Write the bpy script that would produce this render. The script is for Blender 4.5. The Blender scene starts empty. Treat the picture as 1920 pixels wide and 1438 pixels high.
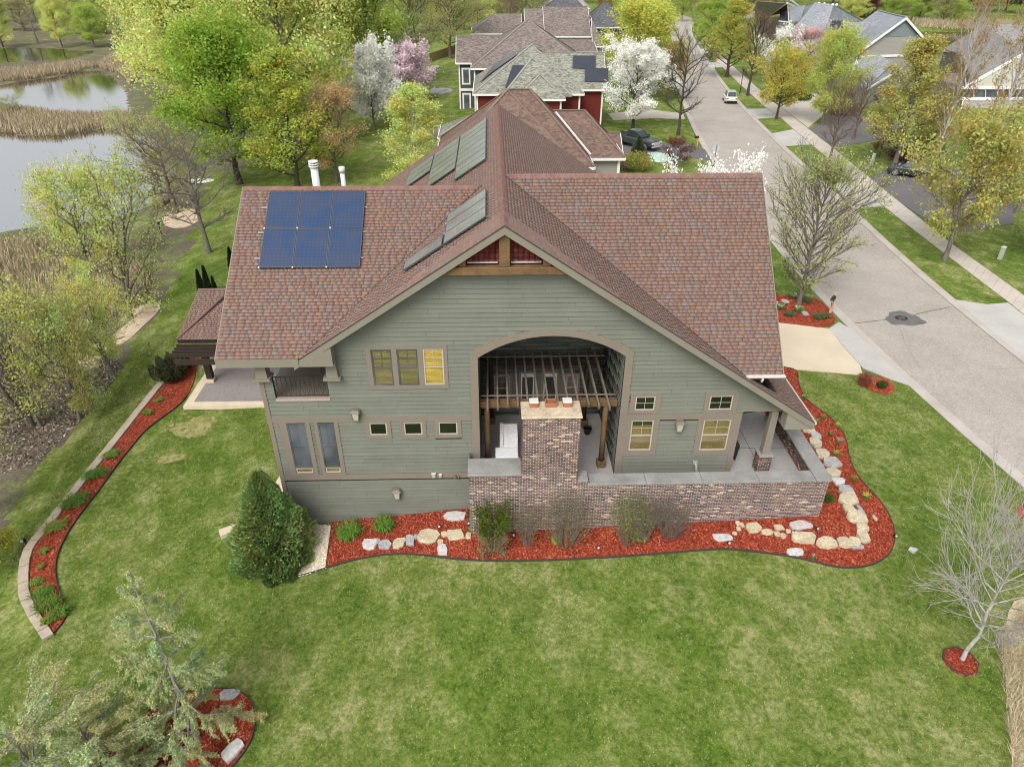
import bpy, bmesh, math, random
import numpy as np
from mathutils import Vector, Matrix
R = math.radians
scene = bpy.context.scene
COL = scene.collection
random.seed(7)
rng = np.random.default_rng(11)

# ------------------------------------------------------------------ camera
FPX = 1306.4272
PITCH, YAW, ROLL = 0.5591272, 0.0307827, 0.0041312
CAMP = np.array([-0.419964, -23.0, 18.991389])
_f = np.array([math.sin(YAW)*math.cos(PITCH), math.cos(YAW)*math.cos(PITCH), -math.sin(PITCH)])
_r = np.cross(_f, [0, 0, 1]); _r /= np.linalg.norm(_r); _u = np.cross(_r, _f)
CR = _r*math.cos(ROLL) + _u*math.sin(ROLL)
CU = -_r*math.sin(ROLL) + _u*math.cos(ROLL)
cd = bpy.data.cameras.new('camera'); cam = bpy.data.objects.new('camera', cd); COL.objects.link(cam)
cd.sensor_width = 36; cd.lens = FPX/1920*36; cd.clip_end = 3000; cd.clip_start = 0.1
m = Matrix(((CR[0], CU[0], -_f[0], CAMP[0]), (CR[1], CU[1], -_f[1], CAMP[1]), (CR[2], CU[2], -_f[2], CAMP[2]), (0, 0, 0, 1)))
cam.matrix_world = m
scene.camera = cam
# ------------------------------------------------------------------ sky, sun, exposure
SUN_EL, SUN_AZ = R(48), R(205)       # azimuth measured clockwise from +Y
world = bpy.data.worlds.new('World'); scene.world = world; world.use_nodes = True
wn = world.node_tree.nodes; wl = world.node_tree.links
bg = wn['Background']
sky = wn.new('ShaderNodeTexSky'); sky.sky_type = 'NISHITA'; sky.sun_disc = False
sky.sun_elevation = SUN_EL; sky.sun_rotation = SUN_AZ; sky.air_density = 1.0; sky.dust_density = 3.0; sky.ozone_density = 1.0
hs = wn.new('ShaderNodeHueSaturation'); hs.inputs['Saturation'].default_value = 0.22; hs.inputs['Value'].default_value = 1.0
wl.new(sky.outputs[0], hs.inputs['Color']); wl.new(hs.outputs[0], bg.inputs['Color'])
bg.inputs['Strength'].default_value = 0.15
sl = bpy.data.lights.new('sun', 'SUN'); sl.energy = 1.15; sl.angle = R(28); sl.color = (1.0, 0.965, 0.91)
sun = bpy.data.objects.new('sun', sl); COL.objects.link(sun)
sd = Vector((math.sin(SUN_AZ)*math.cos(SUN_EL), math.cos(SUN_AZ)*math.cos(SUN_EL), math.sin(SUN_EL)))
sun.rotation_euler = sd.to_track_quat('Z', 'Y').to_euler(); sun.location = (0, 0, 60)
scene.view_settings.view_transform = 'Standard'; scene.view_settings.look = 'None'
scene.view_settings.exposure = 0.75; scene.view_settings.gamma = 1.0
scene.view_settings.use_curve_mapping = False
scene.render.engine = 'CYCLES'
scene.cycles.filter_width = 1.05; scene.cycles.max_bounces = 6; scene.cycles.diffuse_bounces = 4; scene.cycles.glossy_bounces = 2
scene.cycles.transmission_bounces = 3; scene.cycles.transparent_max_bounces = 8

# ------------------------------------------------------------------ photo pixel -> place
def pray(px, py):
    return _f + CR*(px-960)/FPX - CU*(py-719)/FPX
def at(px, py, ax, v):
    d = pray(px, py); t = (v-CAMP[ax])/d[ax]; return CAMP + d*t
def proj(P):
    d = np.asarray(P, float)-CAMP; z = d@_f
    return 960+FPX*(d@CR)/z, 719-FPX*(d@CU)/z
def sstep(e0, e1, x):
    t = np.clip((x-e0)/(e1-e0), 0, 1); return t*t*(3-2*t)
WATER = -5.2
# inner edge of the retaining wall left of the lawn, X as a function of Y
def inpoly(poly, X, Y):
    X = np.asarray(X, float); Y = np.asarray(Y, float); c = np.zeros(X.shape, bool); n = len(poly)
    for i in range(n):
        x1, y1 = poly[i]; x2, y2 = poly[(i+1) % n]
        if y1 == y2: continue
        k = ((y1 > Y) != (y2 > Y)) & (X < (x2-x1)*(Y-y1)/(y2-y1)+x1)
        c ^= k
    return c
def segdist(poly, X, Y, closed=True):
    d = np.full(np.shape(X), 1e9); n = len(poly)
    for i in range(n if closed else n-1):
        x1, y1 = poly[i]; x2, y2 = poly[(i+1) % n]
        dx, dy = x2-x1, y2-y1; L = dx*dx+dy*dy+1e-12
        t = np.clip(((X-x1)*dx+(Y-y1)*dy)/L, 0, 1)
        d = np.minimum(d, np.hypot(X-x1-t*dx, Y-y1-t*dy))
    return d
PW = lambda pts, z=WATER: [tuple(at(x, y, 2, z)[:2]) for x, y in pts]
POND_MAIN = PW([(-260, 520), (-60, 450), (30, 432), (100, 425), (180, 418), (260, 398), (320, 372), (345, 348), (352, 318), (335, 285), (285, 263), (240, 247), (180, 243), (110, 256), (40, 254), (0, 248), (-120, 255), (-300, 300)])
POND_UP = PW([(-200, 190), (-60, 165), (0, 160), (60, 152), (120, 143), (165, 131), (185, 133), (215, 150), (236, 175), (244, 212), (205, 216), (150, 214), (100, 216), (45, 203), (0, 195), (-150, 215)])
POND_FAR = PW([(-100, 96), (60, 90), (110, 93), (170, 96), (160, 104), (100, 116), (40, 118), (-60, 122)])
POOLS = [PW([(128, 598), (165, 590), (190, 612), (180, 640), (145, 645)]), PW([(-40, 540), (10, 535), (30, 560), (22, 582), (-30, 590)]), PW([(140, 490), (200, 492), (205, 520), (160, 525), (130, 510)])]
POND_R = PW([(1722, 60), (1780, 61), (1840, 63), (1960, 70), (1960, 130), (1800, 120), (1720, 108)], -2.0)
# the bed beside the retaining wall (photo outlines, inner face of wall)
WALLIN = [(372, 655), (338, 688), (304, 720), (262, 772), (218, 828), (160, 900), (118, 952), (93, 985), (62, 1020), (55, 1045), (53, 1075), (54, 1110), (72, 1145), (100, 1187)]
WIN = [tuple(at(x, y, 2, -3.05)[:2]) for x, y in WALLIN]
_wy = np.array([p[1] for p in WIN])[::-1]; _wx = np.array([p[0] for p in WIN])[::-1]
def g(X, Y):
    X = np.asarray(X, float); Y = np.asarray(Y, float)
    K0 = np.interp(X, [-200, -60, -34, -28, -23, -20.3, -14, -9.2, -5, -1.5, 6, 13, 17, 21, 30, 60, 150], [-5.0, -4.9, -4.85, -4.6, -3.8, -3.2, -2.95, -2.66, -2.25, -1.85, -1.5, -1.2, -1.2, -1.1, -1.0, -1.0, -1.0])
    K1 = np.interp(X, [-200, -40, -33, -27, -20.3, -13, -9.5, -2, 8, 12, 21, 30, 60, 150], [-5.0, -4.95, -4.8, -4.3, -3.2, -2.9, -2.2, -1.2, -0.9, -0.6, -1.1, -1.0, -1.0, -1.0])
    K2 = np.interp(X, [-200, -50, -40, -25, -12, 0, 10, 24, 60, 150], [-5.0, -4.9, -4.7, -3.2, -2.0, -1.0, -0.9, -1.1, -1.0, -1.0])
    a = sstep(1, 12, Y); b = sstep(16, 60, Y)
    z = K0*(1-a)+K1*a; z = z*(1-b)+K2*b
    z = z - 0.03*np.clip(-2-Y, 0, 30)
    # drop outside the retaining wall
    wx = np.interp(Y, _wy, _wx); w = sstep(0, 1, (wx-0.25-X)/0.35)*sstep(-7, -5.2, Y)*(1-sstep(16, 20, Y))
    z = z - 0.42*w*(1-sstep(4, 14, Y)*0.5)*(1-sstep(2, 9, wx-X)*0.6)
    # ponds
    for P, dep, lv in ((POND_MAIN, 1.3, WATER), (POND_UP, 1.3, WATER), (POND_FAR, 1.0, WATER), (POOLS[0], .6, WATER), (POOLS[1], .6, WATER), (POOLS[2], .6, WATER), (POND_R, 1.6, -2.0)):
        xs = [p[0] for p in P]; ys = [p[1] for p in P]
        k = (X > min(xs)-4) & (X < max(xs)+4) & (Y > min(ys)-4) & (Y < max(ys)+4)
        if not np.any(k): continue
        d = segdist(P, X, Y); s = np.where(inpoly(P, X, Y), d, -d)
        tgt = lv+0.16 - dep*sstep(-0.2, 2.5, s)
        wgt = sstep(-3.5, 0.0, s)
        z = np.where(k, z*(1-wgt)+tgt*wgt, z)
    return z
def gz(x, y): return float(g(np.array([x]), np.array([y]))[0])
def gp(px, py, off=0.0):
    d = pray(px, py); t = (-2-CAMP[2])/d[2]
    for _ in range(14):
        P = CAMP+d*t; z = gz(P[0], P[1])+off
        t = t*0.3+0.7*(z-CAMP[2])/d[2]
    P = CAMP+d*t; return np.array([P[0], P[1], gz(P[0], P[1])+off])

# ------------------------------------------------------------------ object helpers
def tag(o, label=None, cat=None, group=None, kind=None):
    if label: o['label'] = label
    if cat: o['category'] = cat
    if group: o['group'] = group
    if kind: o['kind'] = kind
    return o
def empty(name, loc, rz=0, **k):
    o = bpy.data.objects.new(name, None); COL.objects.link(o); o.location = loc; o.rotation_euler = (0, 0, rz); o.empty_display_size = .2
    return tag(o, **k)
def link(name, me, parent=None, color=None, **k):
    o = bpy.data.objects.new(name, me); COL.objects.link(o)
    if parent is not None: o.parent = parent
    if color: o.color = tuple(color)+(1.0,) if len(color) == 3 else color
    return tag(o, **k)
def copy_tree(o, parent=None):
    c = o.copy(); COL.objects.link(c)
    if parent is not None: c.parent = parent; c.matrix_parent_inverse = o.matrix_parent_inverse.copy()
    for ch in list(o.children): copy_tree(ch, c)
    return c
def npmesh(name, V, F, mats, smooth=False, mi=None):
    """V (n,3), F (m,k) arrays"""
    me = bpy.data.meshes.new(name); V = np.asarray(V, np.float32); F = np.asarray(F, np.int32)
    k = F.shape[1]; me.vertices.add(len(V)); me.vertices.foreach_set('co', V.ravel())
    me.loops.add(F.size); me.loops.foreach_set('vertex_index', F.ravel())
    me.polygons.add(len(F)); me.polygons.foreach_set('loop_start', np.arange(0, F.size, k, dtype=np.int32))
    me.polygons.foreach_set('loop_total', np.full(len(F), k, np.int32))
    if mi is not None: me.polygons.foreach_set('material_index', np.asarray(mi, np.int32))
    if smooth: me.polygons.foreach_set('use_smooth', np.ones(len(F), bool))
    for mm in (mats if isinstance(mats, (list, tuple)) else [mats]): me.materials.append(mm)
    me.update(calc_edges=True); me.validate()
    return me
class MB:
    def __init__(s, off=(0, 0, 0)): s.v = []; s.f = []; s.m = []; s.cur = 0; s.off = np.array(off, float); s.sm = []
        
    def add(s, vs, fs, sm=False):
        n = len(s.v); s.v += [tuple(np.asarray(p, float)-s.off) for p in vs]
        for f in fs: s.f.append(tuple(n+i for i in f)); s.m.append(s.cur); s.sm.append(sm)
        return s
    def box(s, x0, x1, y0, y1, z0, z1):
        return s.add([(x0, y0, z0), (x1, y0, z0), (x1, y1, z0), (x0, y1, z0), (x0, y0, z1), (x1, y0, z1), (x1, y1, z1), (x0, y1, z1)],
                     [(0, 3, 2, 1), (4, 5, 6, 7), (0, 1, 5, 4), (1, 2, 6, 5), (2, 3, 7, 6), (3, 0, 4, 7)])
    def hexa(s, p):  # 8 points bottom 4, top 4
        return s.add(p, [(0, 3, 2, 1), (4, 5, 6, 7), (0, 1, 5, 4), (1, 2, 6, 5), (2, 3, 7, 6), (3, 0, 4, 7)])
    def bar(s, a, b, w, h, up=(0, 0, 1)):
        a = np.array(a, float); b = np.array(b, float); d = b-a; d /= np.linalg.norm(d); u = np.array(up, float)
        r = np.cross(d, u)
        if np.linalg.norm(r) < 1e-6: r = np.cross(d, [1, 0, 0])
        r /= np.linalg.norm(r); u = np.cross(r, d)
        p = []
        for q in (a, b):
            p += [q-r*w/2-u*h/2, q+r*w/2-u*h/2, q+r*w/2+u*h/2, q-r*w/2+u*h/2]
        return s.add(p, [(0, 1, 2, 3), (7, 6, 5, 4), (0, 4, 5, 1), (1, 5, 6, 2), (2, 6, 7, 3), (3, 7, 4, 0)])
    def prism(s, poly, vec):   # poly: list of 3d points, extruded along vec
        n = len(poly); v = np.array(vec, float); P = [np.array(p, float) for p in poly]
        return s.add(P+[p+v for p in P], [tuple(range(n))[::-1], tuple(range(n, 2*n))]+[(i, (i+1) % n, n+(i+1) % n, n+i) for i in range(n)])
    def tube(s, path, rad, n=8, cap=True, sm=True):
        P = [np.array(p, float) for p in path]; rad = rad if isinstance(rad, (list, tuple)) else [rad]*len(P)
        vs = []; ref = None
        for i, p in enumerate(P):
            d = P[min(i+1, len(P)-1)]-P[max(i-1, 0)]; d /= np.linalg.norm(d)+1e-12
            if ref is None: ref = np.array([1, 0, 0]) if abs(d[0]) < .8 else np.array([0, 1, 0])
            a = ref-d*(ref@d); a /= np.linalg.norm(a); ref = a; b = np.cross(d, a)
            for k in range(n):
                t = 2*math.pi*k/n; vs.append(p+(a*math.cos(t)+b*math.sin(t))*rad[i])
        fs = [(i*n+k, i*n+(k+1) % n, (i+1)*n+(k+1) % n, (i+1)*n+k) for i in range(len(P)-1) for k in range(n)]
        base = len(s.v); s.add(vs, fs, sm)
        if cap: s.f.append(tuple(base+k for k in range(n))[::-1]); s.f.append(tuple(base+(len(P)-1)*n+k for k in range(n))); s.m += [s.cur]*2; s.sm += [False]*2
        return s
    def lathe(s, c, prof, n=16, sm=True):
        return s.tube([(c[0], c[1], c[2]+z) for r, z in prof], [r for r, z in prof], n, True, sm)
    def mesh(s, name, mats):
        me = bpy.data.meshes.new(name); me.from_pydata(s.v, [], s.f)
        for mm in (mats if isinstance(mats, (list, tuple)) else [mats]): me.materials.append(mm)
        me.polygons.foreach_set('material_index', s.m); me.polygons.foreach_set('use_smooth', s.sm); me.update()
        return me
    def build(s, name, mats, parent=None, bevel=0, **k):
        o = link(name, s.mesh(name, mats), parent, **k)
        if bevel:
            b = o.modifiers.new('bevel', 'BEVEL'); b.width = bevel; b.segments = 1; b.limit_method = 'ANGLE'
        return o
def sheet(name, poly, off, mat, cell=0.6, skirt=0.0, parent=None, zf=None, rough=0.0, **k):
    """ground-following sheet from a world XY polygon"""
    bm = bmesh.new(); vs = [bm.verts.new((x, y, 0)) for x, y in poly]; f = bm.faces.new(vs); bm.normal_update()
    if f.normal.z < 0: f.normal_flip()
    bmesh.ops.triangulate(bm, faces=bm.faces[:])
    xs = [p[0] for p in poly]; ys = [p[1] for p in poly]
    for ax, lo, hi in ((0, min(xs), max(xs)), (1, min(ys), max(ys))):
        c = math.floor(lo/cell)*cell+cell+1e-4
        while c < hi:
            no = (1, 0, 0) if ax == 0 else (0, 1, 0); co = (c, 0, 0) if ax == 0 else (0, c, 0)
            bmesh.ops.bisect_plane(bm, geom=bm.verts[:]+bm.edges[:]+bm.faces[:], plane_co=co, plane_no=no); c += cell
    bmesh.ops.remove_doubles(bm, verts=bm.verts[:], dist=1e-4)
    X = np.array([v.co.x for v in bm.verts]); Y = np.array([v.co.y for v in bm.verts])
    Z = (g(X, Y) if zf is None else zf(X, Y))+off
    bd = np.array([v.is_boundary for v in bm.verts])
    if rough: Z = Z+np.where(bd, 0, rng.normal(0, rough, len(X)))
    for v, z in zip(bm.verts, Z): v.co.z = z
    if skirt:
        ed = [e for e in bm.edges if e.is_boundary]
        r = bmesh.ops.extrude_edge_only(bm, edges=ed)
        for v in r['geom']:
            if isinstance(v, bmesh.types.BMVert): v.co.z -= skirt
    me = bpy.data.meshes.new(name); bm.to_mesh(me); bm.free(); me.materials.append(mat)
    return link(name, me, parent, **k)
def ribbon(name, L, Rr, off, mat, thick=0.0, seg=1.5, zf=None, parent=None, **k):
    """strip between two polylines with the same number of points (world XY)"""
    V = []; n = 0
    for i in range(len(L)-1):
        d = max(1, int(np.hypot(L[i+1][0]-L[i][0], L[i+1][1]-L[i][1])/seg))
        for j in range(d+(1 if i == len(L)-2 else 0)):
            t = j/d
            a = np.array(L[i])*(1-t)+np.array(L[i+1])*t; b = np.array(Rr[i])*(1-t)+np.array(Rr[i+1])*t; V.append((a, b))
    W = []; cols = 5
    for a, b in V:
        for c in range(cols):
            p = a+(b-a)*c/(cols-1); W.append(p)
    W = np.array(W); Z = (g(W[:, 0], W[:, 1]) if zf is None else zf(W[:, 0], W[:, 1]))+off
    P = np.column_stack([W, Z]); F = []
    for i in range(len(V)-1):
        for c in range(cols-1): F.append((i*cols+c, (i+1)*cols+c, (i+1)*cols+c+1, i*cols+c+1))
    mb = MB(); mb.add(P, F)
    if thick:
        lo = P.copy(); lo[:, 2] -= thick; N = len(P)
        for c in (0, cols-1):
            idx = [i*cols+c for i in range(len(V))]
            mb.add([P[i] for i in idx]+[lo[i] for i in idx], [(i, i+1, len(idx)+i+1, len(idx)+i) for i in range(len(idx)-1)])
    return mb.build(name, mat, parent, **k)
def smooth_poly(pts, it=2, closed=True):
    P = [tuple(p) for p in pts]
    for _ in range(it):
        Q = []; n = len(P)
        for i in range(n if closed else n-1):
            a = P[i]; b = P[(i+1) % n]
            Q += [(a[0]*.75+b[0]*.25, a[1]*.75+b[1]*.25), (a[0]*.25+b[0]*.75, a[1]*.25+b[1]*.75)]
        if not closed: Q = [P[0]]+Q+[P[-1]]
        P = Q
    return P

# ------------------------------------------------------------------ materials
def srgb(r, g_, b): return tuple(((c/255/12.92) if c/255 <= .04045 else ((c/255+.055)/1.055)**2.4) for c in (r, g_, b))
def nodes(name):
    mt = bpy.data.materials.new(name); mt.use_nodes = True; nt = mt.node_tree; b = nt.nodes['Principled BSDF']
    return mt, nt, b
def setc(sock, c): sock.default_value = (c[0], c[1], c[2], 1)
def noise(nt, scale, detail=4, rough=.6, vec=None, dim=None):
    n = nt.nodes.new('ShaderNodeTexNoise'); n.inputs['Scale'].default_value = scale; n.inputs['Detail'].default_value = detail; n.inputs['Roughness'].default_value = rough
    if vec is not None: nt.links.new(vec, n.inputs['Vector'])
    return n
def ramp(nt, fac, stops, interp='LINEAR'):
    r = nt.nodes.new('ShaderNodeValToRGB'); r.color_ramp.interpolation = interp
    e = r.color_ramp.elements
    while len(e) < len(stops): e.new(0.5)
    for i, (p, c) in enumerate(stops): e[i].position = p; e[i].color = (c[0], c[1], c[2], 1)
    nt.links.new(fac, r.inputs['Fac']); return r
def mix(nt, fac, a, b, mode='MIX'):
    n = nt.nodes.new('ShaderNodeMix'); n.data_type = 'RGBA'; n.blend_type = mode
    for s, v in ((n.inputs['Factor'], fac), (n.inputs['A'], a), (n.inputs['B'], b)):
        if isinstance(v, (int, float)): s.default_value = v
        elif isinstance(v, tuple): setc(s, v)
        else: nt.links.new(v, s)
    return n.outputs['Result']
def math_(nt, op, a, b=0.0, clamp=False):
    n = nt.nodes.new('ShaderNodeMath'); n.operation = op; n.use_clamp = clamp
    for s, v in ((n.inputs[0], a), (n.inputs[1], b)):
        if isinstance(v, (int, float)): s.default_value = v
        else: nt.links.new(v, s)
    return n.outputs[0]
def objvec(nt, scale=None, rot=None, kind='Object'):
    t = nt.nodes.new('ShaderNodeTexCoord'); o = t.outputs[kind]
    if scale or rot:
        mp = nt.nodes.new('ShaderNodeMapping'); nt.links.new(o, mp.inputs['Vector'])
        if scale: mp.inputs['Scale'].default_value = scale
        if rot: mp.inputs['Rotation'].default_value = rot
        o = mp.outputs[0]
    return o
def wpos(nt, scale=None, rot=None):
    t = nt.nodes.new('ShaderNodeNewGeometry'); o = t.outputs['Position']
    if scale or rot:
        mp = nt.nodes.new('ShaderNodeMapping'); nt.links.new(o, mp.inputs['Vector'])
        if scale: mp.inputs['Scale'].default_value = scale
        if rot: mp.inputs['Rotation'].default_value = rot
        o = mp.outputs[0]
    return o
def bump(nt, b, h, strength=.4, dist=.02):
    n = nt.nodes.new('ShaderNodeBump'); n.inputs['Strength'].default_value = strength; n.inputs['Distance'].default_value = dist
    nt.links.new(h, n.inputs['Height']); nt.links.new(n.outputs[0], b.inputs['Normal'])
def simple(name, c, rough=.7, var=.15, scale=3, metal=0, spec=.3, bscale=40, bs=.15, fine=.12):
    mt, nt, b = nodes(name); v = wpos(nt)
    n = noise(nt, scale, 5, .6, v); n2 = noise(nt, bscale, 3, .6, v)
    lo = tuple(x*(1-var) for x in c); hi = tuple(min(1, x*(1+var)) for x in c)
    r = ramp(nt, n.outputs['Fac'], [(.3, lo), (.7, hi)])
    r2 = ramp(nt, n2.outputs['Fac'], [(.3, (1-fine,)*3), (.7, (1+fine,)*3)])
    nt.links.new(mix(nt, 1.0, r.outputs[0], r2.outputs[0], 'MULTIPLY'), b.inputs['Base Color'])
    b.inputs['Roughness'].default_value = rough; b.inputs['Metallic'].default_value = metal; b.inputs['Specular IOR Level'].default_value = spec
    if bs: bump(nt, b, n2.outputs['Fac'], bs, .01)
    return mt
def pieces(name, stops, src='island', rough=.85, spec=.2, clump=None, fine=.18, fscale=60, interp='CONSTANT', dirt=.0, bs=.3, pv=.12):
    """colour picked per piece: src island (joined mesh) or object (single pieces)"""
    mt, nt, b = nodes(name); v = wpos(nt)
    if src == 'island': rnd = nt.nodes.new('ShaderNodeNewGeometry').outputs['Random Per Island']
    else: rnd = nt.nodes.new('ShaderNodeObjectInfo').outputs['Random']
    fac = rnd
    if clump:
        n = noise(nt, clump[0], 3, .5, v)
        q = math_(nt, 'MULTIPLY', math_(nt, 'SUBTRACT', n.outputs['Fac'], .5), clump[1])
        fac = math_(nt, 'ADD', rnd, q); fac = math_(nt, 'PINGPONG', fac, 1.0)
    r = ramp(nt, fac, stops, interp)
    f = noise(nt, fscale, 3, .7, v); r2 = ramp(nt, f.outputs['Fac'], [(.3, (1-fine,)*3), (.7, (1+fine,)*3)])
    c = mix(nt, 1.0, r.outputs[0], r2.outputs[0], 'MULTIPLY')
    wn_ = nt.nodes.new('ShaderNodeTexWhiteNoise'); wn_.noise_dimensions = '1D'; nt.links.new(rnd, wn_.inputs['W'])
    r3 = ramp(nt, wn_.outputs['Value'], [(0, (1-pv,)*3), (1, (1+pv,)*3)])
    c = mix(nt, 1.0, c, r3.outputs[0], 'MULTIPLY')
    if dirt:
        dn = noise(nt, .9, 5, .6, v); rd = ramp(nt, dn.outputs['Fac'], [(.35, (1-dirt,)*3), (.65, (1,)*3)])
        c = mix(nt, 1.0, c, rd.outputs[0], 'MULTIPLY')
    nt.links.new(c, b.inputs['Base Color']); b.inputs['Roughness'].default_value = rough; b.inputs['Specular IOR Level'].default_value = spec
    if bs: bump(nt, b, f.outputs['Fac'], bs, .006)
    return mt
def leafmat(name, transl=.56, hue=.0, spread=.35, tint=True):
    mt, nt, b = nodes(name); oi = nt.nodes.new('ShaderNodeObjectInfo'); ge = nt.nodes.new('ShaderNodeNewGeometry')
    r = ramp(nt, ge.outputs['Random Per Island'], [(0, (1-spread,)*3), (.5, (1, 1, 1)), (1, (1+spread, 1+spread, 1+spread*.6))])
    n = noise(nt, .55, 3, .6, wpos(nt)); r2 = ramp(nt, n.outputs['Fac'], [(.35, (1.12, .92, .8)), (.65, (.88, 1.05, 1.0))] if tint else [(.35, (.93, .93, .93)), (.65, (1.04, 1.04, 1.04))])
    c = mix(nt, 1.0, oi.outputs['Color'], r.outputs[0], 'MULTIPLY'); c = mix(nt, 1.0, c, r2.outputs[0], 'MULTIPLY')
    nt.links.new(c, b.inputs['Base Color']); b.inputs['Roughness'].default_value = .6; b.inputs['Specular IOR Level'].default_value = .25
    tr = nt.nodes.new('ShaderNodeBsdfTranslucent'); nt.links.new(c, tr.inputs['Color'])
    ms = nt.nodes.new('ShaderNodeMixShader'); ms.inputs[0].default_value = transl; tr.inputs['Color'].default_value = (1, 1, 1, 1)
    nt.links.new(b.outputs[0], ms.inputs[1]); nt.links.new(tr.outputs[0], ms.inputs[2]); nt.links.new(ms.outputs[0], nt.nodes['Material Output'].inputs['Surface'])
    return mt
def barkmat(name):
    mt, nt, b = nodes(name); oi = nt.nodes.new('ShaderNodeObjectInfo')
    n = noise(nt, 9, 4, .7, wpos(nt, (1, 1, .3))); r = ramp(nt, n.outputs['Fac'], [(.3, (.6,)*3), (.7, (1.35,)*3)])
    nt.links.new(mix(nt, 1.0, oi.outputs['Color'], r.outputs[0], 'MULTIPLY'), b.inputs['Base Color']); b.inputs['Roughness'].default_value = .9
    b.inputs['Specular IOR Level'].default_value = .15; bump(nt, b, n.outputs['Fac'], .5, .03); return mt
# ------------------------------------------------------------------ ground materials
def lawnmat():
    mt, nt, b = nodes('lawn'); v = wpos(nt)
    a = noise(nt, .13, 4, .55, v); c = noise(nt, .9, 6, .7, wpos(nt, (1, .75, 1), (0, 0, .6))); d = noise(nt, 5.5, 5, .75, v); e = noise(nt, 34, 3, .8, v)
    base = ramp(nt, c.outputs['Fac'], [(.30, (.076, .128, .018)), (.49, (.136, .190, .034)), (.66, (.255, .280, .098))])
    big = ramp(nt, a.outputs['Fac'], [(.38, (.76, .88, .66)), (.6, (1.14, 1.06, 1.3))])
    col = mix(nt, 1.0, base.outputs[0], big.outputs[0], 'MULTIPLY')
    fine = ramp(nt, d.outputs['Fac'], [(.36, (.50, .60, .42)), (.5, (1, 1, 1)), (.64, (1.65, 1.42, 1.8))])
    col = mix(nt, .85, col, fine.outputs[0], 'MULTIPLY')
    fi2 = ramp(nt, e.outputs['Fac'], [(.34, (.5, .57, .4)), (.66, (1.55, 1.42, 1.6))]); col = mix(nt, .9, col, fi2.outputs[0], 'MULTIPLY')
    # straw patches of last year's grass
    spots = [gp(1610, 1120), gp(1500, 1150), gp(1400, 1200), gp(230, 1190), gp(1640, 860), gp(1700, 1380), gp(1260, 1130)]
    rad = [2.0, 1.8, 1.1, 1.3, 2.2, 1.2, 1.2]
    acc = None
    for p, r_ in zip(spots, rad):
        vd = nt.nodes.new('ShaderNodeVectorMath'); vd.operation = 'DISTANCE'; nt.links.new(v, vd.inputs[0]); vd.inputs[1].default_value = tuple(p)
        mr = nt.nodes.new('ShaderNodeMapRange'); nt.links.new(vd.outputs['Value'], mr.inputs[0]); mr.inputs[1].default_value = 0; mr.inputs[2].default_value = r_*1.8; mr.inputs[3].default_value = .15; mr.inputs[4].default_value = 0
        acc = mr.outputs[0] if acc is None else math_(nt, 'MAXIMUM', acc, mr.outputs[0])
    n3 = noise(nt, 2.4, 7, .78, v)
    k = math_(nt, 'ADD', n3.outputs['Fac'], acc); rk = ramp(nt, k, [(.58, (0, 0, 0)), (.80, (.62, .62, .62))])
    col = mix(nt, rk.outputs[0], col, (.43, .39, .20))
    nt.links.new(col, b.inputs['Base Color']); b.inputs['Roughness'].default_value = .9; b.inputs['Specular IOR Level'].default_value = .1
    h = math_(nt, 'ADD', d.outputs['Fac'], e.outputs['Fac']); bump(nt, b, h, .7, .05)
    return mt
M = {}
M['lawn'] = lawnmat()
def roughground():
    mt, nt, b = nodes('rough_ground'); v = wpos(nt); a = noise(nt, .35, 6, .7, v); d = noise(nt, 9, 4, .8, v)
    r = ramp(nt, a.outputs['Fac'], [(.3, (.20, .165, .13)), (.48, (.13, .11, .08)), (.6, (.16, .19, .07)), (.75, (.34, .29, .21))])
    r2 = ramp(nt, d.outputs['Fac'], [(.3, (.5,)*3), (.7, (1.5,)*3)]); nt.links.new(mix(nt, 1, r.outputs[0], r2.outputs[0], 'MULTIPLY'), b.inputs['Base Color'])
    b.inputs['Roughness'].default_value = 1; b.inputs['Specular IOR Level'].default_value = .05; bump(nt, b, d.outputs['Fac'], .8, .08); return mt
M['rough'] = roughground()
def mulchmat():
    mt, nt, b = nodes('mulch'); v = wpos(nt)
    vo = nt.nodes.new('ShaderNodeTexVoronoi'); vo.inputs['Scale'].default_value = 27; nt.links.new(wpos(nt, (1, .55, 1), (0, 0, .5)), vo.inputs['Vector'])
    sp = nt.nodes.new('ShaderNodeSeparateColor'); nt.links.new(vo.outputs['Color'], sp.inputs[0])
    r = ramp(nt, sp.outputs[0], [(0, (.10, .016, .009)), (.3, (.235, .036, .017)), (.65, (.36, .060, .028)), (.93, (.46, .12, .06)), (1, (.52, .27, .17))])
    n = noise(nt, 1.2, 4, .6, v); r2 = ramp(nt, n.outputs['Fac'], [(.3, (.82,)*3), (.7, (1.12,)*3)])
    nt.links.new(mix(nt, 1, r.outputs[0], r2.outputs[0], 'MULTIPLY'), b.inputs['Base Color']); b.inputs['Roughness'].default_value = .85; b.inputs['Specular IOR Level'].default_value = .15
    bump(nt, b, sp.outputs[1], .8, .03); return mt
M['mulch'] = mulchmat()
M['chip'] = pieces('mulch_chip', [(0, (.12, .019, .011)), (.3, (.25, .04, .02)), (.7, (.38, .066, .033)), (.94, (.50, .25, .16))], fine=.1, bs=0)
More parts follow.
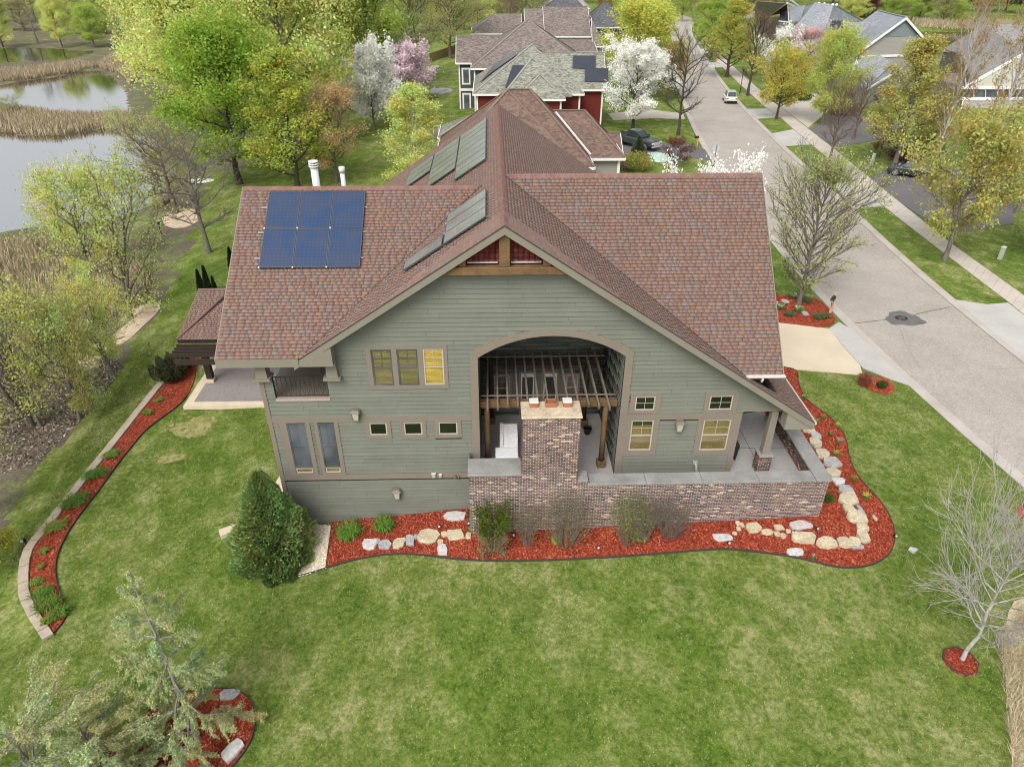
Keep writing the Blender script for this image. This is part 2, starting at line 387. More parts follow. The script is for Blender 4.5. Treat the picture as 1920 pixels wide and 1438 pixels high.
def aggregate(name, c, sc=26, amp=.25, crack=True, big=.1):
    mt, nt, b = nodes(name); v = wpos(nt)
    vo = nt.nodes.new('ShaderNodeTexVoronoi'); vo.inputs['Scale'].default_value = sc; nt.links.new(v, vo.inputs['Vector'])
    sp = nt.nodes.new('ShaderNodeSeparateColor'); nt.links.new(vo.outputs['Color'], sp.inputs[0])
    r = ramp(nt, sp.outputs[0], [(0, tuple(x*(1-amp) for x in c)), (1, tuple(x*(1+amp) for x in c))])
    n = noise(nt, .35, 5, .65, v); r2 = ramp(nt, n.outputs['Fac'], [(.3, (1-big,)*3), (.7, (1+big,)*3)])
    n5 = noise(nt, 4, 5, .7, v); r5 = ramp(nt, n5.outputs['Fac'], [(.3, (.93,)*3), (.7, (1.07,)*3)])
    col = mix(nt, 1, mix(nt, 1, r.outputs[0], r2.outputs[0], 'MULTIPLY'), r5.outputs[0], 'MULTIPLY')
    nt.links.new(col, b.inputs['Base Color']); b.inputs['Roughness'].default_value = .9; b.inputs['Specular IOR Level'].default_value = .2
    bump(nt, b, sp.outputs[1], .25, .01); return mt
M['asphalt'] = aggregate('street_aggregate', (.355, .318, .28), 24, .18, big=.10)
M['dark_asphalt'] = aggregate('driveway_asphalt', (.14, .13, .13), 30, .15)
M['walk'] = simple('sidewalk_concrete', (.48, .425, .37), .85, .1, .8, fine=.08)
M['kerb'] = simple('kerb_concrete', (.42, .38, .34), .85, .12, .7, fine=.1)
M['apron'] = simple('apron_concrete', (.43, .415, .385), .85, .09, .7, fine=.07)
M['drive'] = simple('driveway_concrete', (.57, .48, .355), .85, .07, .5, fine=.06)
M['patio'] = aggregate('patio_aggregate', (.25, .225, .21), 40, .3)
M['porchfloor'] = aggregate('porch_aggregate', (.34, .32, .305), 60, .15)
M['tanstrip'] = simple('patio_border', (.60, .50, .37), .85, .08, 2)
M['wallcap'] = simple('retaining_wall_concrete', (.42, .35, .27), .9, .18, 1.5, fine=.15)
M['pebble'] = pieces('pebbles', [(0, (.62, .52, .36)), (.3, (.72, .63, .47)), (.6, (.50, .41, .30)), (.8, (.80, .76, .68))], fine=.08)
M['pebblebase'] = simple('pebble_ground', (.55, .47, .34), .9, .2, 20)
M['black'] = simple('black_plastic', (.02, .02, .022), .5, .1, 5, bs=0)
M['edging'] = simple('edging', (.05, .045, .04), .7, .1, 5, bs=0)
M['sand'] = simple('sandy_bank', (.50, .39, .28), .95, .18, .9, fine=.15)
def deadmat():
    mt, nt, b = nodes('dead_grass'); n = noise(nt, 3.2, 7, .8, wpos(nt)); f = noise(nt, 30, 3, .8, wpos(nt)); r = ramp(nt, n.outputs['Fac'], [(.40, (.12, .17, .035)), (.50, (.27, .25, .10)), (.60, (.36, .30, .155))]); r2 = ramp(nt, f.outputs['Fac'], [(.3, (.6,)*3), (.7, (1.35,)*3)])
    nt.links.new(mix(nt, 1, r.outputs[0], r2.outputs[0], 'MULTIPLY'), b.inputs['Base Color']); b.inputs['Roughness'].default_value = .95; b.inputs['Specular IOR Level'].default_value = .05; return mt
M['deadgrass'] = deadmat()
M['drygrass'] = simple('dry_field', (.52, .43, .27), .95, .2, 1.2, fine=.3, bscale=18)
def watermat():
    mt, nt, b = nodes('pond_water'); setc(b.inputs['Base Color'], (.035, .032, .018)); b.inputs['Roughness'].default_value = .05; b.inputs['IOR'].default_value = 3.2
    b.inputs['Specular IOR Level'].default_value = 1.0
    n = noise(nt, 1.6, 3, .6, wpos(nt, (.6, 1.6, 1))); bump(nt, b, n.outputs['Fac'], .12, .04)
    # IOR set well above real water's to strengthen the sky's reflection
    return mt
M['water'] = watermat()

# ------------------------------------------------------------------ terrain (finer near the house)
def axis(a):
    out = [a[0][0]]
    for s, e, st in a:
        n = max(1, round((e-s)/st)); out += list(s+(e-s)*(np.arange(1, n+1))/n)
    return np.array(out)
GX = axis([(-900, -260, 80), (-260, -80, 5), (-80, -26, 1.4), (-26, 24, .5), (24, 90, 2.5), (90, 300, 10), (300, 900, 80)])
GY = axis([(-60, -20, 5), (-20, 14, .5), (14, 50, 1.2), (50, 170, 2.5), (170, 420, 10), (420, 1200, 80)])
XX, YY = np.meshgrid(GX, GY); ZZ = g(XX, YY)
# road bed: keep the earth below the paving
RZ = -1.06
roadL = [(1985, 950), (1920, 895), (1810, 803), (1710, 717), (1640, 650), (1590, 600), (1535, 543), (1487, 492), (1440, 430), (1390, 368), (1348, 312), (1318, 264), (1300, 228), (1287, 196), (1277, 160), (1271, 120), (1266, 84), (1260, 58), (1258, 40), (1270, 34), (1285, 31)]
roadR = [(2075, 805), (1985, 735), (1917, 682), (1840, 620), (1782, 572), (1712, 512), (1648, 452), (1600, 405), (1550, 358), (1497, 308), (1440, 254), (1405, 218), (1380, 192), (1362, 171), (1345, 147), (1328, 121), (1311, 97), (1299, 76), (1292, 58), (1296, 44), (1310, 36)]
RW = lambda pts, z=RZ: [tuple(at(x, y, 2, z)[:2]) for x, y in pts]
def resample(P, n):
    P = np.array(P); d = np.r_[0, np.cumsum(np.hypot(*np.diff(P, axis=0).T))]; t = np.linspace(0, d[-1], n)
    return [(float(np.interp(s, d, P[:, 0])), float(np.interp(s, d, P[:, 1]))) for s in t]
def sm1(P, it=2):
    P = np.array(P)
    for _ in range(it): P[1:-1] = .25*P[:-2]+.5*P[1:-1]+.25*P[2:]
    return [tuple(p) for p in P]
def ext(P, L=34.0):     # carry the street on past the frame, in its own direction
    a, b = np.array(P[0]), np.array(P[2]); d = (a-b)/np.linalg.norm(a-b); return [tuple(a+d*L), tuple(a+d*L*.5)]+P
RLw = sm1(resample(ext(RW(roadL)), 52)); RRw = sm1(resample(ext(RW(roadR)), 52))
def offs(P, d):
    P = np.array(P); T = np.gradient(P, axis=0); T /= np.linalg.norm(T, axis=1)[:, None]; N = np.column_stack([-T[:, 1], T[:, 0]])
    return [tuple(p) for p in P+N*d]
ROADPOLY = RLw+RRw[::-1]
KL = offs(RLw, .62); KR = offs(RRw, -.62)
KERBPOLY = KL+KR[::-1]
def flat_road(X, Y, Z):
    xs = [p[0] for p in KERBPOLY]; k = (X > min(xs)-4) & (X < max(xs)+4) & (Y < 400)
    d = segdist(KERBPOLY, X, Y); s = np.where(inpoly(KERBPOLY, X, Y), -d, d)
    w = 1-sstep(0.0, 3.5, s)
    Zr = RZ+.04-.25*(1-sstep(-1.2, 0.0, s))
    return np.where(k, Z*(1-w)+Zr*w, Z)
_g0 = g
def g(X, Y):
    X = np.asarray(X, float); Y = np.asarray(Y, float)
    return flat_road(X, Y, _g0(X, Y))
ZZ = g(XX, YY)
nY, nX = XX.shape
idx = np.arange(nX*nY).reshape(nY, nX)
F = np.column_stack([idx[:-1, :-1].ravel(), idx[:-1, 1:].ravel(), idx[1:, 1:].ravel(), idx[1:, :-1].ravel()])
# lawn or rough ground by where it lies
cx_ = (XX[:-1, :-1]+XX[1:, 1:]).ravel()/2; cy_ = (YY[:-1, :-1]+YY[1:, 1:]).ravel()/2
ROUGH = PW([(-400, 1438), (-60, 1180), (20, 960), (70, 880), (150, 800), (235, 690), (262, 640), (300, 590), (335, 520), (365, 440), (372, 395), (395, 330), (470, 320), (560, 305), (690, 190), (760, 90), (740, 40), (600, 8), (-900, 8), (-1500, 600)], -4.3)
mi = inpoly(ROUGH, cx_, cy_).astype(int)
me = npmesh('ground', np.column_stack([XX.ravel(), YY.ravel(), ZZ.ravel()]), F, [M['lawn'], M['rough']], True, mi)
link('ground', me, kind='structure')
# water: one flat sheet per pond, shore formed by the ground rising through it
for P, lv in ((POND_MAIN, WATER), (POND_UP, WATER), (POND_FAR, WATER), (POOLS[0], WATER), (POOLS[1], WATER), (POOLS[2], WATER), (POND_R, -2.0)):
    c = np.mean(P, axis=0); q = []
    for x, y in P:
        d = np.array([x, y])-c; L = np.linalg.norm(d); q.append(tuple(c+d*(L+.8)/L))
    mb = MB(); mb.add([(x, y, lv) for x, y in q], [tuple(range(len(q)))]); o = mb.build('pond_water', M['water'], kind='structure')

# ------------------------------------------------------------------ street, kerbs, sidewalk
zc = lambda c: (lambda X, Y: np.full(np.shape(X), c))
ribbon('street', RLw, RRw, 0, M['asphalt'], zf=zc(RZ), kind='structure')
ribbon('kerb', KL, RLw, 0, M['kerb'], .12, zf=zc(RZ+.07), kind='structure')
ribbon('kerb', RRw, KR, 0, M['kerb'], .12, zf=zc(RZ+.07), kind='structure')
sideL = [(2010, 665), (1890, 568), (1772, 478), (1655, 387), (1602, 341), (1520, 271), (1487, 243), (1462, 220), (1437, 204), (1385, 157), (1352, 124), (1338, 108), (1325, 85)]
sideR = [(2040, 640), (1918, 555), (1785, 460), (1690, 384), (1630, 335), (1565, 282), (1515, 243), (1482, 217), (1453, 195), (1402, 150), (1366, 118), (1352, 104), (1337, 82)]
SL = resample(RW(sideL), 70)
# sidewalk slabs, each its own piece where they show large
mw = MB(); k = 0
walk = empty('sidewalk', (float(SL[0][0]), float(SL[0][1]), RZ), kind='structure')
fine = resample(ext(RW(sideL), 24), 210), resample(ext(RW(sideR), 24), 210)
rest = MB()
for i in range(209):
    a, b, c, d = fine[0][i], fine[1][i], fine[1][i+1], fine[0][i+1]
    z = RZ+.085+.006*math.sin(i*2.3); e = .985
    q = [(a[0]*(1)+(d[0]-a[0])*.008, a[1]+(d[1]-a[1])*.008), (b[0]+(c[0]-b[0])*.008, b[1]+(c[1]-b[1])*.008), (b[0]+(c[0]-b[0])*e, b[1]+(c[1]-b[1])*e), (a[0]+(d[0]-a[0])*e, a[1]+(d[1]-a[1])*e)]
    P8 = [(x, y, z-.12) for x, y in q]+[(x, y, z) for x, y in q]
    if 12 < i < 82:
        mm_ = MB((walk.location.x, walk.location.y, walk.location.z)); mm_.hexa(P8); mm_.build('paving_slab', M['walk'], walk)
    else: rest.off = np.array(walk.location); rest.hexa(P8)
rest.build('paving_slabs', M['walk'], walk, kind='stuff')
pw = lambda pts: [tuple(gp(x, y)[:2]) for x, y in pts]
rw = lambda pts: RW(pts, RZ+.06)
for poly in ([(1563, 345), (1602, 341), (1655, 387), (1598, 391)], [(1447, 251), (1487, 243), (1520, 271), (1472, 274)], [(1398, 205), (1437, 204), (1462, 220), (1420, 223)],
             [(1790, 562), (1850, 571), (1890, 568), (2000, 655), (1990, 720), (1880, 640)], [(1326, 119), (1352, 115), (1357, 126), (1332, 128)], [(1310, 93), (1328, 91), (1343, 99), (1313, 101)], [(1299, 80), (1322, 78), (1326, 84), (1302, 85)]):
    sheet('driveway_apron', rw(poly), 0, M['apron'], 2, .1, zf=zc(RZ+.078), kind='structure')
sheet('driveway_apron', rw([(1553, 617), (1573, 604), (1602, 622), (1660, 678), (1712, 725), (1672, 712), (1618, 690), (1612, 684)]), 0, M['apron'], 2, .1, zf=zc(RZ+.08), kind='structure')
def zdrive(X, Y): return g(X, Y)
sheet('driveway', pw([(1400, 600), (1460, 606), (1500, 611), (1553, 617), (1580, 650), (1612, 686), (1617, 704), (1560, 699), (1470, 692), (1420, 688)]), .05, M['drive'], 1, .12, kind='structure')
sheet('driveway', pw([(1516, 245), (1575, 205), (1650, 225), (1700, 240), (1650, 263), (1566, 277)]), .05, M['dark_asphalt'], 2, .1, kind='structure')
sheet('driveway', pw([(1484, 217), (1455, 195), (1480, 183), (1540, 172), (1580, 190), (1550, 212), (1515, 240)]), .05, M['walk'], 2, .1, kind='structure')
sheet('driveway', pw([(1632, 335), (1690, 300), (1800, 320), (1900, 350), (1900, 420), (1780, 440), (1690, 383)]), .05, M['dark_asphalt'], 2, .1, kind='structure')
sheet('driveway', pw([(1286, 268), (1250, 270), (1160, 262), (1130, 285), (1160, 300), (1240, 292), (1290, 296), (1335, 303), (1322, 282)]), .05, M['dark_asphalt'], 2, .1, kind='structure')
sheet('driveway', pw([(1281, 214), (1220, 206), (1140, 214), (1150, 226), (1230, 222), (1284, 224)]), .05, M['walk'], 2, .1, kind='structure')
# manhole with its dark patch and the sealed joint across the street
c = at(1690, 597, 2, RZ)
pt = []
for k in range(26):
    t = 2*math.pi*k/26; rr = 1+.12*math.sin(3*t+.6)+.07*math.sin(7*t); ca, sa = math.cos(t), math.sin(t)
    px = 1692+36*rr*ca*(1+.12*ca); py = 598+13*rr*sa+4*ca; pt.append(tuple(at(px, py, 2, RZ)[:2]))
mp = MB(); mp.add([(x, y, RZ+.006) for x, y in pt], [tuple(range(26))[::-1]]); mp.build('tar_patch', M['tar'] if 'tar' in M else simple('tar_patch', (.13, .13, .125), .8, .15, 3), kind='structure')
mh = empty('manhole_cover', (c[0], c[1], RZ+.008), label='round iron manhole cover in the dark patch in the middle of the street', cat='manhole cover')
mm_ = MB(); mm_.lathe((0, 0, 0), [(.42, 0), (.42, .02), (.36, .02), (.36, .012)], 20, False); mm_.build('frame', simple('iron_ring', (.16, .14, .13), .6, .1, 9), mh)
mm_ = MB(); mm_.lathe((0, 0, 0), [(.35, 0), (.35, .016), (.0, .018)], 20, False)
for k in range(-3, 4): mm_.box(-.25, .25, k*.08-.012, k*.08+.012, .018, .026)
mm_.build('lid', simple('iron_lid', (.25, .21, .20), .6, .1, 9), mh)
seal = simple('joint_sealant', (.05, .05, .05), .6, .1, 5)
def seam(pts, w=.06, mt=seal, name='joint_sealant'):
    W = RW(pts); mb = MB()
    for (x0, y0), (x1, y1) in zip(W[:-1], W[1:]):
        d = np.array([x1-x0, y1-y0]); d /= np.linalg.norm(d); n = np.array([-d[1], d[0]])*w/2
        mb.add([(x0-n[0], y0-n[1], RZ+.004), (x1-n[0], y1-n[1], RZ+.004), (x1+n[0], y1+n[1], RZ+.004), (x0+n[0], y0+n[1], RZ+.004)], [(0, 1, 2, 3)])
    mb.build(name, mt, kind='structure')
seam([(1597, 607), (1630, 603), (1660, 600)]); seam([(1712, 591), (1745, 583), (1781, 576)])
ls = simple('hairline_crack', (.22, .20, .18), .8, .1, 5)
for pts in ([(1312, 246), (1430, 250)], [(1376, 322), (1505, 318)], [(1850, 693), (1917, 690), (1990, 700)], [(1690, 620), (1695, 640), (1725, 690)], [(1283, 150), (1348, 148)], [(1440, 400), (1560, 380)]):
    seam(pts, .035, ls, 'street_crack')

# ------------------------------------------------------------------ beds
def edge_strip(name, pts, w, h, off, mat, parent=None, closed=False, **k):
    mb = MB(); P = [tuple(p) for p in pts]
    if closed: P.append(P[0])
    Q = resample(P, max(4, int(sum(np.hypot(P[i+1][0]-P[i][0], P[i+1][1]-P[i][1]) for i in range(len(P)-1))/.35)))
    A = np.array(Q); T = np.gradient(A, axis=0); T /= np.linalg.norm(T, axis=1)[:, None]+1e-9; N = np.column_stack([-T[:, 1], T[:, 0]])*w/2
    Z = g(A[:, 0], A[:, 1])+off
    vs = []
    for i in range(len(A)):
        for s, zz in ((-1, -.15), (-1, h), (1, h), (1, -.15)): vs.append((A[i, 0]+s*N[i, 0], A[i, 1]+s*N[i, 1], Z[i]+zz))
    mb.add(vs, [(i*4+k_, i*4+(k_+1) % 4, (i+1)*4+(k_+1) % 4, (i+1)*4+k_) for i in range(len(A)-1) for k_ in range(4)]+[(0, 1, 2, 3)])
    return mb.build(name, mat, parent, **k)
front_outer = [(1469, 690), (1496, 694), (1495, 718), (1511, 753), (1549, 777), (1572, 800), (1587, 824), (1591, 859), (1602, 885), (1622, 912), (1653, 943), (1671, 975), (1678, 1003), (1675, 1028), (1660, 1048), (1628, 1063), (1578, 1067), (1533, 1056), (1490, 1045), (1432, 1037), (1368, 1030), (1315, 1032), (1228, 1040), (1110, 1048), (985, 1053), (885, 1052), (856, 1049), (780, 1040), (730, 1039), (680, 1047), (640, 1057), (611, 1066)]
FO = pw(front_outer)
FO_s = smooth_poly(FO, 2, False)
inner = [(-7.75, .1), (-1.6, .1), (-1.6, -1.5), (13.05, -1.5), (13.05, 3.0), (11.5, 4.5), (11.6, 8)]
BED_FRONT = FO_s+[tuple(gp(621, 990)[:2])]+inner
sheet('mulch_bed', BED_FRONT, .06, M['mulch'], .45, .12, rough=.012, kind='structure')
edge_strip('bed_edging', FO_s, .035, .09, .0, M['edging'], label='black plastic edging around the front mulch bed', cat='garden edging')
LBo = pw([(375, 660), (364, 720), (343, 757), (300, 787), (270, 810), (238, 850), (218, 875), (188, 918), (160, 953), (130, 995), (112, 1030), (105, 1053), (104, 1078), (110, 1105), (123, 1137), (126, 1160), (102, 1187)])
LBo = smooth_poly(LBo, 2, False)
BED_LEFT = LBo+[(x+.02, y) for x, y in WIN[::-1]]
sheet('mulch_bed', BED_LEFT, .06, M['mulch'], .45, .12, rough=.012, kind='structure')
edge_strip('bed_edging', LBo[8:], .035, .09, 0, M['edging'], label='dark curved edging between left lawn and mulch', cat='garden edging')
BL = smooth_poly(pw([(215, 1390), (250, 1350), (297, 1325), (340, 1302), (390, 1291), (425, 1291), (460, 1300), (476, 1322), (480, 1355), (472, 1392), (440, 1435), (400, 1480), (300, 1500), (200, 1480), (190, 1435)]), 2)
sheet('mulch_bed', BL, .06, M['mulch'], .45, .12, rough=.012, kind='structure')
edge_strip('bed_edging', BL, .035, .1, 0, M['edging'], closed=True, label='dark edging around the mulch island at the bottom left', cat='garden edging')
RG = smooth_poly(pw([(1766, 1222), (1778, 1215), (1800, 1216), (1826, 1232), (1836, 1252), (1828, 1268), (1806, 1269), (1782, 1256), (1768, 1240)]), 2)
sheet('mulch_bed', RG, .07, M['mulch'], .4, .14, rough=.012, kind='structure')
edge_strip('bed_edging', RG, .04, .1, 0, M['edging'], closed=True, label='dark edging ring around the mulch of the bare tree', cat='garden edging')
NB = smooth_poly(pw([(1440, 553), (1500, 556), (1533, 560), (1553, 580), (1570, 603), (1545, 615), (1500, 611), (1440, 604)]), 1)
sheet('mulch_bed', NB, .06, M['mulch'], .5, .12, rough=.012, kind='structure')
SB = smooth_poly(pw([(1612, 712), (1640, 706), (1665, 712), (1680, 730), (1668, 741), (1640, 736), (1622, 726)]), 1)
sheet('mulch_bed', SB, .06, M['mulch'], .5, .12, rough=.012, kind='structure')
FR = smooth_poly(pw([(1903, 950), (1925, 945), (1950, 960), (1940, 980), (1910, 970)]), 1)
sheet('mulch_bed', FR, .06, M['mulch'], .5, .12, rough=.012, kind='structure')
PB = pw([(561, 980), (622, 987), (611, 1066), (575, 1078), (530, 1087), (490, 1083), (460, 1072), (452, 1050), (480, 1000), (520, 985)])
sheet('pebble_bed', PB, .05, M['pebblebase'], .5, .1, kind='structure')
edge_strip('bed_edging', smooth_poly(PB[2:7], 1, False), .035, .08, 0, M['edging'], label='dark edging around the pebbles under the spruce', cat='garden edging')
edge_strip('bed_edging', [PB[1], PB[2]], .03, .09, 0, M['edging'], label='short edging strip between the pebbles and the red mulch', cat='garden edging')
# retaining wall of long cap blocks
rwall = empty('retaining_wall', (WIN[0][0], WIN[0][1], -3.1), label='low tan concrete block wall curving along the left mulch bed', cat='retaining wall')
Wp = resample(WIN, 46); Wo = offs(Wp, -.38)
if Wo[10][0] > Wp[10][0]: Wo = offs(Wp, .38)
for i in range(45):
    a, b, c_, d = Wp[i], Wp[i+1], Wo[i+1], Wo[i]; e = .03
    q = [(a[0]+(b[0]-a[0])*e, a[1]+(b[1]-a[1])*e), (a[0]+(b[0]-a[0])*(1-e), a[1]+(b[1]-a[1])*(1-e)), (d[0]+(c_[0]-d[0])*(1-e), d[1]+(c_[1]-d[1])*(1-e)), (d[0]+(c_[0]-d[0])*e, d[1]+(c_[1]-d[1])*e)]
    zt = gz(*a)+.14+.006*math.sin(i*3.1)
    zt = max(zt, -3.15) if i > 20 else zt
    mb = MB(rwall.location)
    mb.hexa([(x, y, zt-.12) for x, y in q]+[(x, y, zt) for x, y in q]); mb.build('cap_block', M['wallcap'], rwall, bevel=.012)
    if i % 1 == 0:
        cen = np.mean(q, axis=0); q2 = [tuple(cen+(np.array(p)-cen)*.9) for p in q]
        mb = MB(rwall.location); mb.hexa([(x, y, zt-.75) for x, y in q2]+[(x, y, zt-.125) for x, y in q2]); mb.build('block', M['wallcap'], rwall)
# sandy spots, dead grass and paths
sheet('sandy_bank', smooth_poly(pw([(205, 620), (250, 575), (295, 562), (303, 580), (270, 610), (240, 640), (215, 650)]), 2), .03, M['sand'], .6, .05, rough=.03, kind='structure')
sheet('sandy_bank', smooth_poly(pw([(300, 405), (330, 392), (372, 392), (380, 410), (350, 428), (312, 428)]), 2), .03, M['sand'], .6, .05, rough=.03, kind='structure')
sheet('sandy_bank', smooth_poly(PW([(140, 680), (185, 640), (215, 655), (200, 690), (160, 720)], -4.9), 2), .03, M['sand'], .6, .05, rough=.03, kind='structure')
def blob(px, py, w, h, n=22, seed=0, ang=0):
    r_ = random.Random(seed); ph = [r_.random()*6.28 for _ in range(3)]; out = []
    for k in range(n):
        t = 2*math.pi*k/n; rr = 1+.12*math.sin(2*t+ph[0])+.09*math.sin(3*t+ph[1])+.07*math.sin(5*t+ph[2])+(r_.uniform(-.13, .13) if n > 40 else 0); x, y = w/2*rr*math.cos(t), h/2*rr*math.sin(t)
        out.append((px+x*math.cos(ang)-y*math.sin(ang), py+x*math.sin(ang)+y*math.cos(ang)))
    return out
sheet('dead_grass', pw(blob(365, 802, 74, 40, 60, 3, -.25)), .022, M['deadgrass'], .4, 0, rough=.008, kind='stuff')
sheet('dead_grass', pw(blob(322, 860, 52, 17, 50, 4, -.2)), .022, M['deadgrass'], .4, 0, rough=.008, kind='stuff')
sheet('dead_grass', pw(blob(321, 797, 18, 9, 14, 5, -1.1)), .022, M['deadgrass'], .4, 0, rough=.008, kind='stuff')
dry = pw([(1893, 1130), (1925, 1120), (2700, 1250), (2700, 1900), (1925, 1900), (1898, 1450), (1890, 1300), (1880, 1210)])
sheet('dry_field', smooth_poly(dry, 1), .03, M['drygrass'], .6, .05, rough=.02, kind='structure')
# lower patio behind the left corner of the house
PZ = -2.8
pat = [tuple(at(x, y, 2, PZ)[:2]) for x, y in [(343, 758), (497, 756)]]
px0, px1, py0 = -17.75, -9.5, 9.8
mb = MB(); mb.add([(px0, py0, PZ+.02), (px1, py0, PZ+.02), (px1, 19, PZ+.02), (px0, 19, PZ+.02), (px0, py0, PZ-.2), (px1, py0, PZ-.2), (px0, 19, PZ-.2)], [(0, 1, 2, 3), (0, 4, 5, 1), (3, 6, 4, 0)]); mb.build('patio', M['patio'], kind='structure')
mb = MB(); mb.box(px0-.02, px1, py0-.02, py0+.42, PZ-.2, PZ+.03); mb.box(px0-.02, px0+.42, py0+.42, 19, PZ-.2, PZ+.03); mb.build('patio_border', M['tanstrip'], kind='structure')
# side walk down the left of the house
sheet('path', [(-11.2, 1.2), (-9.55, .6), (-9.55, 9.75), (-10.1, 9.75), (-10.3, 6.5)], .05, M['drive'], .8, .1, kind='structure')
# ================================================================== MAIN HOUSE
M['siding'] = pieces('sage_siding', [(0, (.152, .158, .128)), (.5, (.159, .166, .134)), (1, (.166, .174, .141))], 'object', .6, .3, fine=.04, fscale=14, interp='LINEAR', bs=.05, pv=.03, dirt=.10)
M['siding_i'] = pieces('sage_siding_joined', [(0, (.152, .158, .128)), (.5, (.159, .166, .134)), (1, (.166, .174, .141))], 'island', .6, .3, fine=.04, fscale=14, interp='LINEAR', bs=.05, pv=.03, dirt=.10)
M['wallback_shade'] = simple('wall_shade_core', (.03, .033, .025), .8, .05, 2)  # painted near-black so the gaps between boards read as lap shadows
M['recess'] = simple('recess_siding_shaded', (.135, .145, .118), .7, .05, 2)  # sage siding with the recess's shade painted into its colour
M['trim'] = simple('taupe_trim', (.20, .168, .133), .65, .05, 1.5, fine=.05)
M['fascia'] = simple('fascia_board', (.205, .185, .145), .65, .06, 1.5, fine=.05)
M['soffit'] = simple('soffit', (.22, .205, .165), .75, .05, 1.5)
M['white'] = simple('white_paint', (.60, .585, .55), .6, .05, 2, fine=.04)
M['offwhite'] = simple('window_vinyl', (.40, .365, .30), .5, .05, 2, fine=.03)
M['timber'] = simple('stained_timber', (.150, .088, .040), .75, .25, 3, bscale=25, fine=.25)
M['greywood'] = simple('weathered_wood', (.185, .145, .110), .85, .2, 4, bscale=25, fine=.2)
M['darkwood'] = simple('dark_stained_wood', (.035, .024, .018), .7, .2, 3, fine=.2)
SH = [(0, (.215, .128, .098)), (.16, (.190, .118, .096)), (.30, (.240, .145, .098)), (.42, (.205, .132, .108)), (.56, (.188, .140, .122)), (.68, (.190, .152, .140)), (.8, (.222, .130, .100)), (.92, (.184, .158, .152))]
SH = [(p_, tuple(a*.72+b*.28 for a, b in zip(c_, (.203, .136, .113)))) for p_, c_ in SH]
M['shingle_o'] = pieces('roof_shingle', SH, 'object', .9, .15, clump=(1.3, .7), fine=.2, fscale=55, bs=.25, pv=.09)
M['shingle_i'] = pieces('roof_shingle_joined', SH, 'island', .9, .15, clump=(1.3, .7), fine=.2, fscale=55, bs=.25, pv=.09)
M['ridgecap'] = pieces('ridge_cap', [(0, (.19, .105, .085)), (.5, (.215, .12, .10)), (1, (.20, .12, .10))], 'island', .9, .15, fine=.12, interp='LINEAR')
M['roofbase'] = simple('roof_deck', (.07, .055, .05), .9, .1, 3)
def glassmat(name, c, rough=.08, spec=.6):
    mt, nt, b = nodes(name); n = noise(nt, .7, 2, .5, wpos(nt)); r = ramp(nt, n.outputs['Fac'], [(.4, tuple(x*.7 for x in c)), (.6, tuple(x*1.3 for x in c))])
    nt.links.new(r.outputs[0], b.inputs['Base Color']); b.inputs['Roughness'].default_value = rough; b.inputs['Specular IOR Level'].default_value = spec; return mt
def thinglass(name, f=.10):
    mt, nt, b = nodes(name); tr = nt.nodes.new('ShaderNodeBsdfTransparent'); setc(tr.inputs[0], (.93, .93, .92)); gl = nt.nodes.new('ShaderNodeBsdfGlossy'); gl.inputs['Roughness'].default_value = .03; n = noise(nt, .8, 4, .6, wpos(nt)); r = ramp(nt, n.outputs['Fac'], [(.35, (f*.5,)*3), (.65, (f*2.2,)*3)])
    ms = nt.nodes.new('ShaderNodeMixShader'); nt.links.new(r.outputs[0], ms.inputs[0]); nt.links.new(tr.outputs[0], ms.inputs[1]); nt.links.new(gl.outputs[0], ms.inputs[2]); nt.links.new(ms.outputs[0], nt.nodes['Material Output'].inputs['Surface']); return mt
M['thin'] = thinglass('window_glass')
M['darkglass'] = glassmat('dark_glass', (.012, .016, .010)); M['screen'] = glassmat('window_screen', (.085, .095, .105), .35, .4)
M['clear'] = glassmat('clear_glass', (.03, .033, .03), .05, .8)
def blindmat(name, c):
    mt, nt, b = nodes(name); setc(b.inputs['Base Color'], c); b.inputs['Roughness'].default_value = .6; return mt
M['blind_y'] = blindmat('yellow_blind', (.80, .55, .10)); M['blind_d'] = blindmat('shaded_blind', (.27, .215, .09)); M['blind_t'] = blindmat('tan_blind', (.36, .26, .09))

house = empty('house', (0, 0, 0), label='large sage green house with brown shingle roofs and an arched porch opening, at the front', cat='house')
ZR = 11.15; MG = .663; YF = -.6; YB = 20.5
Lz = lambda y: 6.6+.69*y          # left wing front slope
Rz = lambda y: 5.3+1.0*y          # right wing front slope
gabz = lambda x: ZR-MG*abs(x)
XL, XR = -7.75, 12.35

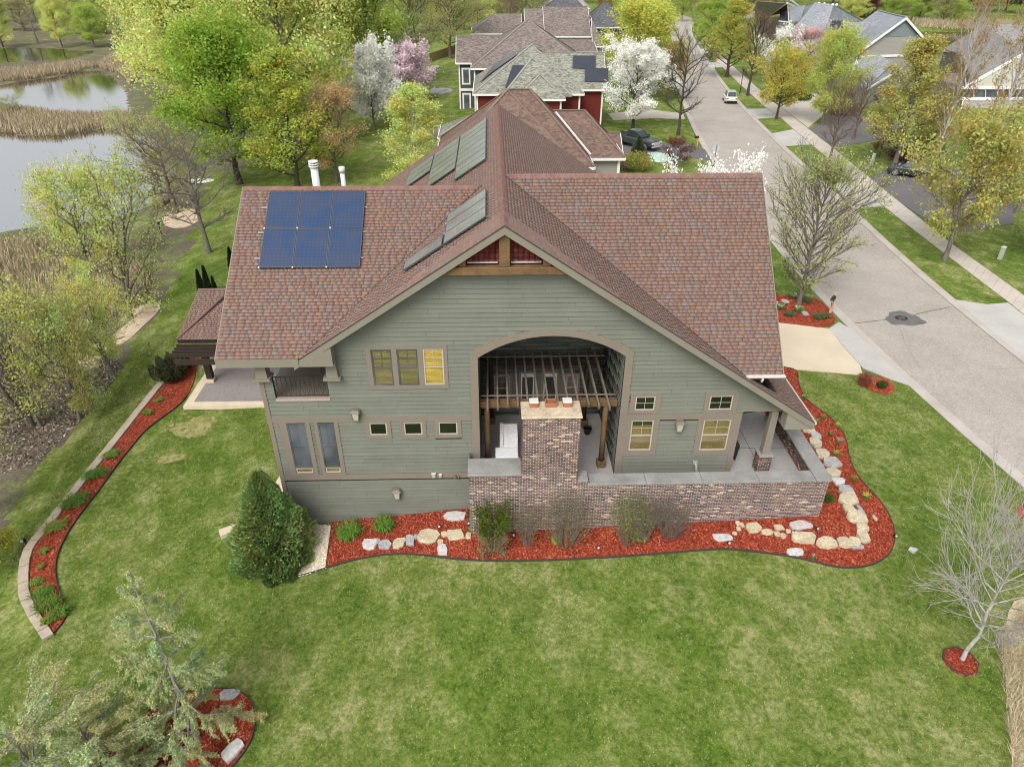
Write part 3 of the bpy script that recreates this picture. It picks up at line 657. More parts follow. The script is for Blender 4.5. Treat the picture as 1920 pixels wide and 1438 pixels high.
def intervals(poly, v):
    xs = []
    n = len(poly)
    for i in range(n):
        (x1, y1), (x2, y2) = poly[i], poly[(i+1) % n]
        if (y1 > v) != (y2 > v): xs.append(x1+(v-y1)*(x2-x1)/(y2-y1))
    xs.sort(); return [(xs[i], xs[i+1]) for i in range(0, len(xs)-1, 2)]
def courses(poly, exp_, wfun, holes=(), v0=None, jointgap=.003, vgap=0.0, minw=.04, offs_=None):
    """cut a polygon in (u, v) into rows of pieces; returns quads (u00,u10,u11,u01,va,vb)"""
    vs = [p[1] for p in poly]; lo, hi = min(vs), max(vs); v = lo if v0 is None else v0; out = []; row = 0
    while v < hi-1e-3:
        va, vb = max(v, lo), min(v+exp_, hi)
        if vb-va < .02: v += exp_; row += 1; continue
        e = 1e-4; ia = intervals(poly, va+e); ib = intervals(poly, vb-e)
        if len(ia) != len(ib):
            im = intervals(poly, (va+vb)/2); ia = ib = im
        segs = [(a0, a1, b0, b1) for (a0, a1), (b0, b1) in zip(ia, ib)]
        for H in holes:
            hv = [p[1] for p in H]
            mid = (va+vb)/2
            if mid < min(hv) or mid > max(hv): continue
            hm = intervals(H, mid); ha = intervals(H, va+e) or hm; hb = intervals(H, vb-e) or hm
            if len(ha) != len(hm): ha = hm
            if len(hb) != len(hm): hb = hm
            for (h0, h1), (k0, k1) in zip(ha, hb):
                ns = []
                for a0, a1, b0, b1 in segs:
                    if h1 <= a0 or h0 >= a1: ns.append((a0, a1, b0, b1)); continue
                    if h0 > a0: ns.append((a0, h0, b0, max(b0, k0)))
                    if h1 < a1: ns.append((h1, a1, min(k1, b1), b1))
                segs = ns
        for a0, a1, b0, b1 in segs:
            L0, L1 = min(a0, b0), max(a1, b1); u = L0 + (offs_(row) if offs_ else 0)
            cuts = []
            while u < L1: cuts.append(u); u += wfun(row)
            cuts.append(u)
            if cuts[0] > L0: cuts = [cuts[0]-wfun(row)]+cuts
            for c0, c1 in zip(cuts[:-1], cuts[1:]):
                q0, q1 = max(c0+jointgap/2, a0), min(c1-jointgap/2, a1); r0, r1 = max(c0+jointgap/2, b0), min(c1-jointgap/2, b1)
                if q1-q0 < 0 and r1-r0 < 0: continue
                q1 = max(q0, q1); r1 = max(r0, r1)
                if (q1-q0)+(r1-r0) < 2*minw: continue
                rect = abs(q0-r0) < 1e-6 and abs(q1-r1) < 1e-6
                out.append((q0, q1, r1, r0, va+vgap/2, vb-vgap/2, rect, row))
        v += exp_; row += 1
    return out
def lay(quads, O, U, V, N, tlo, thi, back=0.0):
    """boxes for the quads: thickness thi at the lower (va) edge, tlo at the upper edge; returns list of 8-point arrays"""
    O, U, V, N = (np.array(a, float) for a in (O, U, V, N)); res = []
    for q0, q1, r1, r0, va, vb, rect, row in quads:
        P = lambda u, v, n: O+U*u+V*v+N*n
        res.append(np.array([P(q0, va, back), P(q1, va, back), P(r1, vb, back), P(r0, vb, back), P(q0, va, thi), P(q1, va, thi), P(r1, vb, tlo), P(r0, vb, tlo)]))
    return res
HF = np.array([(0, 3, 2, 1), (4, 5, 6, 7), (0, 1, 5, 4), (1, 2, 6, 5), (2, 3, 7, 6), (3, 0, 4, 7)])
HFN = HF[1:]
def stuffmesh(name, boxes, mat, parent, **k):
    if not boxes: return
    V = np.concatenate(boxes); n = len(boxes); F = (HFN[None]+(np.arange(n)*8)[:, None, None]).reshape(-1, 4)
    if parent is not None: V = V-np.array(parent.matrix_world.translation if False else PO.get(parent.name, (0, 0, 0)))
    return link(name, npmesh(name, V, F, mat), parent, kind='stuff', **k)
PO = {}
def piecewise(name, sname, boxes, mat_o, mat_i, parent, limit=300, score=None, share=True):
    """the largest-showing pieces as objects sharing one mesh where they are alike, the rest joined"""
    if score is None: score = lambda b: -np.linalg.norm(b.mean(0)-CAMP)
    order = sorted(range(len(boxes)), key=lambda i: -score(boxes[i]))
    single = order[:limit]; rest = [boxes[i] for i in order[limit:]]
    off = np.array(PO.get(parent.name, (0, 0, 0)))
    cache = {}
    for i in single:
        b = boxes[i]; o0 = b[0]; key = tuple(np.round(b-o0, 3).ravel())
        if key not in cache:
            me = bpy.data.meshes.new(name); me.from_pydata([tuple(p) for p in (b-o0)], [], [tuple(f) for f in HFN]); me.materials.append(mat_o); cache[key] = me
        o = link(name, cache[key], parent); o.location = tuple(o0-off)
    stuffmesh(sname, rest, mat_i, parent)

# ---- roofs ------------------------------------------------------------
roof = empty('roof', (0, 0, 0)); roof.parent = house
shr = random.Random(5)
wsh = lambda row: shr.choice([.13, .20, .26, .32, .17, .28])
def slope(origin, U, V, poly, thick=.16):
    """poly in (u, v): v runs up the slope; deck slab + shingle boxes"""
    O, U, V = np.array(origin, float), np.array(U, float), np.array(V, float); U /= np.linalg.norm(U); V /= np.linalg.norm(V)
    N = np.cross(U, V)
    if N[2] < 0: N = -N
    mb = MB(); mb.prism([O+U*u+V*v for u, v in poly], -N*thick); mb.build('roof_deck', M['roofbase'], roof)
    return lay(courses(poly, .149, wsh, jointgap=.003, vgap=.005), O, U, V, N, .003, .030)  # dark deck showing in the row gaps stands in for butt shadows
SHB = []
nl = math.sqrt(1+.69**2); nr = math.sqrt(2); ng = math.sqrt(1+MG**2)
# left wing front slope: (X, Y) footprint -> (u, v)
ridgeLY = 5.8; eL = -.62
vl = lambda y: (y-eL)*nl
vx = lambda y, zf: -(ZR-zf(y))/MG          # valley X on the left
polyL = [(-10.6, 0), (vx(eL, Lz)+0.02, 0), (vx(ridgeLY, Lz), vl(ridgeLY)), (-10.6, vl(ridgeLY))]
SHB += slope((0, eL, Lz(eL)), (1, 0, 0), (0, 1, .69), polyL)
# left wing rear slope (seen from other places)
zrl = Lz(ridgeLY)
polyLb = [(-10.6, 0), (-7.0, 0), (vx(ridgeLY, Lz), vl(ridgeLY)), (-10.6, vl(ridgeLY))]
SHB += slope((0, 2*ridgeLY-eL, Lz(eL)), (1, 0, 0), (0, -1, .69), polyLb)
ridgeRY = 5.78; eR = -.28
vr = lambda y: (y-eR)*nr
polyR = [((ZR-Rz(eR))/MG, 0), (10.78, 0), (10.78, vr(ridgeRY)), ((ZR-Rz(ridgeRY))/MG, vr(ridgeRY))]
SHB += slope((0, eR, Rz(eR)), (1, 0, 0), (0, 1, 1), polyR)
polyRb = [((ZR-Rz(eR))/MG, 0), (10.78, 0), (10.78, vr(ridgeRY)), ((ZR-Rz(ridgeRY))/MG, vr(ridgeRY))]
SHB += slope((0, 2*ridgeRY-eR, Rz(eR)), (1, 0, 0), (0, -1, 1), polyRb)
# main gable, left slope: u along Y, v = up the slope from the eave ; eave at x=-XE
def gab(x): return (abs(x))*ng
# left: coordinates (Y, s) with s measured from the ridge downwards -> v = -s
yv = lambda x: ((gabz(x)-6.6)/.69)
ptsL = [(YF, -gab(-7.75)), (yv(-7.75), -gab(-7.75)), (ridgeLY, -gab(vx(ridgeLY, Lz))), (2*ridgeLY-eL+.3, -gab(-7.75)), (YB, -gab(-7.75)), (YB, 0), (YF, 0)]
ptsL[1] = (max(YF+.02, yv(-7.75)), -gab(-7.75))
SHB += slope((0, 0, ZR), (0, 1, 0), (1, 0, MG), ptsL)
xvr = lambda y: (ZR-Rz(y))/MG
ptsR = [(YF, -gab(12.35)), (2.8, -gab(12.35)), (2.8, -gab(10.9)), (eR+.3, -gab(10.9)), (eR, -gab(xvr(eR))), (ridgeRY, -gab(xvr(ridgeRY))), (2*ridgeRY-eR, -gab(xvr(eR))), (YB, -gab(9.36)), (YB, 0), (YF, 0)]
SHB += slope((0, 0, ZR), (0, 1, 0), (-1, 0, MG), ptsR)
piecewise('shingle', 'shingles', SHB, M['shingle_o'], M['shingle_i'], roof, 300)
# ridge caps, one overlapping cap after another
def ridge(a, b, w=.17, sl1=(1, 0, -.663), sl2=(-1, 0, -.663), step=.2):
    a, b = np.array(a, float), np.array(b, float); L = np.linalg.norm(b-a); d = (b-a)/L; n = int(L/step); mb = MB()
    s1 = np.array(sl1, float); s1 /= np.linalg.norm(s1); s2 = np.array(sl2, float); s2 /= np.linalg.norm(s2)
    for i in range(n):
        p = a+d*i*step; q = a+d*(i+1.08)*step; up = np.array([0, 0, .045]); u2 = np.array([0, 0, .025])
        for s in (s1, s2):
            mb.add([p+up, p+s*w+up, q+s*w+u2, q+u2, p-up*.3, p+s*w-up*.3, q+s*w-up*.3, q-up*.3], [(0, 1, 2, 3), (0, 4, 5, 1), (1, 5, 6, 2), (3, 2, 6, 7)])
    mb.build('ridge_cap', M['ridgecap'], roof)
ridge((0, YF, ZR+.0), (0, YB, ZR))
ridge((-10.6, ridgeLY, zrl), (vx(ridgeLY, Lz)-.15, ridgeLY, zrl), sl1=(0, -1, -.69), sl2=(0, 1, -.69))
ridge((10.78, ridgeRY, Rz(ridgeRY)), (.25, ridgeRY, Rz(ridgeRY)), sl1=(0, -1, -1), sl2=(0, 1, -1))
# valley flashings
def valley(a, b):
    mb = MB(); mb.tube([np.array(a)+[0, 0, .02], np.array(b)+[0, 0, .02]], .022, 5); mb.build('valley_flashing', M['edging'], roof)
valley((vx(-.45, Lz), -.45, Lz(-.45)), (vx(ridgeLY, Lz), ridgeLY, Lz(ridgeLY))); valley((xvr(-.25), -.25, Rz(-.25)), (xvr(ridgeRY), ridgeRY, Rz(ridgeRY)))
# rakes, fascias, soffits
def board(name, a, b, h, t=.04, mat=None, drop=0.0):
    a, b = np.array(a, float), np.array(b, float); mb = MB()
    d = np.array([0, 0, -h]); mb.prism([a, b, b+d, a+d], (0, t, 0)); return mb.build(name, mat or M['fascia'], roof)
yf = YF-.045
board('rake_board', (0, yf, ZR-.0), (-7.80, yf, gabz(-7.80)), .30); board('rake_board', (0, yf, ZR-.0), (12.37, yf, gabz(12.37)), .30)
mb = MB(); dk = np.array([0, -.03, 0])
for s, x1 in ((-1, 7.80), (1, 12.37)):
    a = np.array([0, yf-.012, ZR+.025]); b = np.array([s*x1, yf-.012, gabz(x1)+.025]); mb.prism([a, b, b-[0, 0, .045], a-[0, 0, .045]], (0, .03, 0))
mb.build('drip_edge', M['edging'], roof)
mb = MB()   # soffit under the gable overhang
for s, x1 in ((-1, 7.75), (1, 12.30)):
    z0, z1 = ZR-.26, gabz(x1)-.26
    mb.add([(0, YF, z0), (s*x1, YF, z1), (s*x1, .0, z1), (0, .0, z0)], [(0, 1, 2, 3)])
mb.build('soffit', M['soffit'], roof)
# left eave: fascia/soffit box
mb = MB(); mb.box(-10.6, -7.6, eL-.05, eL, Lz(eL)-.34, Lz(eL)-.01); mb.build('fascia', M['fascia'], roof)
mb = MB(); mb.box(-10.55, -6.3, eL+.002, 3.0, Lz(eL)-.34, Lz(eL)-.30); mb.build('soffit', M['soffit'], roof)
mb = MB(); mb.prism([(-7.6, eL-.04, Lz(eL)-.34), (-6.35, eL-.04, Lz(eL)-.34), (-6.35, eL-.04, 6.6), (-7.6, eL-.04, gabz(7.6)-.22)], (0, .6, 0)); mb.build('soffit_return', M['fascia'], roof)
for x in (-10.64,):
    mb = MB(); a = np.array([x, eL, Lz(eL)]); b = np.array([x, ridgeLY, zrl]); c = np.array([x, 2*ridgeLY-eL, Lz(eL)])
    mb.prism([a, b, b-[0, 0, .28], a-[0, 0, .28]], (.04, 0, 0)); mb.prism([b, c, c-[0, 0, .28], b-[0, 0, .28]], (.04, 0, 0)); mb.build('rake_board', M['fascia'], roof)
mb = MB(); a = np.array([10.78, eR, Rz(eR)]); b = np.array([10.78, ridgeRY, Rz(ridgeRY)]); c = np.array([10.78, 2*ridgeRY-eR, Rz(eR)])
mb.prism([a, b, b-[0, 0, .28], a-[0, 0, .28]], (.04, 0, 0)); mb.prism([b, c, c-[0, 0, .28], b-[0, 0, .28]], (.04, 0, 0)); mb.build('rake_board', M['fascia'], roof)
# gutters on the right
def gutter(a, b, r=.065, dn=None):
    a, b = np.array(a, float), np.array(b, float); d = b-a; d /= np.linalg.norm(d); n = np.cross(d, [0, 0, 1]); mb = MB(); prof = [(-r, r*.8), (-r, -r*.3), (-r*.6, -r), (r*.6, -r), (r, -r*.3), (r, r*.9), (r*.8, r*.9), (r*.8, -r*.2), (-r*.8, -r*.2), (-r*.8, r*.8)]
    P = [a+n*x+np.array([0, 0, z]) for x, z in prof]; mb.prism(P, b-a); return mb.build('gutter', M['white2'], roof)
M['white2'] = simple('gutter_paint', (.62, .59, .54), .5, .08, 2)
gutter((9.3, eR-.06, Rz(eR)-.04), (10.85, eR-.06, Rz(eR)-.04))
gutter((12.42, YF, gabz(12.37)-.05), (12.42, 2.8, gabz(12.37)-.05), .05)
mb = MB(); mb.tube([(10.0, eR-.06, Rz(eR)-.08), (10.0, eR-.02, Rz(eR)-.3), (10.0, eR+.2, Rz(eR)-.34)], .045, 6); mb.build('downspout', M['white2'], roof)
mb = MB(); mb.prism([(12.35, YF, gabz(12.35)-.02), (12.35, YF, gabz(12.35)-.34), (11.2, YF, gabz(12.35)-.34), (11.2, YF, gabz(11.2)-.24)], (0, .5, 0)); mb.build('soffit_return', M['soffit'], roof)
mb = MB(); mb.box(11.2, 12.34, YF+.505, 2.8, gabz(12.35)-.34, gabz(12.35)-.30); mb.build('soffit', M['soffit'], roof)

# ---- front wall ---------------------------------------------------------
wall = empty('wall', (0, 0, 0)); wall.parent = house
zb = lambda x: gz(x, 0)-.15
LX, RX = -9.43, 9.62
rk = lambda x: gabz(x)-.27
TOPL = Lz(eL)-.32
outline = [(LX, -3.0), (-1.33, -3.0), (-1.33, -.10), (RX, -.10), (RX, 3.12), (11.22, 3.12), (11.22, rk(11.22)), (2.2, rk(2.2)), (2.2, 9.34), (-2.2, 9.34), (-2.2, rk(2.2)), (-7.2, rk(7.2)), (-7.2, TOPL), (-8.95, TOPL), (LX, TOPL)]
# arch opening (outer edge of its trim)
def arcpts(x0, x1, zs, zt, n=18):
    xm = (x0+x1)/2; w = (x1-x0)/2; h = zt-zs; Rr_ = (w*w+h*h)/(2*h); zc_ = zt-Rr_
    a0 = math.asin(w/Rr_); return [(xm+Rr_*math.sin(-a0+2*a0*i/n), zc_+Rr_*math.cos(-a0+2*a0*i/n)) for i in range(n+1)]
AO = arcpts(-1.33, 4.93, 6.02, 6.97); AI = arcpts(-1.02, 4.63, 5.78, 6.70)
archO = [(-1.33, -3.2)]+AO+[(4.93, -3.2)]
archI = [(-1.02, -3.2)]+AI+[(4.63, -3.2)]
balc = [(-9.5, 5.0), (-8.93, 5.0), (-8.93, 4.03), (-6.83, 4.03), (-6.83, TOPL+.3), (-9.5, TOPL+.3)]
balc = [(-8.93, 4.03), (-6.83, 4.03), (-6.83, 7), (-8.93, 7)]
balc2 = [(-9.6, 5.05), (-8.93, 5.05), (-8.93, 7), (-9.6, 7)]
def rect(x0, x1, z0, z1): return [(x0, z0), (x1, z0), (x1, z1), (x0, z1)]
trims = []   # holes in the siding where trim or windows sit
W_ = dict(tri=(-5.23, -2.17, 4.42, 6.34), pair=(-8.97, -6.67, .02, 2.88), s1=(-5.60, -4.58, 2.06, 2.95), s2=(-4.22, -3.17, 2.05, 2.94), s3=(-2.83, -1.75, 2.04, 2.94),
          rt1=(5.0, 6.22, 3.11, 4.07), rt2=(7.98, 9.33, 3.09, 4.06), rl1=(4.90, 6.28, 1.0, 2.84), rl2=(7.86, 9.45, .95, 2.82))
holes = [archO, balc, balc2]+[rect(*W_[k]) for k in W_]
holes += [rect(LX-.1, LX+.17, -.1, 4.9), rect(RX-.22, RX+.01, -.2, 2.8), rect(LX, -1.33, 2.88, 3.14), rect(LX, -1.33, -.06, .22), rect(4.93, RX, 2.80, 3.09)]
bq = random.Random(3)
qs = courses(outline, .1905, lambda r: bq.choice([3.66, 3.66, 2.4, 3.0]), holes, v0=-3.0, jointgap=.006, vgap=.013, offs_=lambda r: -bq.random()*3)
bx = lay(qs, (0, 0, 0), (1, 0, 0), (0, 0, 1), (0, -1, 0), .002, .034, -.0)
piecewise('siding_board', 'siding_boards', bx, M['siding'], M['siding_i'], wall, 300, score=lambda b: np.ptp(b[:, 0])*np.ptp(b[:, 2]))
# wall core: cut into cells behind the boards, with the same openings
wq = courses([(LX, -3.0), (RX, -3.0), (RX, 3.12), (11.22, 3.12), (11.22, rk(11.22)), (0, rk(0)), (-7.2, rk(7.2)), (-7.2, TOPL), (LX, TOPL)], .25, lambda r: 30.0, [archI, balc, balc2], jointgap=0, vgap=0, minw=.001)
bb = lay(wq, (0, 0, 0), (1, 0, 0), (0, 0, 1), (0, -1, 0), -.014, -.014, -.16)
V = np.concatenate(bb); F_ = (HFN[None]+(np.arange(len(bb))*8)[:, None, None]).reshape(-1, 4); link('wall_shade_core', npmesh('wall_shade_core', V, F_, M['wallback_shade']), wall)
# side, rear walls of the house body
mb = MB(); mb.box(LX, LX+.15, .17, 13, -3.2, 3.9); mb.box(LX, LX+.15, 3.2, 11, 3.9, 6.0); mb.add([(LX, .0+3.2, 6.0), (LX, 11, 6.0), (LX, 5.8, 9.9)], [(0, 1, 2)]); mb.box(LX, 9.5, 18.9, 19.1, -3, 4.6); mb.box(9.47, 9.62, .17, 19, -.4, 4.7)
mb.box(9.62, 10.4, 3.3, 3.45, -.3, 4.9); mb.box(10.25, 10.4, 3.45, 11, -.9, 4.9); mb.prism([(10.3, .1, 4.9), (10.3, 11.2, 4.9), (10.3, 5.78, 10.7)], (.1, 0, 0)); mb.build('side_wall', M['siding_i'], house)
# trims
def facade(name, x0, x1, z0, z1, t=.045, mat='trim', parent=None, y=0): mb = MB(); mb.box(x0, x1, y-t, y, z0, z1); return mb.build(name, M[mat], parent or house)
facade('corner_board', LX, LX+.17, -3.0, 4.88, .05)
facade('belt_board', LX+.172, -1.332, 2.88, 3.14, .04); facade('belt_board', LX+.172, -1.332, -.06, .22, .04); facade('belt_board', 4.932, RX, 2.80, 3.09, .04)
facade('corner_board', RX-.22, RX, -.15, 2.798, .045)
mb = MB(); mb.box(RX-.22, RX+.01, .003, .2, -.15, 3.12); mb.box(RX+.012, 11.22, -.02, .2, 3.125, 3.32); mb.build('porch_beam', M['trim'], house)
# arch casing
mb = MB(); n = len(AO)
vs = []
for (xo, zo), (xi, zi) in zip(AO, AI): vs += [(xo, -.06, zo), (xi, -.06, zi), (xo, 0.0, zo), (xi, 0.14, zi)]
fs = []
for i in range(n-1):
    a, b = i*4, (i+1)*4; fs += [(a, b, b+1, a+1), (a, a+2, b+2, b), (a+1, b+1, b+3, a+3)]
mb.add(vs, fs); mb.box(-1.33, -1.02, -.06, .14, -1.9, AO[0][1]-.24) ; mb.box(4.63, 4.93, -.06, .14, -.15, AO[0][1]-.24)
mb.add([(-1.33, -.06, 5.78), (-1.02, -.06, 5.78), (-1.33, -.06, AO[0][1]), (4.93, -.06, 5.78), (4.63, -.06, 5.78), (4.93, -.06, AO[0][1])], [(0, 1, 2), (3, 5, 4)])
mb.build('arch_casing', M['trim'], house)
# gable ornament: beam, king post, posts, red panel
gp_ = empty('gable_truss', (0, 0, 0)); gp_.parent = house
M['redshake'] = pieces('red_shake', [(0, (.12, .030, .028)), (.5, (.16, .038, .034)), (1, (.20, .05, .042))], 'island', .8, .2, fine=.15, interp='LINEAR')
gq = courses([(-2.3, 9.35), (2.3, 9.35), (2.3, rk(2.3)), (0, rk(0)), (-2.3, rk(2.3))], .2, lambda r: .2, jointgap=.012, offs_=lambda r: -(r % 2)*.1)
for b in lay(gq, (0, 0, 0), (1, 0, 0), (0, 0, 1), (0, -1, 0), .004, .018): pass
stuffmesh('red_shakes', lay(gq, (0, 0, 0), (1, 0, 0), (0, 0, 1), (0, -1, 0), .004, .018), M['redshake'], gp_)
for nm, a in (('beam', (-2.7, 2.7, -.50, -.22, 9.33, 9.62)), ('post', (-.19, .19, -.48, -.18, 9.623, 10.78)), ('post', (-1.62, -1.34, -.42, -.2, 9.623, rk(1.4)-.02)), ('post', (1.34, 1.62, -.42, -.2, 9.623, rk(1.4)-.02))):
    mb = MB(); 
    if nm == 'beam': mb.prism([(-2.72, -.5, 9.33), (2.72, -.5, 9.33), (2.28, -.5, 9.62), (-2.28, -.5, 9.62)], (0, .28, 0))
    else: mb.box(*a)
    mb.build('truss_'+nm, M['timber'], gp_, bevel=.02)
mb = MB(); mb.box(-1.3, -.23, -.1, -.02, 9.625, 9.66); mb.box(.23, 1.3, -.1, -.02, 9.625, 9.66); mb.build('ledge', M['white'], gp_)

# ---- windows -----------------------------------------------------------
def window(name, x0, x1, z0, z1, tr, kind='double', glass='clear', blind=None, mull=(2, 2), frame='offwhite', y=0, casing=True, parent=None):
    """glass opening x0..x1,z0..z1 ; tr casing outer rect or None"""
    w = empty(name, ((x0+x1)/2, y, z0)); w.parent = parent or house; off = (w.location.x, w.location.y, w.location.z); PO[w.name] = off
    if tr:
        X0, X1, Z0, Z1 = tr; mb = MB(off)
        mb.box(X0, x0, y-.05, y, Z0, Z1); mb.box(x1, X1, y-.05, y, Z0, Z1); mb.box(x0, x1, y-.05, y, z1, Z1); mb.box(x0, x1, y-.05, y, Z0, z0); mb.build('casing', M['trim'], w)
    t = .05; mb = MB(off); f0, f1, g0, g1 = x0+.002, x1-.002, z0+.002, z1-.002
    mb.box(f0, f0+t, y-.035, y+.02, g0, g1); mb.box(f1-t, f1, y-.035, y+.02, g0, g1); mb.box(f0+t, f1-t, y-.035, y+.02, g1-t, g1); mb.box(f0+t, f1-t, y-.035, y+.02, g0, g0+t)
    if kind == 'double': zm = (z0+z1)/2; mb.box(f0+t, f1-t, y-.04, y+.015, zm-.025, zm+.025)
    mb.build('sash', M[frame], w)
    mb = MB(off); mb.box(x0+t, x1-t, y-.012, y-.008, z0+t, z1-t); mb.build('pane', M['thin' if blind else glass], w)
    if mull:
        mb = MB(off); zt0 = (z0+z1)/2+.025 if kind == 'double' else z0+t; zt1 = z1-t; nx, nz = mull
        for i in range(1, nx): xx = x0+t+(x1-x0-2*t)*i/nx; mb.box(xx-.01, xx+.01, y-.022, y-.0125, zt0, zt1)
        for j in range(1, nz): zz = zt0+(zt1-zt0)*j/nz; mb.box(x0+t, x1-t, y-.021, y-.0125, zz-.01, zz+.01)
        mb.build('muntins', M[frame], w)
    if blind:
        m_, zb0, zb1 = blind; mb = MB(off); z = zb0
        while z < zb1-.02: mb.add([(x0+t, y-.002, z), (x1-t, y-.002, z), (x1-t, y+.006, z+.036), (x0+t, y+.006, z+.036)], [(0, 1, 2, 3)]); z += .052
        mb.build('blind', M[m_], w)
    return w
tri = W_['tri']
tw = empty('triple_window', (0, 0, 0)); tw.parent = house
mb = MB(); X0, X1, Z0, Z1 = tri; xs = [(-5.04, -4.27), (-4.07, -3.29), (-3.09, -2.32)]; z0, z1 = 4.60, 6.19
mb.box(X0, xs[0][0], -.05, 0, Z0, Z1); mb.box(xs[0][1], xs[1][0], -.05, 0, Z0, Z1); mb.box(xs[1][1], xs[2][0], -.05, 0, Z0, Z1); mb.box(xs[2][1], X1, -.05, 0, Z0, Z1)
for a, b in xs: mb.box(a, b, -.05, 0, z1, Z1); mb.box(a, b, -.05, 0, Z0, z0)
mb.build('window_casing', M['trim'], house)
window('window', *xs[0], z0, z1, None, blind=('blind_d', 4.66, 6.13), frame='screen', parent=house); window('window', *xs[1], z0, z1, None, blind=('blind_d', 4.66, 6.13), frame='screen', parent=house); window('window', *xs[2], z0, z1, None, blind=('blind_y', 4.66, 6.13), parent=house)
bpy.data.objects.remove(tw)
mb = MB(); X0, X1, Z0, Z1 = W_['pair']; ps = [(-8.72, -7.98, .62, 2.83), (-7.49, -6.84, .62, 2.83)]
mb.box(X0, -8.72, -.05, 0, .0, 2.878); mb.box(-7.98, -7.80, -.05, 0, .22, 2.878); mb.box(-7.64, -7.49, -.05, 0, .22, 2.878); mb.box(-6.84, X1, -.05, 0, .22, 2.878)
for a, b in ((-8.72, -7.98), (-7.49, -6.84)): mb.box(a, b, -.05, 0, .222, .30); mb.box(a, b, -.05, 0, .58, .62)
mb.build('window_casing', M['trim'], house)
mb = MB(); 
for zz in np.arange(.24, 2.86, .1905): mb.box(-7.80, -7.64, -.02, 0, zz, zz+.18)
mb.build('siding_strip', M['siding_i'], house)
for a, b in ((-8.72, -7.98), (-7.49, -6.84)):
    window('window', a, b, .62, 2.83, None, glass='screen', frame='screen', mull=(2, 2)); window('window', a+.02, b-.02, .32, .58, None, kind='single', glass='blindglass' if 'blindglass' in M else 'darkglass', blind=('blind_t', .36, .54), mull=None)
for k in ('s1', 's2', 's3'):
    X0, X1, Z0, Z1 = W_[k]; window('window', X0+.16, X1-.16, Z0+.17, Z1-.12, W_[k], kind='single', glass='darkglass', mull=None)
for k in ('rt1', 'rt2'):
    X0, X1, Z0, Z1 = W_[k]; window('window', X0+.2, X1-.22, Z0+.16, Z1-.14, W_[k], kind='single', glass='darkglass', mull=(2, 2))
for k in ('rl1', 'rl2'):
    X0, X1, Z0, Z1 = W_[k]; window('window', X0+.24, X1-.22, Z0+.26, Z1-.06, W_[k], glass='clear', mull=(2, 2), blind=('blind_t', Z0+.33, Z1-.3 if k == 'rl1' else Z1-.14))

# ---- balcony at the left corner -----------------------------------------
balcony = empty('balcony', (0, 0, 0)); balcony.parent = house
M['deckboard'] = pieces('deck_board', [(0, (.16, .115, .09)), (.5, (.19, .14, .11)), (1, (.175, .128, .10))], 'object', .8, .2, fine=.12, interp='LINEAR')
x = -9.3
while x < -6.3:
    mb = MB((x, 1.6, 3.95)); mb.box(x, x+.125, .16, 3.4, 3.92, 3.95); mb.build('deck_board', M['deckboard'], balcony); x += .142
mb = MB(); mb.box(-9.3, -6.2, .16, 3.4, 3.7, 3.915); mb.build('deck_base', M['trim'], balcony)
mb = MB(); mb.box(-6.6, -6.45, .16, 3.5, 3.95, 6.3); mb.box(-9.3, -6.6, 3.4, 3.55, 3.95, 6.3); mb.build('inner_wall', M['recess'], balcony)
mb = MB(); mb.box(-8.93, -6.83, -.05, .16, 3.93, 4.03); mb.build('sill', simple('balcony_sill', (.38, .30, .25), .7, .08, 4), balcony)
for nm, xa, xb in (('column', -9.46, -8.98), ('column', -6.78, -6.32)):
    mb = MB(); cx_m = (xa+xb)/2; w = (xb-xa)/2
    mb.hexa([(cx_m-w*.95, -.26, 5.1), (cx_m+w*.95, -.26, 5.1), (cx_m+w*.95, .2, 5.1), (cx_m-w*.95, .2, 5.1), (cx_m-w*.72, -.22, TOPL), (cx_m+w*.72, -.22, TOPL), (cx_m+w*.72, .2, TOPL), (cx_m-w*.72, .2, TOPL)])
    mb.box(xa-.12, xb+.08, -.34, .24, 5.0, 5.098); mb.build(nm, M['fascia'], balcony)
rl = empty('railing', (0, 0, 0)); rl.parent = balcony
iron = simple('bronze_iron', (.045, .035, .028), .5, .1, 9, bs=0); mb = MB()
for z in (4.12, 4.98): mb.bar((-8.92, .06, z), (-6.84, .06, z), .03, .03)
for i in range(12):
    xx = -8.85+i*.178; mb.bar((xx, .06, 4.12), (xx+.07, .06, 4.98), .014, .014); mb.bar((xx+.14, .06, 4.12), (xx+.03, .06, 4.98), .014, .014)
mb.build('railing_bars', iron, rl)
# balcony chair
ch = empty('patio_chair', (-7.35, 2.3, 3.95), .2, label='dark metal chair on the corner balcony, mostly under the eave', cat='chair'); mb = MB()
for sx in (-.26, .26):
    for sy in (-.24, .24): mb.bar((sx, sy, 0), (sx, sy*.9, .44), .03, .03)
    mb.bar((sx, -.26, .62), (sx, .26, .62), .03, .03); mb.bar((sx, -.24, .44), (sx, -.26, .62), .03, .03)
mb.build('frame', iron, ch); mb = MB(); mb.box(-.25, .25, -.24, .24, .42, .47); mb.build('seat', M['darkwood'], ch); mb = MB(); mb.prism([(-.25, .24, .47), (.25, .24, .47), (.25, .36, .95), (-.25, .36, .95)], (0, .03, 0)); mb.build('backrest', M['darkwood'], ch)
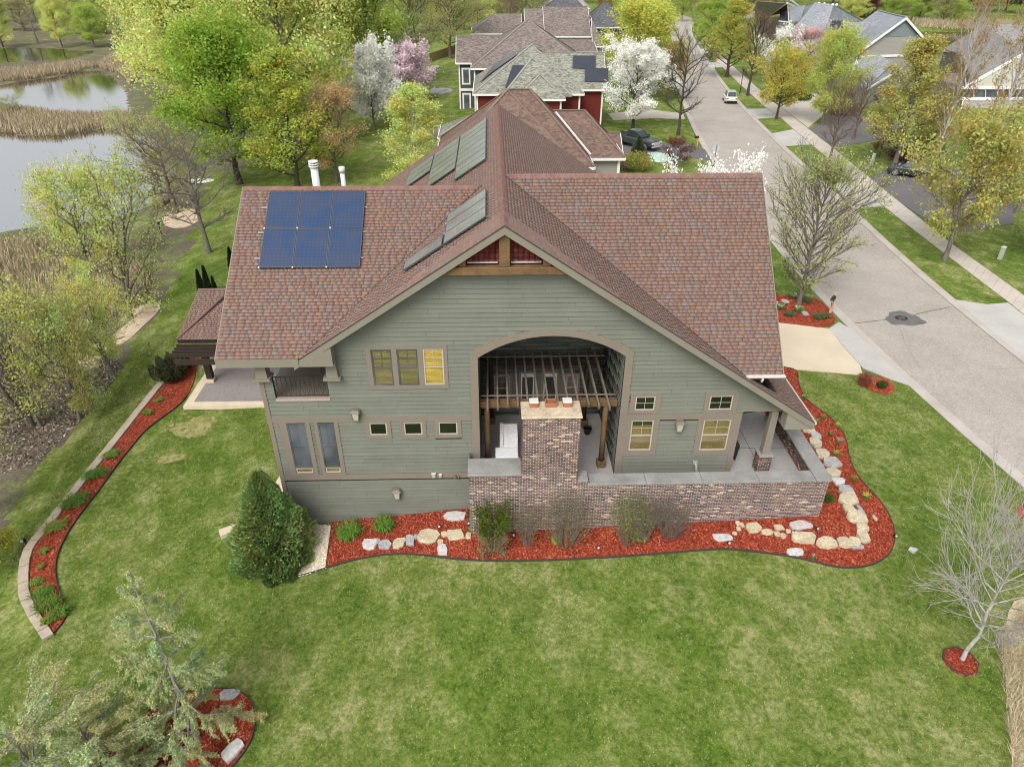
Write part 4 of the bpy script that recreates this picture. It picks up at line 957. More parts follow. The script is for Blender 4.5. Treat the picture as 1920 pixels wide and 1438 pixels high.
# ================================================================== ARCHED RECESS, PATIO, PORCH
BY = 4.5
rec = empty('covered_patio', (0, 0, 0)); rec.parent = house
rq = courses([(.1, -.1), (BY, -.1), (BY, 7.0), (.1, 7.0)], .1905, lambda r: 3.0, jointgap=.01, offs_=lambda r: -(r % 3))
M['recess_b_shaded'] = pieces('recess_boards_shaded', [(0, (.10, .107, .087)), (1, (.11, .118, .096))], 'island', .7, .25, fine=.05, interp='LINEAR', pv=.02, bs=0)  # darker than the front siding: shade put into the board colour
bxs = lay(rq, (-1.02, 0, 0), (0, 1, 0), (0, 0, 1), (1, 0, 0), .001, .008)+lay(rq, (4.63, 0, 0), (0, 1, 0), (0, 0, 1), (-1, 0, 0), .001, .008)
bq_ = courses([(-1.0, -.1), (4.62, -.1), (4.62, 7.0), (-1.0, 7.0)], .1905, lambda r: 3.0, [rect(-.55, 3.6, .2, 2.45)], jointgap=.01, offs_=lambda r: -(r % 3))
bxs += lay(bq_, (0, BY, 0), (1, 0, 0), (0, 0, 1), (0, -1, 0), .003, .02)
stuffmesh('recess_boards_shaded', bxs, M['recess_b_shaded'], rec)
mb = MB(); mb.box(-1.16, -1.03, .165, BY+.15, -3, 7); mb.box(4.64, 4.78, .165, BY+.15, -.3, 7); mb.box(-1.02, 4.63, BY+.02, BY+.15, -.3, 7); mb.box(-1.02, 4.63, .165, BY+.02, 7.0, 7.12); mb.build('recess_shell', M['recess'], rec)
mb = MB(); mb.add([(-1.4, -1.4, 0), (4.9, -1.4, 0), (4.9, BY, 0), (-1.4, BY, 0)], [(0, 1, 2, 3)]); mb.add([(4.9, -1.2, 0), (12.62, -1.2, 0), (12.62, .0, 0), (4.9, .0, 0)], [(0, 1, 2, 3)]); mb.add([(9.62, 0, 0), (12.62, 0, 0), (12.62, 5.0, 0), (9.62, 5.0, 0)], [(0, 1, 2, 3)])
mb.build('porch_floor', M['porchfloor'], kind='structure')
mb = MB(); mb.box(9.7, 12.55, 1.62, 1.645, .001, .0045); mb.box(11.0, 11.02, -1.1, 4.9, .001, .0042); mb.build('floor_joint', M['edging'], kind='structure')
# doors and windows on the rear wall of the recess
for a, b, z0, z1, kd in ((-.5, .42, .75, 2.35, 'window'), (.75, 1.55, .05, 2.45, 'patio_door'), (1.8, 2.6, .05, 2.45, 'patio_door'), (2.85, 3.6, .75, 2.35, 'window')):
    window(kd, a+.1, b-.1, z0+.1, z1-.1, (a, b, z0, z1), kind='double' if kd == 'window' else 'single', glass='clear', mull=(2, 2) if kd == 'window' else None, blind=('blind_t', z1-.35, z1-.15) if kd == 'window' else None, frame='white' if kd == 'patio_door' else 'offwhite', y=BY-.02, parent=house)
    if kd == 'patio_door': mb = MB(); mb.box(a+.1, b-.1, BY-.09, BY-.06, z1-.28, z1-.12); mb.build('door_blind', M['white'], house)
# pergola standing in the recess
perg = empty('pergola', (1.8, 2.3, 0), label='weathered brown timber pergola standing under the arch', cat='pergola'); po = perg.location
for nm, x, y in (('post', -.72, .75), ('post', 4.15, .55), ('post', -.55, 3.9), ('post', 3.75, 3.6)):
    mb = MB(po); mb.lathe((x, y, .3), [(.12, 0), (.115, 1.2), (.12, 2.0), (.11, 2.86)], 9); mb.build(nm, M['timber'] if y < 2 else M['darkwood'], perg)
    mb = MB(po); mb.box(x-.18, x+.18, y-.18, y+.18, 0.004, .32); mb.build('post_base', M['timber'], perg, bevel=.015)
for y, mt_ in ((.42, 'timber'), (.60, 'timber'), (3.75, 'darkwood')):
    mb = MB(po); mb.box(-.98, 4.60, y, y+.10, 3.16, 3.44); mb.build('beam', M[mt_], perg, bevel=.012)
for i in range(13):
    x = -.68+i*.402; ext = -.35 if i in (0, 12) else (-.18 if i in (1, 11) else 0)
    mb = MB(po); mb.prism([(x-.035, -.05+ext*.8, 3.46), (x-.035, 4.3, 3.46), (x-.035, 4.3, 3.64), (x-.035, -.12+ext*.8, 3.64)], (.07, 0, 0)); mb.build('rafter', M['greywood'], perg)
for y in (.55, 3.7):
    mb = MB(po); mb.box(-.95, 4.5, y, y+.05, 3.642, 3.68); mb.build('purlin', M['greywood'], perg)
# covered furniture
cloth = simple('pale_cover_cloth', (.62, .60, .60), .8, .05, 5, bscale=12, bs=.5)
def soft(name, hex8, parent, mt=cloth, lvl=2, amp=.03):
    mb = MB(parent.location if parent else (0, 0, 0)); mb.hexa(hex8); o = mb.build(name, mt, parent)
    s_ = o.modifiers.new('sub', 'SUBSURF'); s_.subdivision_type = 'SIMPLE'; s_.levels = s_.render_levels = 4
    tx = bpy.data.textures.new('folds', 'CLOUDS'); tx.noise_scale = .28; dm = o.modifiers.new('folds', 'DISPLACE'); dm.texture = tx; dm.strength = amp*2; dm.mid_level = .5; dm.texture_coords = 'GLOBAL'
    for p in o.data.polygons: p.use_smooth = True
    return o
t = empty('covered_chair', (.2, 1.35, 0), label='armchair under a crumpled pale cover beside the chimney', cat='covered chair')
soft('cover', [(-.18, 1.1, 0), (.62, 1.1, 0), (.62, 2.25, 0), (-.18, 2.25, 0), (-.14, 1.12, .62), (.6, 1.12, .62), (.6, 2.2, 1.15), (-.14, 2.2, 1.15)], t)
soft('arm_cover', [(-.2, 1.15, .6), (-.02, 1.15, .6), (-.02, 2.2, .9), (-.2, 2.2, .9), (-.18, 1.2, .78), (-.04, 1.2, .78), (-.04, 2.18, 1.2), (-.18, 2.18, 1.2)], t, amp=.02)
t = empty('covered_table', (.2, .6, 0), label='square table under a flat white cover in front of the covered armchair', cat='covered table')
soft('cover', [(-.4, .3, .0), (.60, .3, .0), (.60, 1.0, .0), (-.4, 1.0, .0), (-.38, .32, .72), (.58, .32, .72), (.58, .98, .74), (-.38, .98, .74)], t, simple('white_cover', (.70, .70, .72), .7, .03, 4), amp=.012)
t = empty('flower_pot', (3.85, 2.9, 0), label='small dark pot on the patio floor behind the right pergola post', cat='plant pot'); mb = MB(t.location); mb.lathe(t.location, [(.12, 0), (.19, .3), (.21, .34), (.17, .34), (.15, .2)], 12); mb.build('pot', M['black'], t); mb = MB(t.location)
for k in range(10): a = k*.63; mb.bar((3.85, 2.9, .2), (3.85+.2*math.cos(a), 2.9+.2*math.sin(a), .5), .02, .01)
mb.build('stems', simple('pot_plant', (.06, .1, .03), .8, .2, 9, bs=0), t)

# ---- brickwork ----------------------------------------------------------
BR = [(0, (.135, .085, .072)), (.22, (.18, .11, .09)), (.4, (.088, .064, .064)), (.56, (.22, .135, .105)), (.68, (.15, .112, .105)), (.80, (.26, .165, .125)), (.88, (.10, .076, .076)), (.95, (.46, .345, .255))]
M['brick_o'] = pieces('brick', BR, 'object', .85, .2, fine=.18, fscale=50); M['brick_i'] = pieces('brick_joined', BR, 'island', .85, .2, fine=.18, fscale=50)
M['mortar'] = simple('mortar', (.68, .62, .565), .95, .1, 3)
M['stonecap'] = simple('bluestone_coping', (.245, .24, .225), .85, .25, 1.2, fine=.16, bscale=22)
BE, BW = .079, .212
def brickface(poly, O, U, V, N, holes=()):
    q = courses(poly, BE, lambda r: BW, holes, jointgap=.015, vgap=.015, offs_=lambda r: -(r % 2)*BW/2)
    return lay(q, O, U, V, N, .006, .006, -.02)
X1c, X2c = .66, 2.84
zfl = -1.95
wl_ = empty('patio_wall', (-1.45, -1.6, -1.9), label='long low brick wall with grey stone coping around the front patio', cat='brick wall'); PO[wl_.name] = tuple(wl_.location)
chm = empty('outdoor_fireplace', (1.75, -1.6, 0), label='tall brick fireplace chimney rising from the patio wall', cat='chimney'); PO[chm.name] = tuple(chm.location)
front = [(-1.45, -2.3), (13.1, -2.3), (13.1, .78), (3.3, .78), (3.3, .96), (X2c, .96), (X2c, 1.33), (X1c, 1.33), (-1.45, 1.33)]
wb = brickface(front, (0, -1.6, 0), (1, 0, 0), (0, 0, 1), (0, -1, 0))
wb = [b for b in wb if b[:, 2].max() > gz(b[0][0], -1.7)-.12]
sidef = brickface([(-1.6, -1.7), (4.2, -1.7), (4.2, .78), (-1.6, .78)], (13.1, 0, 0), (0, 1, 0), (0, 0, 1), (1, 0, 0))
inner_ = brickface([(-1.0, 0), (4.2, 0), (4.2, .78), (-1.0, .78)], (12.62, 0, 0), (0, 1, 0), (0, 0, 1), (-1, 0, 0))
inner2 = brickface([(2.9, 0), (12.6, 0), (12.6, .78), (2.9, .78)], (0, -1.12, 0), (1, 0, 0), (0, 0, 1), (0, 1, 0))
lside = brickface([(-1.58, -2.4), (-.05, -2.4), (-.05, 1.33), (-1.58, 1.33)], (-1.45, 0, 0), (0, 1, 0), (0, 0, 1), (-1, 0, 0))
piecewise('brick', 'bricks', wb+sidef+inner_+inner2+lside, M['brick_o'], M['brick_i'], wl_, 300)
mb = MB(wl_.location); mb.box(-1.447, 13.097, -1.599, -1.121, -2.6, .78); mb.box(-1.44, X1c, -1.125, -.7, -2.6, 1.33); mb.box(-1.44, X2c+.46, -1.595, -1.13, .78, 1.33 if False else .955); mb.box(-1.44, X1c+.01, -1.594, -1.126, .956, 1.33); mb.box(12.63, 13.09, -1.125, 4.2, -2.2, .78); mb.build('mortar_core', M['mortar'], wl_)
def coping(x0, x1, y0, y1, z, h, n, ax=0):
    for i in range(n):
        a = i/n; b = (i+1)/n; g_ = .006; mb = MB(wl_.location)
        if ax == 0: mb.box(x0+(x1-x0)*a+g_, x0+(x1-x0)*b-g_, y0, y1, z, z+h)
        else: mb.box(x0, x1, y0+(y1-y0)*a+g_, y0+(y1-y0)*b-g_, z, z+h)
        mb.build('coping_stone', M['stonecap'], wl_, bevel=.012)
coping(-1.5, X1c-.02, -1.68, -.62, 1.335, .09, 1)
coping(3.34, 12.5, -1.68, -1.02, .785, .085, 4); coping(X2c+.02, 3.3, -1.68, -1.02, .965, .085, 1)
coping(12.52, 13.18, -1.68, 4.2, .787, .09, 3, 1)
# chimney stack
CZ = 4.05
cf = brickface([(X1c, 1.335), (X2c, 1.335), (X2c, CZ), (X1c, CZ)], (0, -1.602, 0), (1, 0, 0), (0, 0, 1), (0, -1, 0))
cr = brickface([(-1.6, 1.0), (-.62, 1.0), (-.62, CZ), (-1.6, CZ)], (X2c, 0, 0), (0, 1, 0), (0, 0, 1), (1, 0, 0)); cl = brickface([(-1.6, 1.42), (-.62, 1.42), (-.62, CZ), (-1.6, CZ)], (X1c, 0, 0), (0, 1, 0), (0, 0, 1), (-1, 0, 0)); cb = brickface([(X1c, 0), (X2c, 0), (X2c, CZ), (X1c, CZ)], (0, -.62, 0), (1, 0, 0), (0, 0, 1), (0, 1, 0))
piecewise('brick', 'bricks', cf+cr+cl+cb, M['brick_o'], M['brick_i'], chm, 300)
mb = MB(chm.location); mb.box(X1c+.005, X2c-.005, -1.597, -.625, 0, CZ); mb.build('mortar_core', M['mortar'], chm)
capm = simple('chimney_cap', (.50, .41, .29), .9, .25, 2.5, fine=.2, bscale=12)
mb = MB(chm.location); mb.hexa([(X1c-.07, -1.68, CZ), (X2c+.07, -1.68, CZ), (X2c+.07, -.55, CZ), (X1c-.07, -.55, CZ), (X1c-.04, -1.66, CZ+.08), (X2c+.04, -1.66, CZ+.08), (X2c+.04, -.57, CZ+.08), (X1c-.04, -.57, CZ+.08)]); mb.build('cap', capm, chm, bevel=.02)
clay = simple('terracotta_flue', (.30, .125, .065), .8, .12, 6)
for x, w, lid in ((1.10, .17, 1), (1.75, .22, 0), (2.38, .17, 1)):
    mb = MB(chm.location); y0, y1 = -.95-.0, -.62; z0, z1 = CZ+.08, CZ+.27; yc = -.86
    for a in ((x-w, x+w, yc-.17, yc-.13), (x-w, x+w, yc+.13, yc+.17), (x-w, x-w+.04, yc-.13, yc+.13), (x+w-.04, x+w, yc-.13, yc+.13)): mb.box(*a, z0, z1)
    if not lid: mb.box(x-w+.04, x+w-.04, yc-.13, yc+.13, z0, z0+.03)
    mb.build('flue', clay, chm, bevel=.01)
    if lid: mb = MB(chm.location); mb.box(x-w-.01, x+w+.01, yc-.18, yc+.18, z1+.001, z1+.05); mb.build('flue_lid', M['white'], chm, bevel=.03)
# ---- porch pillar, column --------------------------------------------------
pp = empty('porch_pillar', (10.97, .1, 0)); pp.parent = house
pb = []
for O, U, N, w0, w1 in (((0, -.16, 0), (1, 0, 0), (0, -1, 0), 10.72, 11.22), ((0, .36, 0), (1, 0, 0), (0, 1, 0), 10.72, 11.22), ((10.71, 0, 0), (0, 1, 0), (-1, 0, 0), -.16, .36), ((11.23, 0, 0), (0, 1, 0), (1, 0, 0), -.16, .36)):
    pb += brickface([(w0, 0), (w1, 0), (w1, .9), (w0, .9)], O, U, (0, 0, 1), N)
stuffmesh('bricks', [b-np.array(pp.location) for b in pb], M['brick_i'], pp)
off = tuple(pp.location); mb = MB(off); mb.box(10.715, 11.225, -.155, .355, 0, .9); mb.build('mortar_core', M['mortar'], pp); mb = MB(off); mb.box(10.66, 11.28, -.22, .42, .901, .97); mb.build('pillar_cap', M['stonecap'], pp, bevel=.01)
mb = MB(off); mb.hexa([(10.80, -.07, .971), (11.12, -.07, .971), (11.12, .25, .971), (10.80, .25, .971), (10.84, -.05, 3.12), (11.10, -.05, 3.12), (11.10, .22, 3.12), (10.84, .22, 3.12)]); mb.build('column', M['fascia'], pp)
mb = MB(); mb.add([(9.62, .15, 3.34), (11.3, .15, 3.34), (12.2, .15, 3.0), (12.2, 4.9, 3.0), (9.62, 4.9, 3.34)], [(0, 1, 2, 3, 4)]); mb.build('porch_ceiling', M['soffit'], house)
t = empty('porch_planter', (9.95, 1.0, 0), label='dark square planter on the porch against the house corner', cat='planter'); mb = MB(t.location); mb.hexa([(9.72, .75, .12), (10.1, .75, .12), (10.1, 1.25, .12), (9.72, 1.25, .12), (9.68, .7, .85), (10.15, .7, .85), (10.15, 1.3, .85), (9.68, 1.3, .85)]); mb.build('box', M['black'], t, bevel=.01)
mb = MB(t.location)
for x, y in ((9.74, .78), (10.08, .78), (9.74, 1.22), (10.08, 1.22)): mb.box(x-.02, x+.02, y-.02, y+.02, 0.003, .119)
mb.build('leg', M['black'], t)
# ---- things on the facade --------------------------------------------------
M['bronze'] = simple('sconce_bronze', (.16, .135, .10), .5, .1, 9, bs=0); M['alabaster'] = simple('sconce_glass', (.42, .40, .33), .4, .1, 9, bs=0)
def sconce(x, z, label):
    s = empty('wall_lantern', (x, -.03, z), label=label, cat='wall lamp', group='wall lanterns on the siding'); mb = MB(); mb.box(-.13, .13, -.03, .01, -.12, .3); mb.build('backplate', M['bronze'], s)
    mb = MB(); mb.hexa([(-.20, -.27, .31), (.20, -.27, .31), (.20, -.031, .33), (-.20, -.031, .33), (-.12, -.20, .40), (.12, -.20, .40), (.12, -.031, .41), (-.12, -.031, .41)]); mb.build('hood', M['bronze'], s)
    mb = MB(); mb.hexa([(-.09, -.16, -.10), (.09, -.16, -.10), (.09, -.032, -.10), (-.09, -.032, -.10), (-.14, -.22, .30), (.14, -.22, .30), (.14, -.032, .30), (-.14, -.032, .30)]); mb.build('lamp_glass', M['alabaster'], s)
    mb = MB()
    for a in (-1, 1): mb.bar((a*.10, -.168, -.1), (a*.148, -.228, .30), .018, .018)
    mb.box(-.11, .11, -.18, -.032, -.13, -.101); mb.build('cage', M['bronze'], s)
sconce(-5.90, 3.16, 'wall lantern above the three small dark windows and the trim board')
sconce(7.10, 2.40, 'wall lantern between the two tall windows right of the arch')
sconce(-4.62, -.95, 'lowest wall lantern, on the basement siding above the mulch')
for x, w, h, l in ((-3.0, .16, .19, 'larger square beige cover box on the lower trim board'), (-2.72, .11, .14, 'smaller beige cover box on the lower trim board')):
    o = empty('utility_box', (x, -.04, .02), label=l, cat='utility box'); mb = MB(); mb.box(-w/2, w/2, -.09, 0, 0, h); mb.build('box', M['offwhite'], o, bevel=.01); mb = MB(); mb.box(-w/2-.01, w/2+.01, -.1, 0, h+.001, h+.02); mb.build('lid', M['white'], o)
o = empty('hose_spigot', (-2.1, -.04, .08), label='small metal hose tap on the lower trim by the brick wall', cat='tap'); mb = MB(); mb.tube([(0, 0, 0), (0, -.12, 0), (0, -.16, -.06)], .03, 6); mb.tube([(.14, 0, -.02), (.14, -.06, -.03), (.14, -.07, -.14)], .035, 6); mb.build('pipe', M['bronze'], o); mb = MB(); mb.lathe((0, -.08, .03), [(.05, 0), (.05, .02)], 8); mb.build('handle', M['bronze'], o)
galv = simple('grey_pipe', (.30, .31, .27), .5, .1, 5, bs=0)
o = empty('vent_pipe', (8.05, -.03, .55), label='bent grey vent pipe low on the right wall', cat='pipe'); mb = MB(); mb.tube([(0, 0, .0), (0, -.10, 0), (.02, -.14, -.04), (.04, -.15, -.25), (.10, -.17, -.42), (.25, -.2, -.50), (.30, -.2, -.51)], [.06]*7, 8); mb.build('pipe', galv, o); mb = MB(); mb.box(-.1, .1, -.03, .0, -.1, .1); mb.build('flange', galv, o)
for x, z, l in ((5.5, -.22, 'round metal hose hanger on the brick wall, left one behind bare shrub'), (9.05, -.02, 'small iron ring fixed on the bare stretch of brick wall')):
    o = empty('wall_ring', (x, -1.63, z), label=l, cat='wall ring'); mb = MB(); mb.tube([(.10*math.cos(a), -.06, .10*math.sin(a)) for a in np.linspace(0, 5.2, 12)], .016, 5); mb.tube([(0.1, .0, 0), (0.1, -.06, 0)], .02, 5); mb.build('ring', M['bronze'], o)
# roof pipes
for (x, y, r, h, cap, l) in ((-7.95, 7.2, .16, 1.05, 2, 'wide white flue pipe with a louvred cap behind the left ridge'), (-6.72, 6.9, .10, .85, 1, 'thin white vent pipe behind the left ridge, shorter one')):
    z0 = Lz(2*ridgeLY-y)-.2; o = empty('flue_pipe', (x, y, z0), label=l, cat='roof vent'); mb = MB(); top = 11.33-z0 if cap == 2 else 11.18-z0
    mb.lathe((0, 0, 0), [(r*1.5, 0), (r*1.1, .5), (r, .52), (r, top-.3)], 14); mb.build('pipe', simple('white_pipe', (.55, .56, .56), .4, .05, 4, bs=0), o)
    mb = MB()
    for k in range(3 if cap == 2 else 1): zz = top-.28+k*.1; mb.lathe((0, 0, zz), [(r*1.3, 0), (r*1.35, .055 if cap == 2 else .22), (r*.9, .06 if cap == 2 else .24)], 14)
    mb.build('cap', M['white'], o)
# ---- solar panels ----------------------------------------------------------
def cellmat(name, c1, c2, rough, spec, grid, mtl=.0):
    mt, nt, b = nodes(name); tc = objvec(nt); sx = nt.nodes.new('ShaderNodeSeparateXYZ'); nt.links.new(tc, sx.inputs[0])
    def line(o_, per, w):
        m1 = math_(nt, 'MODULO', math_(nt, 'ADD', o_, 50.0), per); return math_(nt, 'LESS_THAN', m1, w)
    ln = math_(nt, 'MAXIMUM', line(sx.outputs[0], grid, .007), line(sx.outputs[1], grid, .007))
    n = noise(nt, 1.1, 2, .5, wpos(nt)); r = ramp(nt, n.outputs['Fac'], [(.4, c1), (.6, c2)])
    nt.links.new(mix(nt, math_(nt, 'MULTIPLY', ln, .35), r.outputs[0], (c2[0]*2+.05, c2[1]*2+.05, c2[2]*1.6+.05)), b.inputs['Base Color']); b.inputs['Roughness'].default_value = rough; b.inputs['Specular IOR Level'].default_value = spec
    return mt
M['cell_blue'] = cellmat('blue_solar_cells', (.016, .042, .105), (.030, .045, .090), .25, .5, .156)
M['cell_skyglare'] = cellmat('skyglare_solar_cells', (.15, .158, .145), (.20, .21, .195), .22, 1.0, .156)  # pale grey paints the sky's glare onto cells that are dark
M['alu'] = simple('dark_aluminium', (.10, .11, .12), .4, .05, 4, metal=.6, bs=0); M['alu_l'] = simple('bright_aluminium', (.6, .6, .58), .4, .05, 4, metal=.5, bs=0)
def panel(O, U, V, w, h, lift, cell, label, group, seams=0, clampc=True):
    O, U, V = np.array(O, float), np.array(U, float), np.array(V, float); U /= np.linalg.norm(U); V /= np.linalg.norm(V); N = np.cross(U, V)
    o = bpy.data.objects.new('solar_panel', None); COL.objects.link(o); tag(o, label, 'solar panel', group)
    o.matrix_world = Matrix(((U[0], V[0], N[0], O[0]), (U[1], V[1], N[1], O[1]), (U[2], V[2], N[2], O[2]), (0, 0, 0, 1)))
    t = .03; mb = MB(); z0, z1 = lift, lift+.04
    for a in ((0, w, 0, t), (0, w, h-t, h), (0, t, t, h-t), (w-t, w, t, h-t)): mb.box(*a, z0, z1)
    for k in range(seams): y = h*(k+1)/(seams+1); mb.box(t, w-t, y-.008, y+.008, z0, z1-.002)
    mb.build('frame', M['alu'], o); mb = MB(); mb.box(t, w-t, t, h-t, z0+.005, z1-.006); mb.build('glass', M[cell], o)
    mb = MB()
    for x in (w*.25, w*.75): mb.box(x-.02, x+.02, 0.02, h-.02, .0, z0-.001)
    mb.build('mount', M['alu_l'], o)
    if clampc:
        mb = MB(); mb.box(-.03, .03, -.03, .03, z1+.001, z1+.012); mb.build('clamp', M['alu_l'], o)
    return o
GB = 'six blue panels on the left roof'
names = [['left panel in the lower row of the blue array', 'middle panel in the lower row of the blue array', 'right panel in the lower row of the blue array'], ['left panel in the upper row of the blue array', 'middle panel in the upper row of the blue array', 'right panel in the upper row of the blue array']]
for r_ in range(2):
    for c_ in range(3):
        y0 = 2.54+1.505*r_; panel((-9.45+c_*1.30, y0, Lz(y0)+.01), (1, 0, 0), (0, 1, .69), 1.285, 1.81, .09, 'cell_blue', names[r_][c_]+' of six', GB)
for j, y0 in enumerate((2.9, 3.9, 4.9)):
    o = empty('mounting_rail', (-9.7, y0, Lz(y0)+.03), label='%s bright mounting rail end sticking out left of the blue panels' % ('lowest', 'middle', 'uppermost')[j], cat='mounting rail'); mb = MB(); mb.box(0, .24, -.02, .02, .02, .06); mb.box(4.13, 4.24, -.02, .02, .02, .06); mb.build('rail', M['alu_l'], o)
glz = lambda x: ZR+MG*x
SLU, SLV = (0, -1, 0), (1, 0, MG)      # u towards the camera, v up the slope
for i in range(3):
    panel((-2.13, 4.5-i*1.12, glz(-2.13)+.01), SLU, SLV, 1.11, 1.88, .10, 'cell_skyglare', ('rearmost', 'middle', 'front')[i]+' upright panel near the ridge on the front part of the gable', 'black panels on the front of the gable roof')
panel((-3.68, 2.22, glz(-3.68)+.01), SLU, SLV, 1.06, 1.80, .10, 'cell_skyglare', 'single black panel lower on the slope, left of the three by the ridge', 'black panels on the front of the gable roof')
for c_, (x0, ya, n) in enumerate(((-2.07, 18.1, 8), (-3.58, 18.1, 6), (-5.09, 18.1, 3))):
    for i in range(n):
        panel((x0, ya-i*1.11, glz(x0)+.01), SLU, SLV, 1.10, 1.77, .10, 'cell_skyglare', 'dark panel, %s from the back in the %s column of the rear array' % (('first', 'second', 'third', 'fourth', 'fifth', 'sixth', 'seventh', 'eighth')[i], ('upper', 'middle', 'lowest')[c_]), 'dark panels on the rear of the gable roof', clampc=False)
# ---- low hip roof and slats over the rear patio ------------------------------
lo = empty('patio_roof', (-14, 13, 0), label='low hipped shingle roof over the rear patio, left of the house', cat='patio roof'); PO[lo.name] = (-14, 13, 0)
P_ = lambda px, py, z: at(px, py, 2, z)
A = P_(372, 544, 1.5); B = P_(331, 637, -.1); ze, zr_ = -.1, 1.5
bx0 = B[0]; by0 = B[1]; rx = A[0]; ry = A[1]
depth = ry-by0; m_ = (zr_-ze)/depth
xr_ = -9.45
nn = math.sqrt(1+m_*m_)
run = rx-bx0
LB_ = []
def slope2(O, U, V, poly, thick=.1):
    O, U, V = np.array(O, float), np.array(U, float), np.array(V, float); U /= np.linalg.norm(U); V /= np.linalg.norm(V); N = np.cross(U, V)
    if N[2] < 0: N = -N
    mb = MB(lo.location); mb.prism([O+U*u+V*v for u, v in poly], -N*thick); mb.build('roof_deck', M['roofbase'], lo)
    return lay(courses(poly, .149, wsh, jointgap=.008), O, U, V, N, .003, .03)
H1 = np.hypot(depth, zr_-ze)
LB_ += slope2((bx0, by0, ze), (1, 0, 0), (0, depth, zr_-ze), [(0, 0), (xr_-bx0, 0), (xr_-bx0, H1), (run, H1)])
piecewise('shingle', 'shingles', LB_, M['shingle_o'], M['shingle_i'], lo, 120)
mb = MB(lo.location); mb.tube([(bx0, by0, ze+.04), tuple(P_(425, 553, zr_-.12)+np.array([0, 0, .06]))], .07, 5); mb.tube([(rx, ry, zr_+.03), (xr_, ry, zr_+.03)], .07, 5); mb.build('ridge_cap', M['ridgecap'], lo)
ps_ = empty('slatted_pergola', (-14, 12, 0), label='dark brown slatted pergola edge over the patio, left of the house', cat='pergola'); q = np.array(ps_.location)
for k, (pyy, xl) in enumerate([(638, 333), (646, 330), (652, 326), (658, 322), (664, 318)]):
    a = P_(xl, pyy, -.2-.0*k); mb = MB(q); mb.box(a[0], xr_, a[1]-.03, a[1]+.03, a[2]-.2, a[2]); mb.build('slat', M['darkwood'], ps_)
a = P_(322, 668, -.2); mb = MB(q); mb.box(a[0]+.1, xr_, a[1]-.06, a[1]+.06, -.75, -.42); mb.build('beam', M['darkwood'], ps_)
b_ = P_(396, 716, PZ); mb = MB(q); mb.box(b_[0]-.17, b_[0]+.17, b_[1]-.1, b_[1]+.24, PZ+.25, -.75); mb.build('post', M['darkwood'], ps_); mb = MB(q); mb.box(b_[0]-.22, b_[0]+.22, b_[1]-.15, b_[1]+.29, PZ+.02, PZ+.25); mb.build('post_base', M['tanstrip'], ps_)
t = empty('fire_pit', (-11.8, 14.6, PZ), label='low round stone fire pit on the rear patio, half under the roof', cat='fire pit'); mb = MB(); mb.lathe((0, 0, 0.02), [(1.0, 0), (1.0, .5), (1.05, .56), (.7, .56), (.7, .2)], 16, False); mb.build('stone_ring', simple('pit_stone', (.25, .21, .16), .9, .25, 4, fine=.25), t)
# ================================================================== NEIGHBOURING HOUSES
def farroof(name, c, amp=.28):
    mt, nt, b = nodes(name); v = wpos(nt, (1.6, 1.6, 4.2)); vo = nt.nodes.new('ShaderNodeTexVoronoi'); vo.inputs['Scale'].default_value = 2.2; nt.links.new(v, vo.inputs['Vector'])
    sp = nt.nodes.new('ShaderNodeSeparateColor'); nt.links.new(vo.outputs['Color'], sp.inputs[0])
    r = ramp(nt, sp.outputs[0], [(0, tuple(x*(1-amp) for x in c)), (1, tuple(x*(1+amp) for x in c))]); n = noise(nt, .4, 4, .6, wpos(nt)); r2 = ramp(nt, n.outputs['Fac'], [(.3, (.9,)*3), (.7, (1.1,)*3)])
    nt.links.new(mix(nt, 1, r.outputs[0], r2.outputs[0], 'MULTIPLY'), b.inputs['Base Color']); b.inputs['Roughness'].default_value = .95; b.inputs['Specular IOR Level'].default_value = .1
    bump(nt, b, sp.outputs[1], .4, .03); return mt
def farsiding(name, c, per=.18):
    mt, nt, b = nodes(name); sx = nt.nodes.new('ShaderNodeSeparateXYZ'); nt.links.new(wpos(nt), sx.inputs[0])
    m1 = math_(nt, 'MODULO', math_(nt, 'ADD', sx.outputs[2], 50.0), per); h = math_(nt, 'DIVIDE', m1, per); r = ramp(nt, h, [(0, tuple(x*.62 for x in c)), (.14, c), (1, tuple(x*1.05 for x in c))])
    nt.links.new(r.outputs[0], b.inputs['Base Color']); b.inputs['Roughness'].default_value = .7; b.inputs['Specular IOR Level'].default_value = .2; bump(nt, b, h, .5, .02); return mt
M['r_brown'] = farroof('brown_shingle', (.155, .105, .085)); M['r_green'] = farroof('greenish_shingle', (.215, .215, .175), .4); M['r_taupe'] = farroof('taupe_shingle', (.175, .145, .13), .35)
M['r_grey'] = farroof('grey_shingle', (.245, .26, .275), .25); M['r_warm'] = farroof('warm_grey_shingle', (.27, .255, .24), .25); M['r_dark'] = farroof('charcoal_shingle', (.10, .102, .108), .3)
M['w_red'] = farsiding('red_siding', (.135, .022, .018)); M['w_grey'] = farsiding('charcoal_siding', (.075, .075, .072)); M['w_taupe'] = farsiding('taupe_siding', (.30, .285, .25)); M['w_cream'] = farsiding('cream_siding', (.52, .50, .42)); M['w_blue'] = farsiding('blue_shakes', (.18, .22, .22)); M['w_brown'] = farsiding('brown_siding', (.20, .17, .14))
M['w_stone'] = simple('grey_stone_wall', (.25, .24, .23), .9, .3, 6, fine=.3, bscale=12); M['w_white'] = simple('white_trim', (.70, .69, .66), .6, .04, 2, fine=.03)
def fpoly(name, pts, mat, parent, thick=.0, vec=None):
    mb = MB(parent.location)
    if thick: mb.prism(pts, vec if vec is not None else (0, 0, -thick))
    else: mb.add(pts, [tuple(range(len(pts)))])
    return mb.build(name, M[mat] if isinstance(mat, str) else mat, parent)
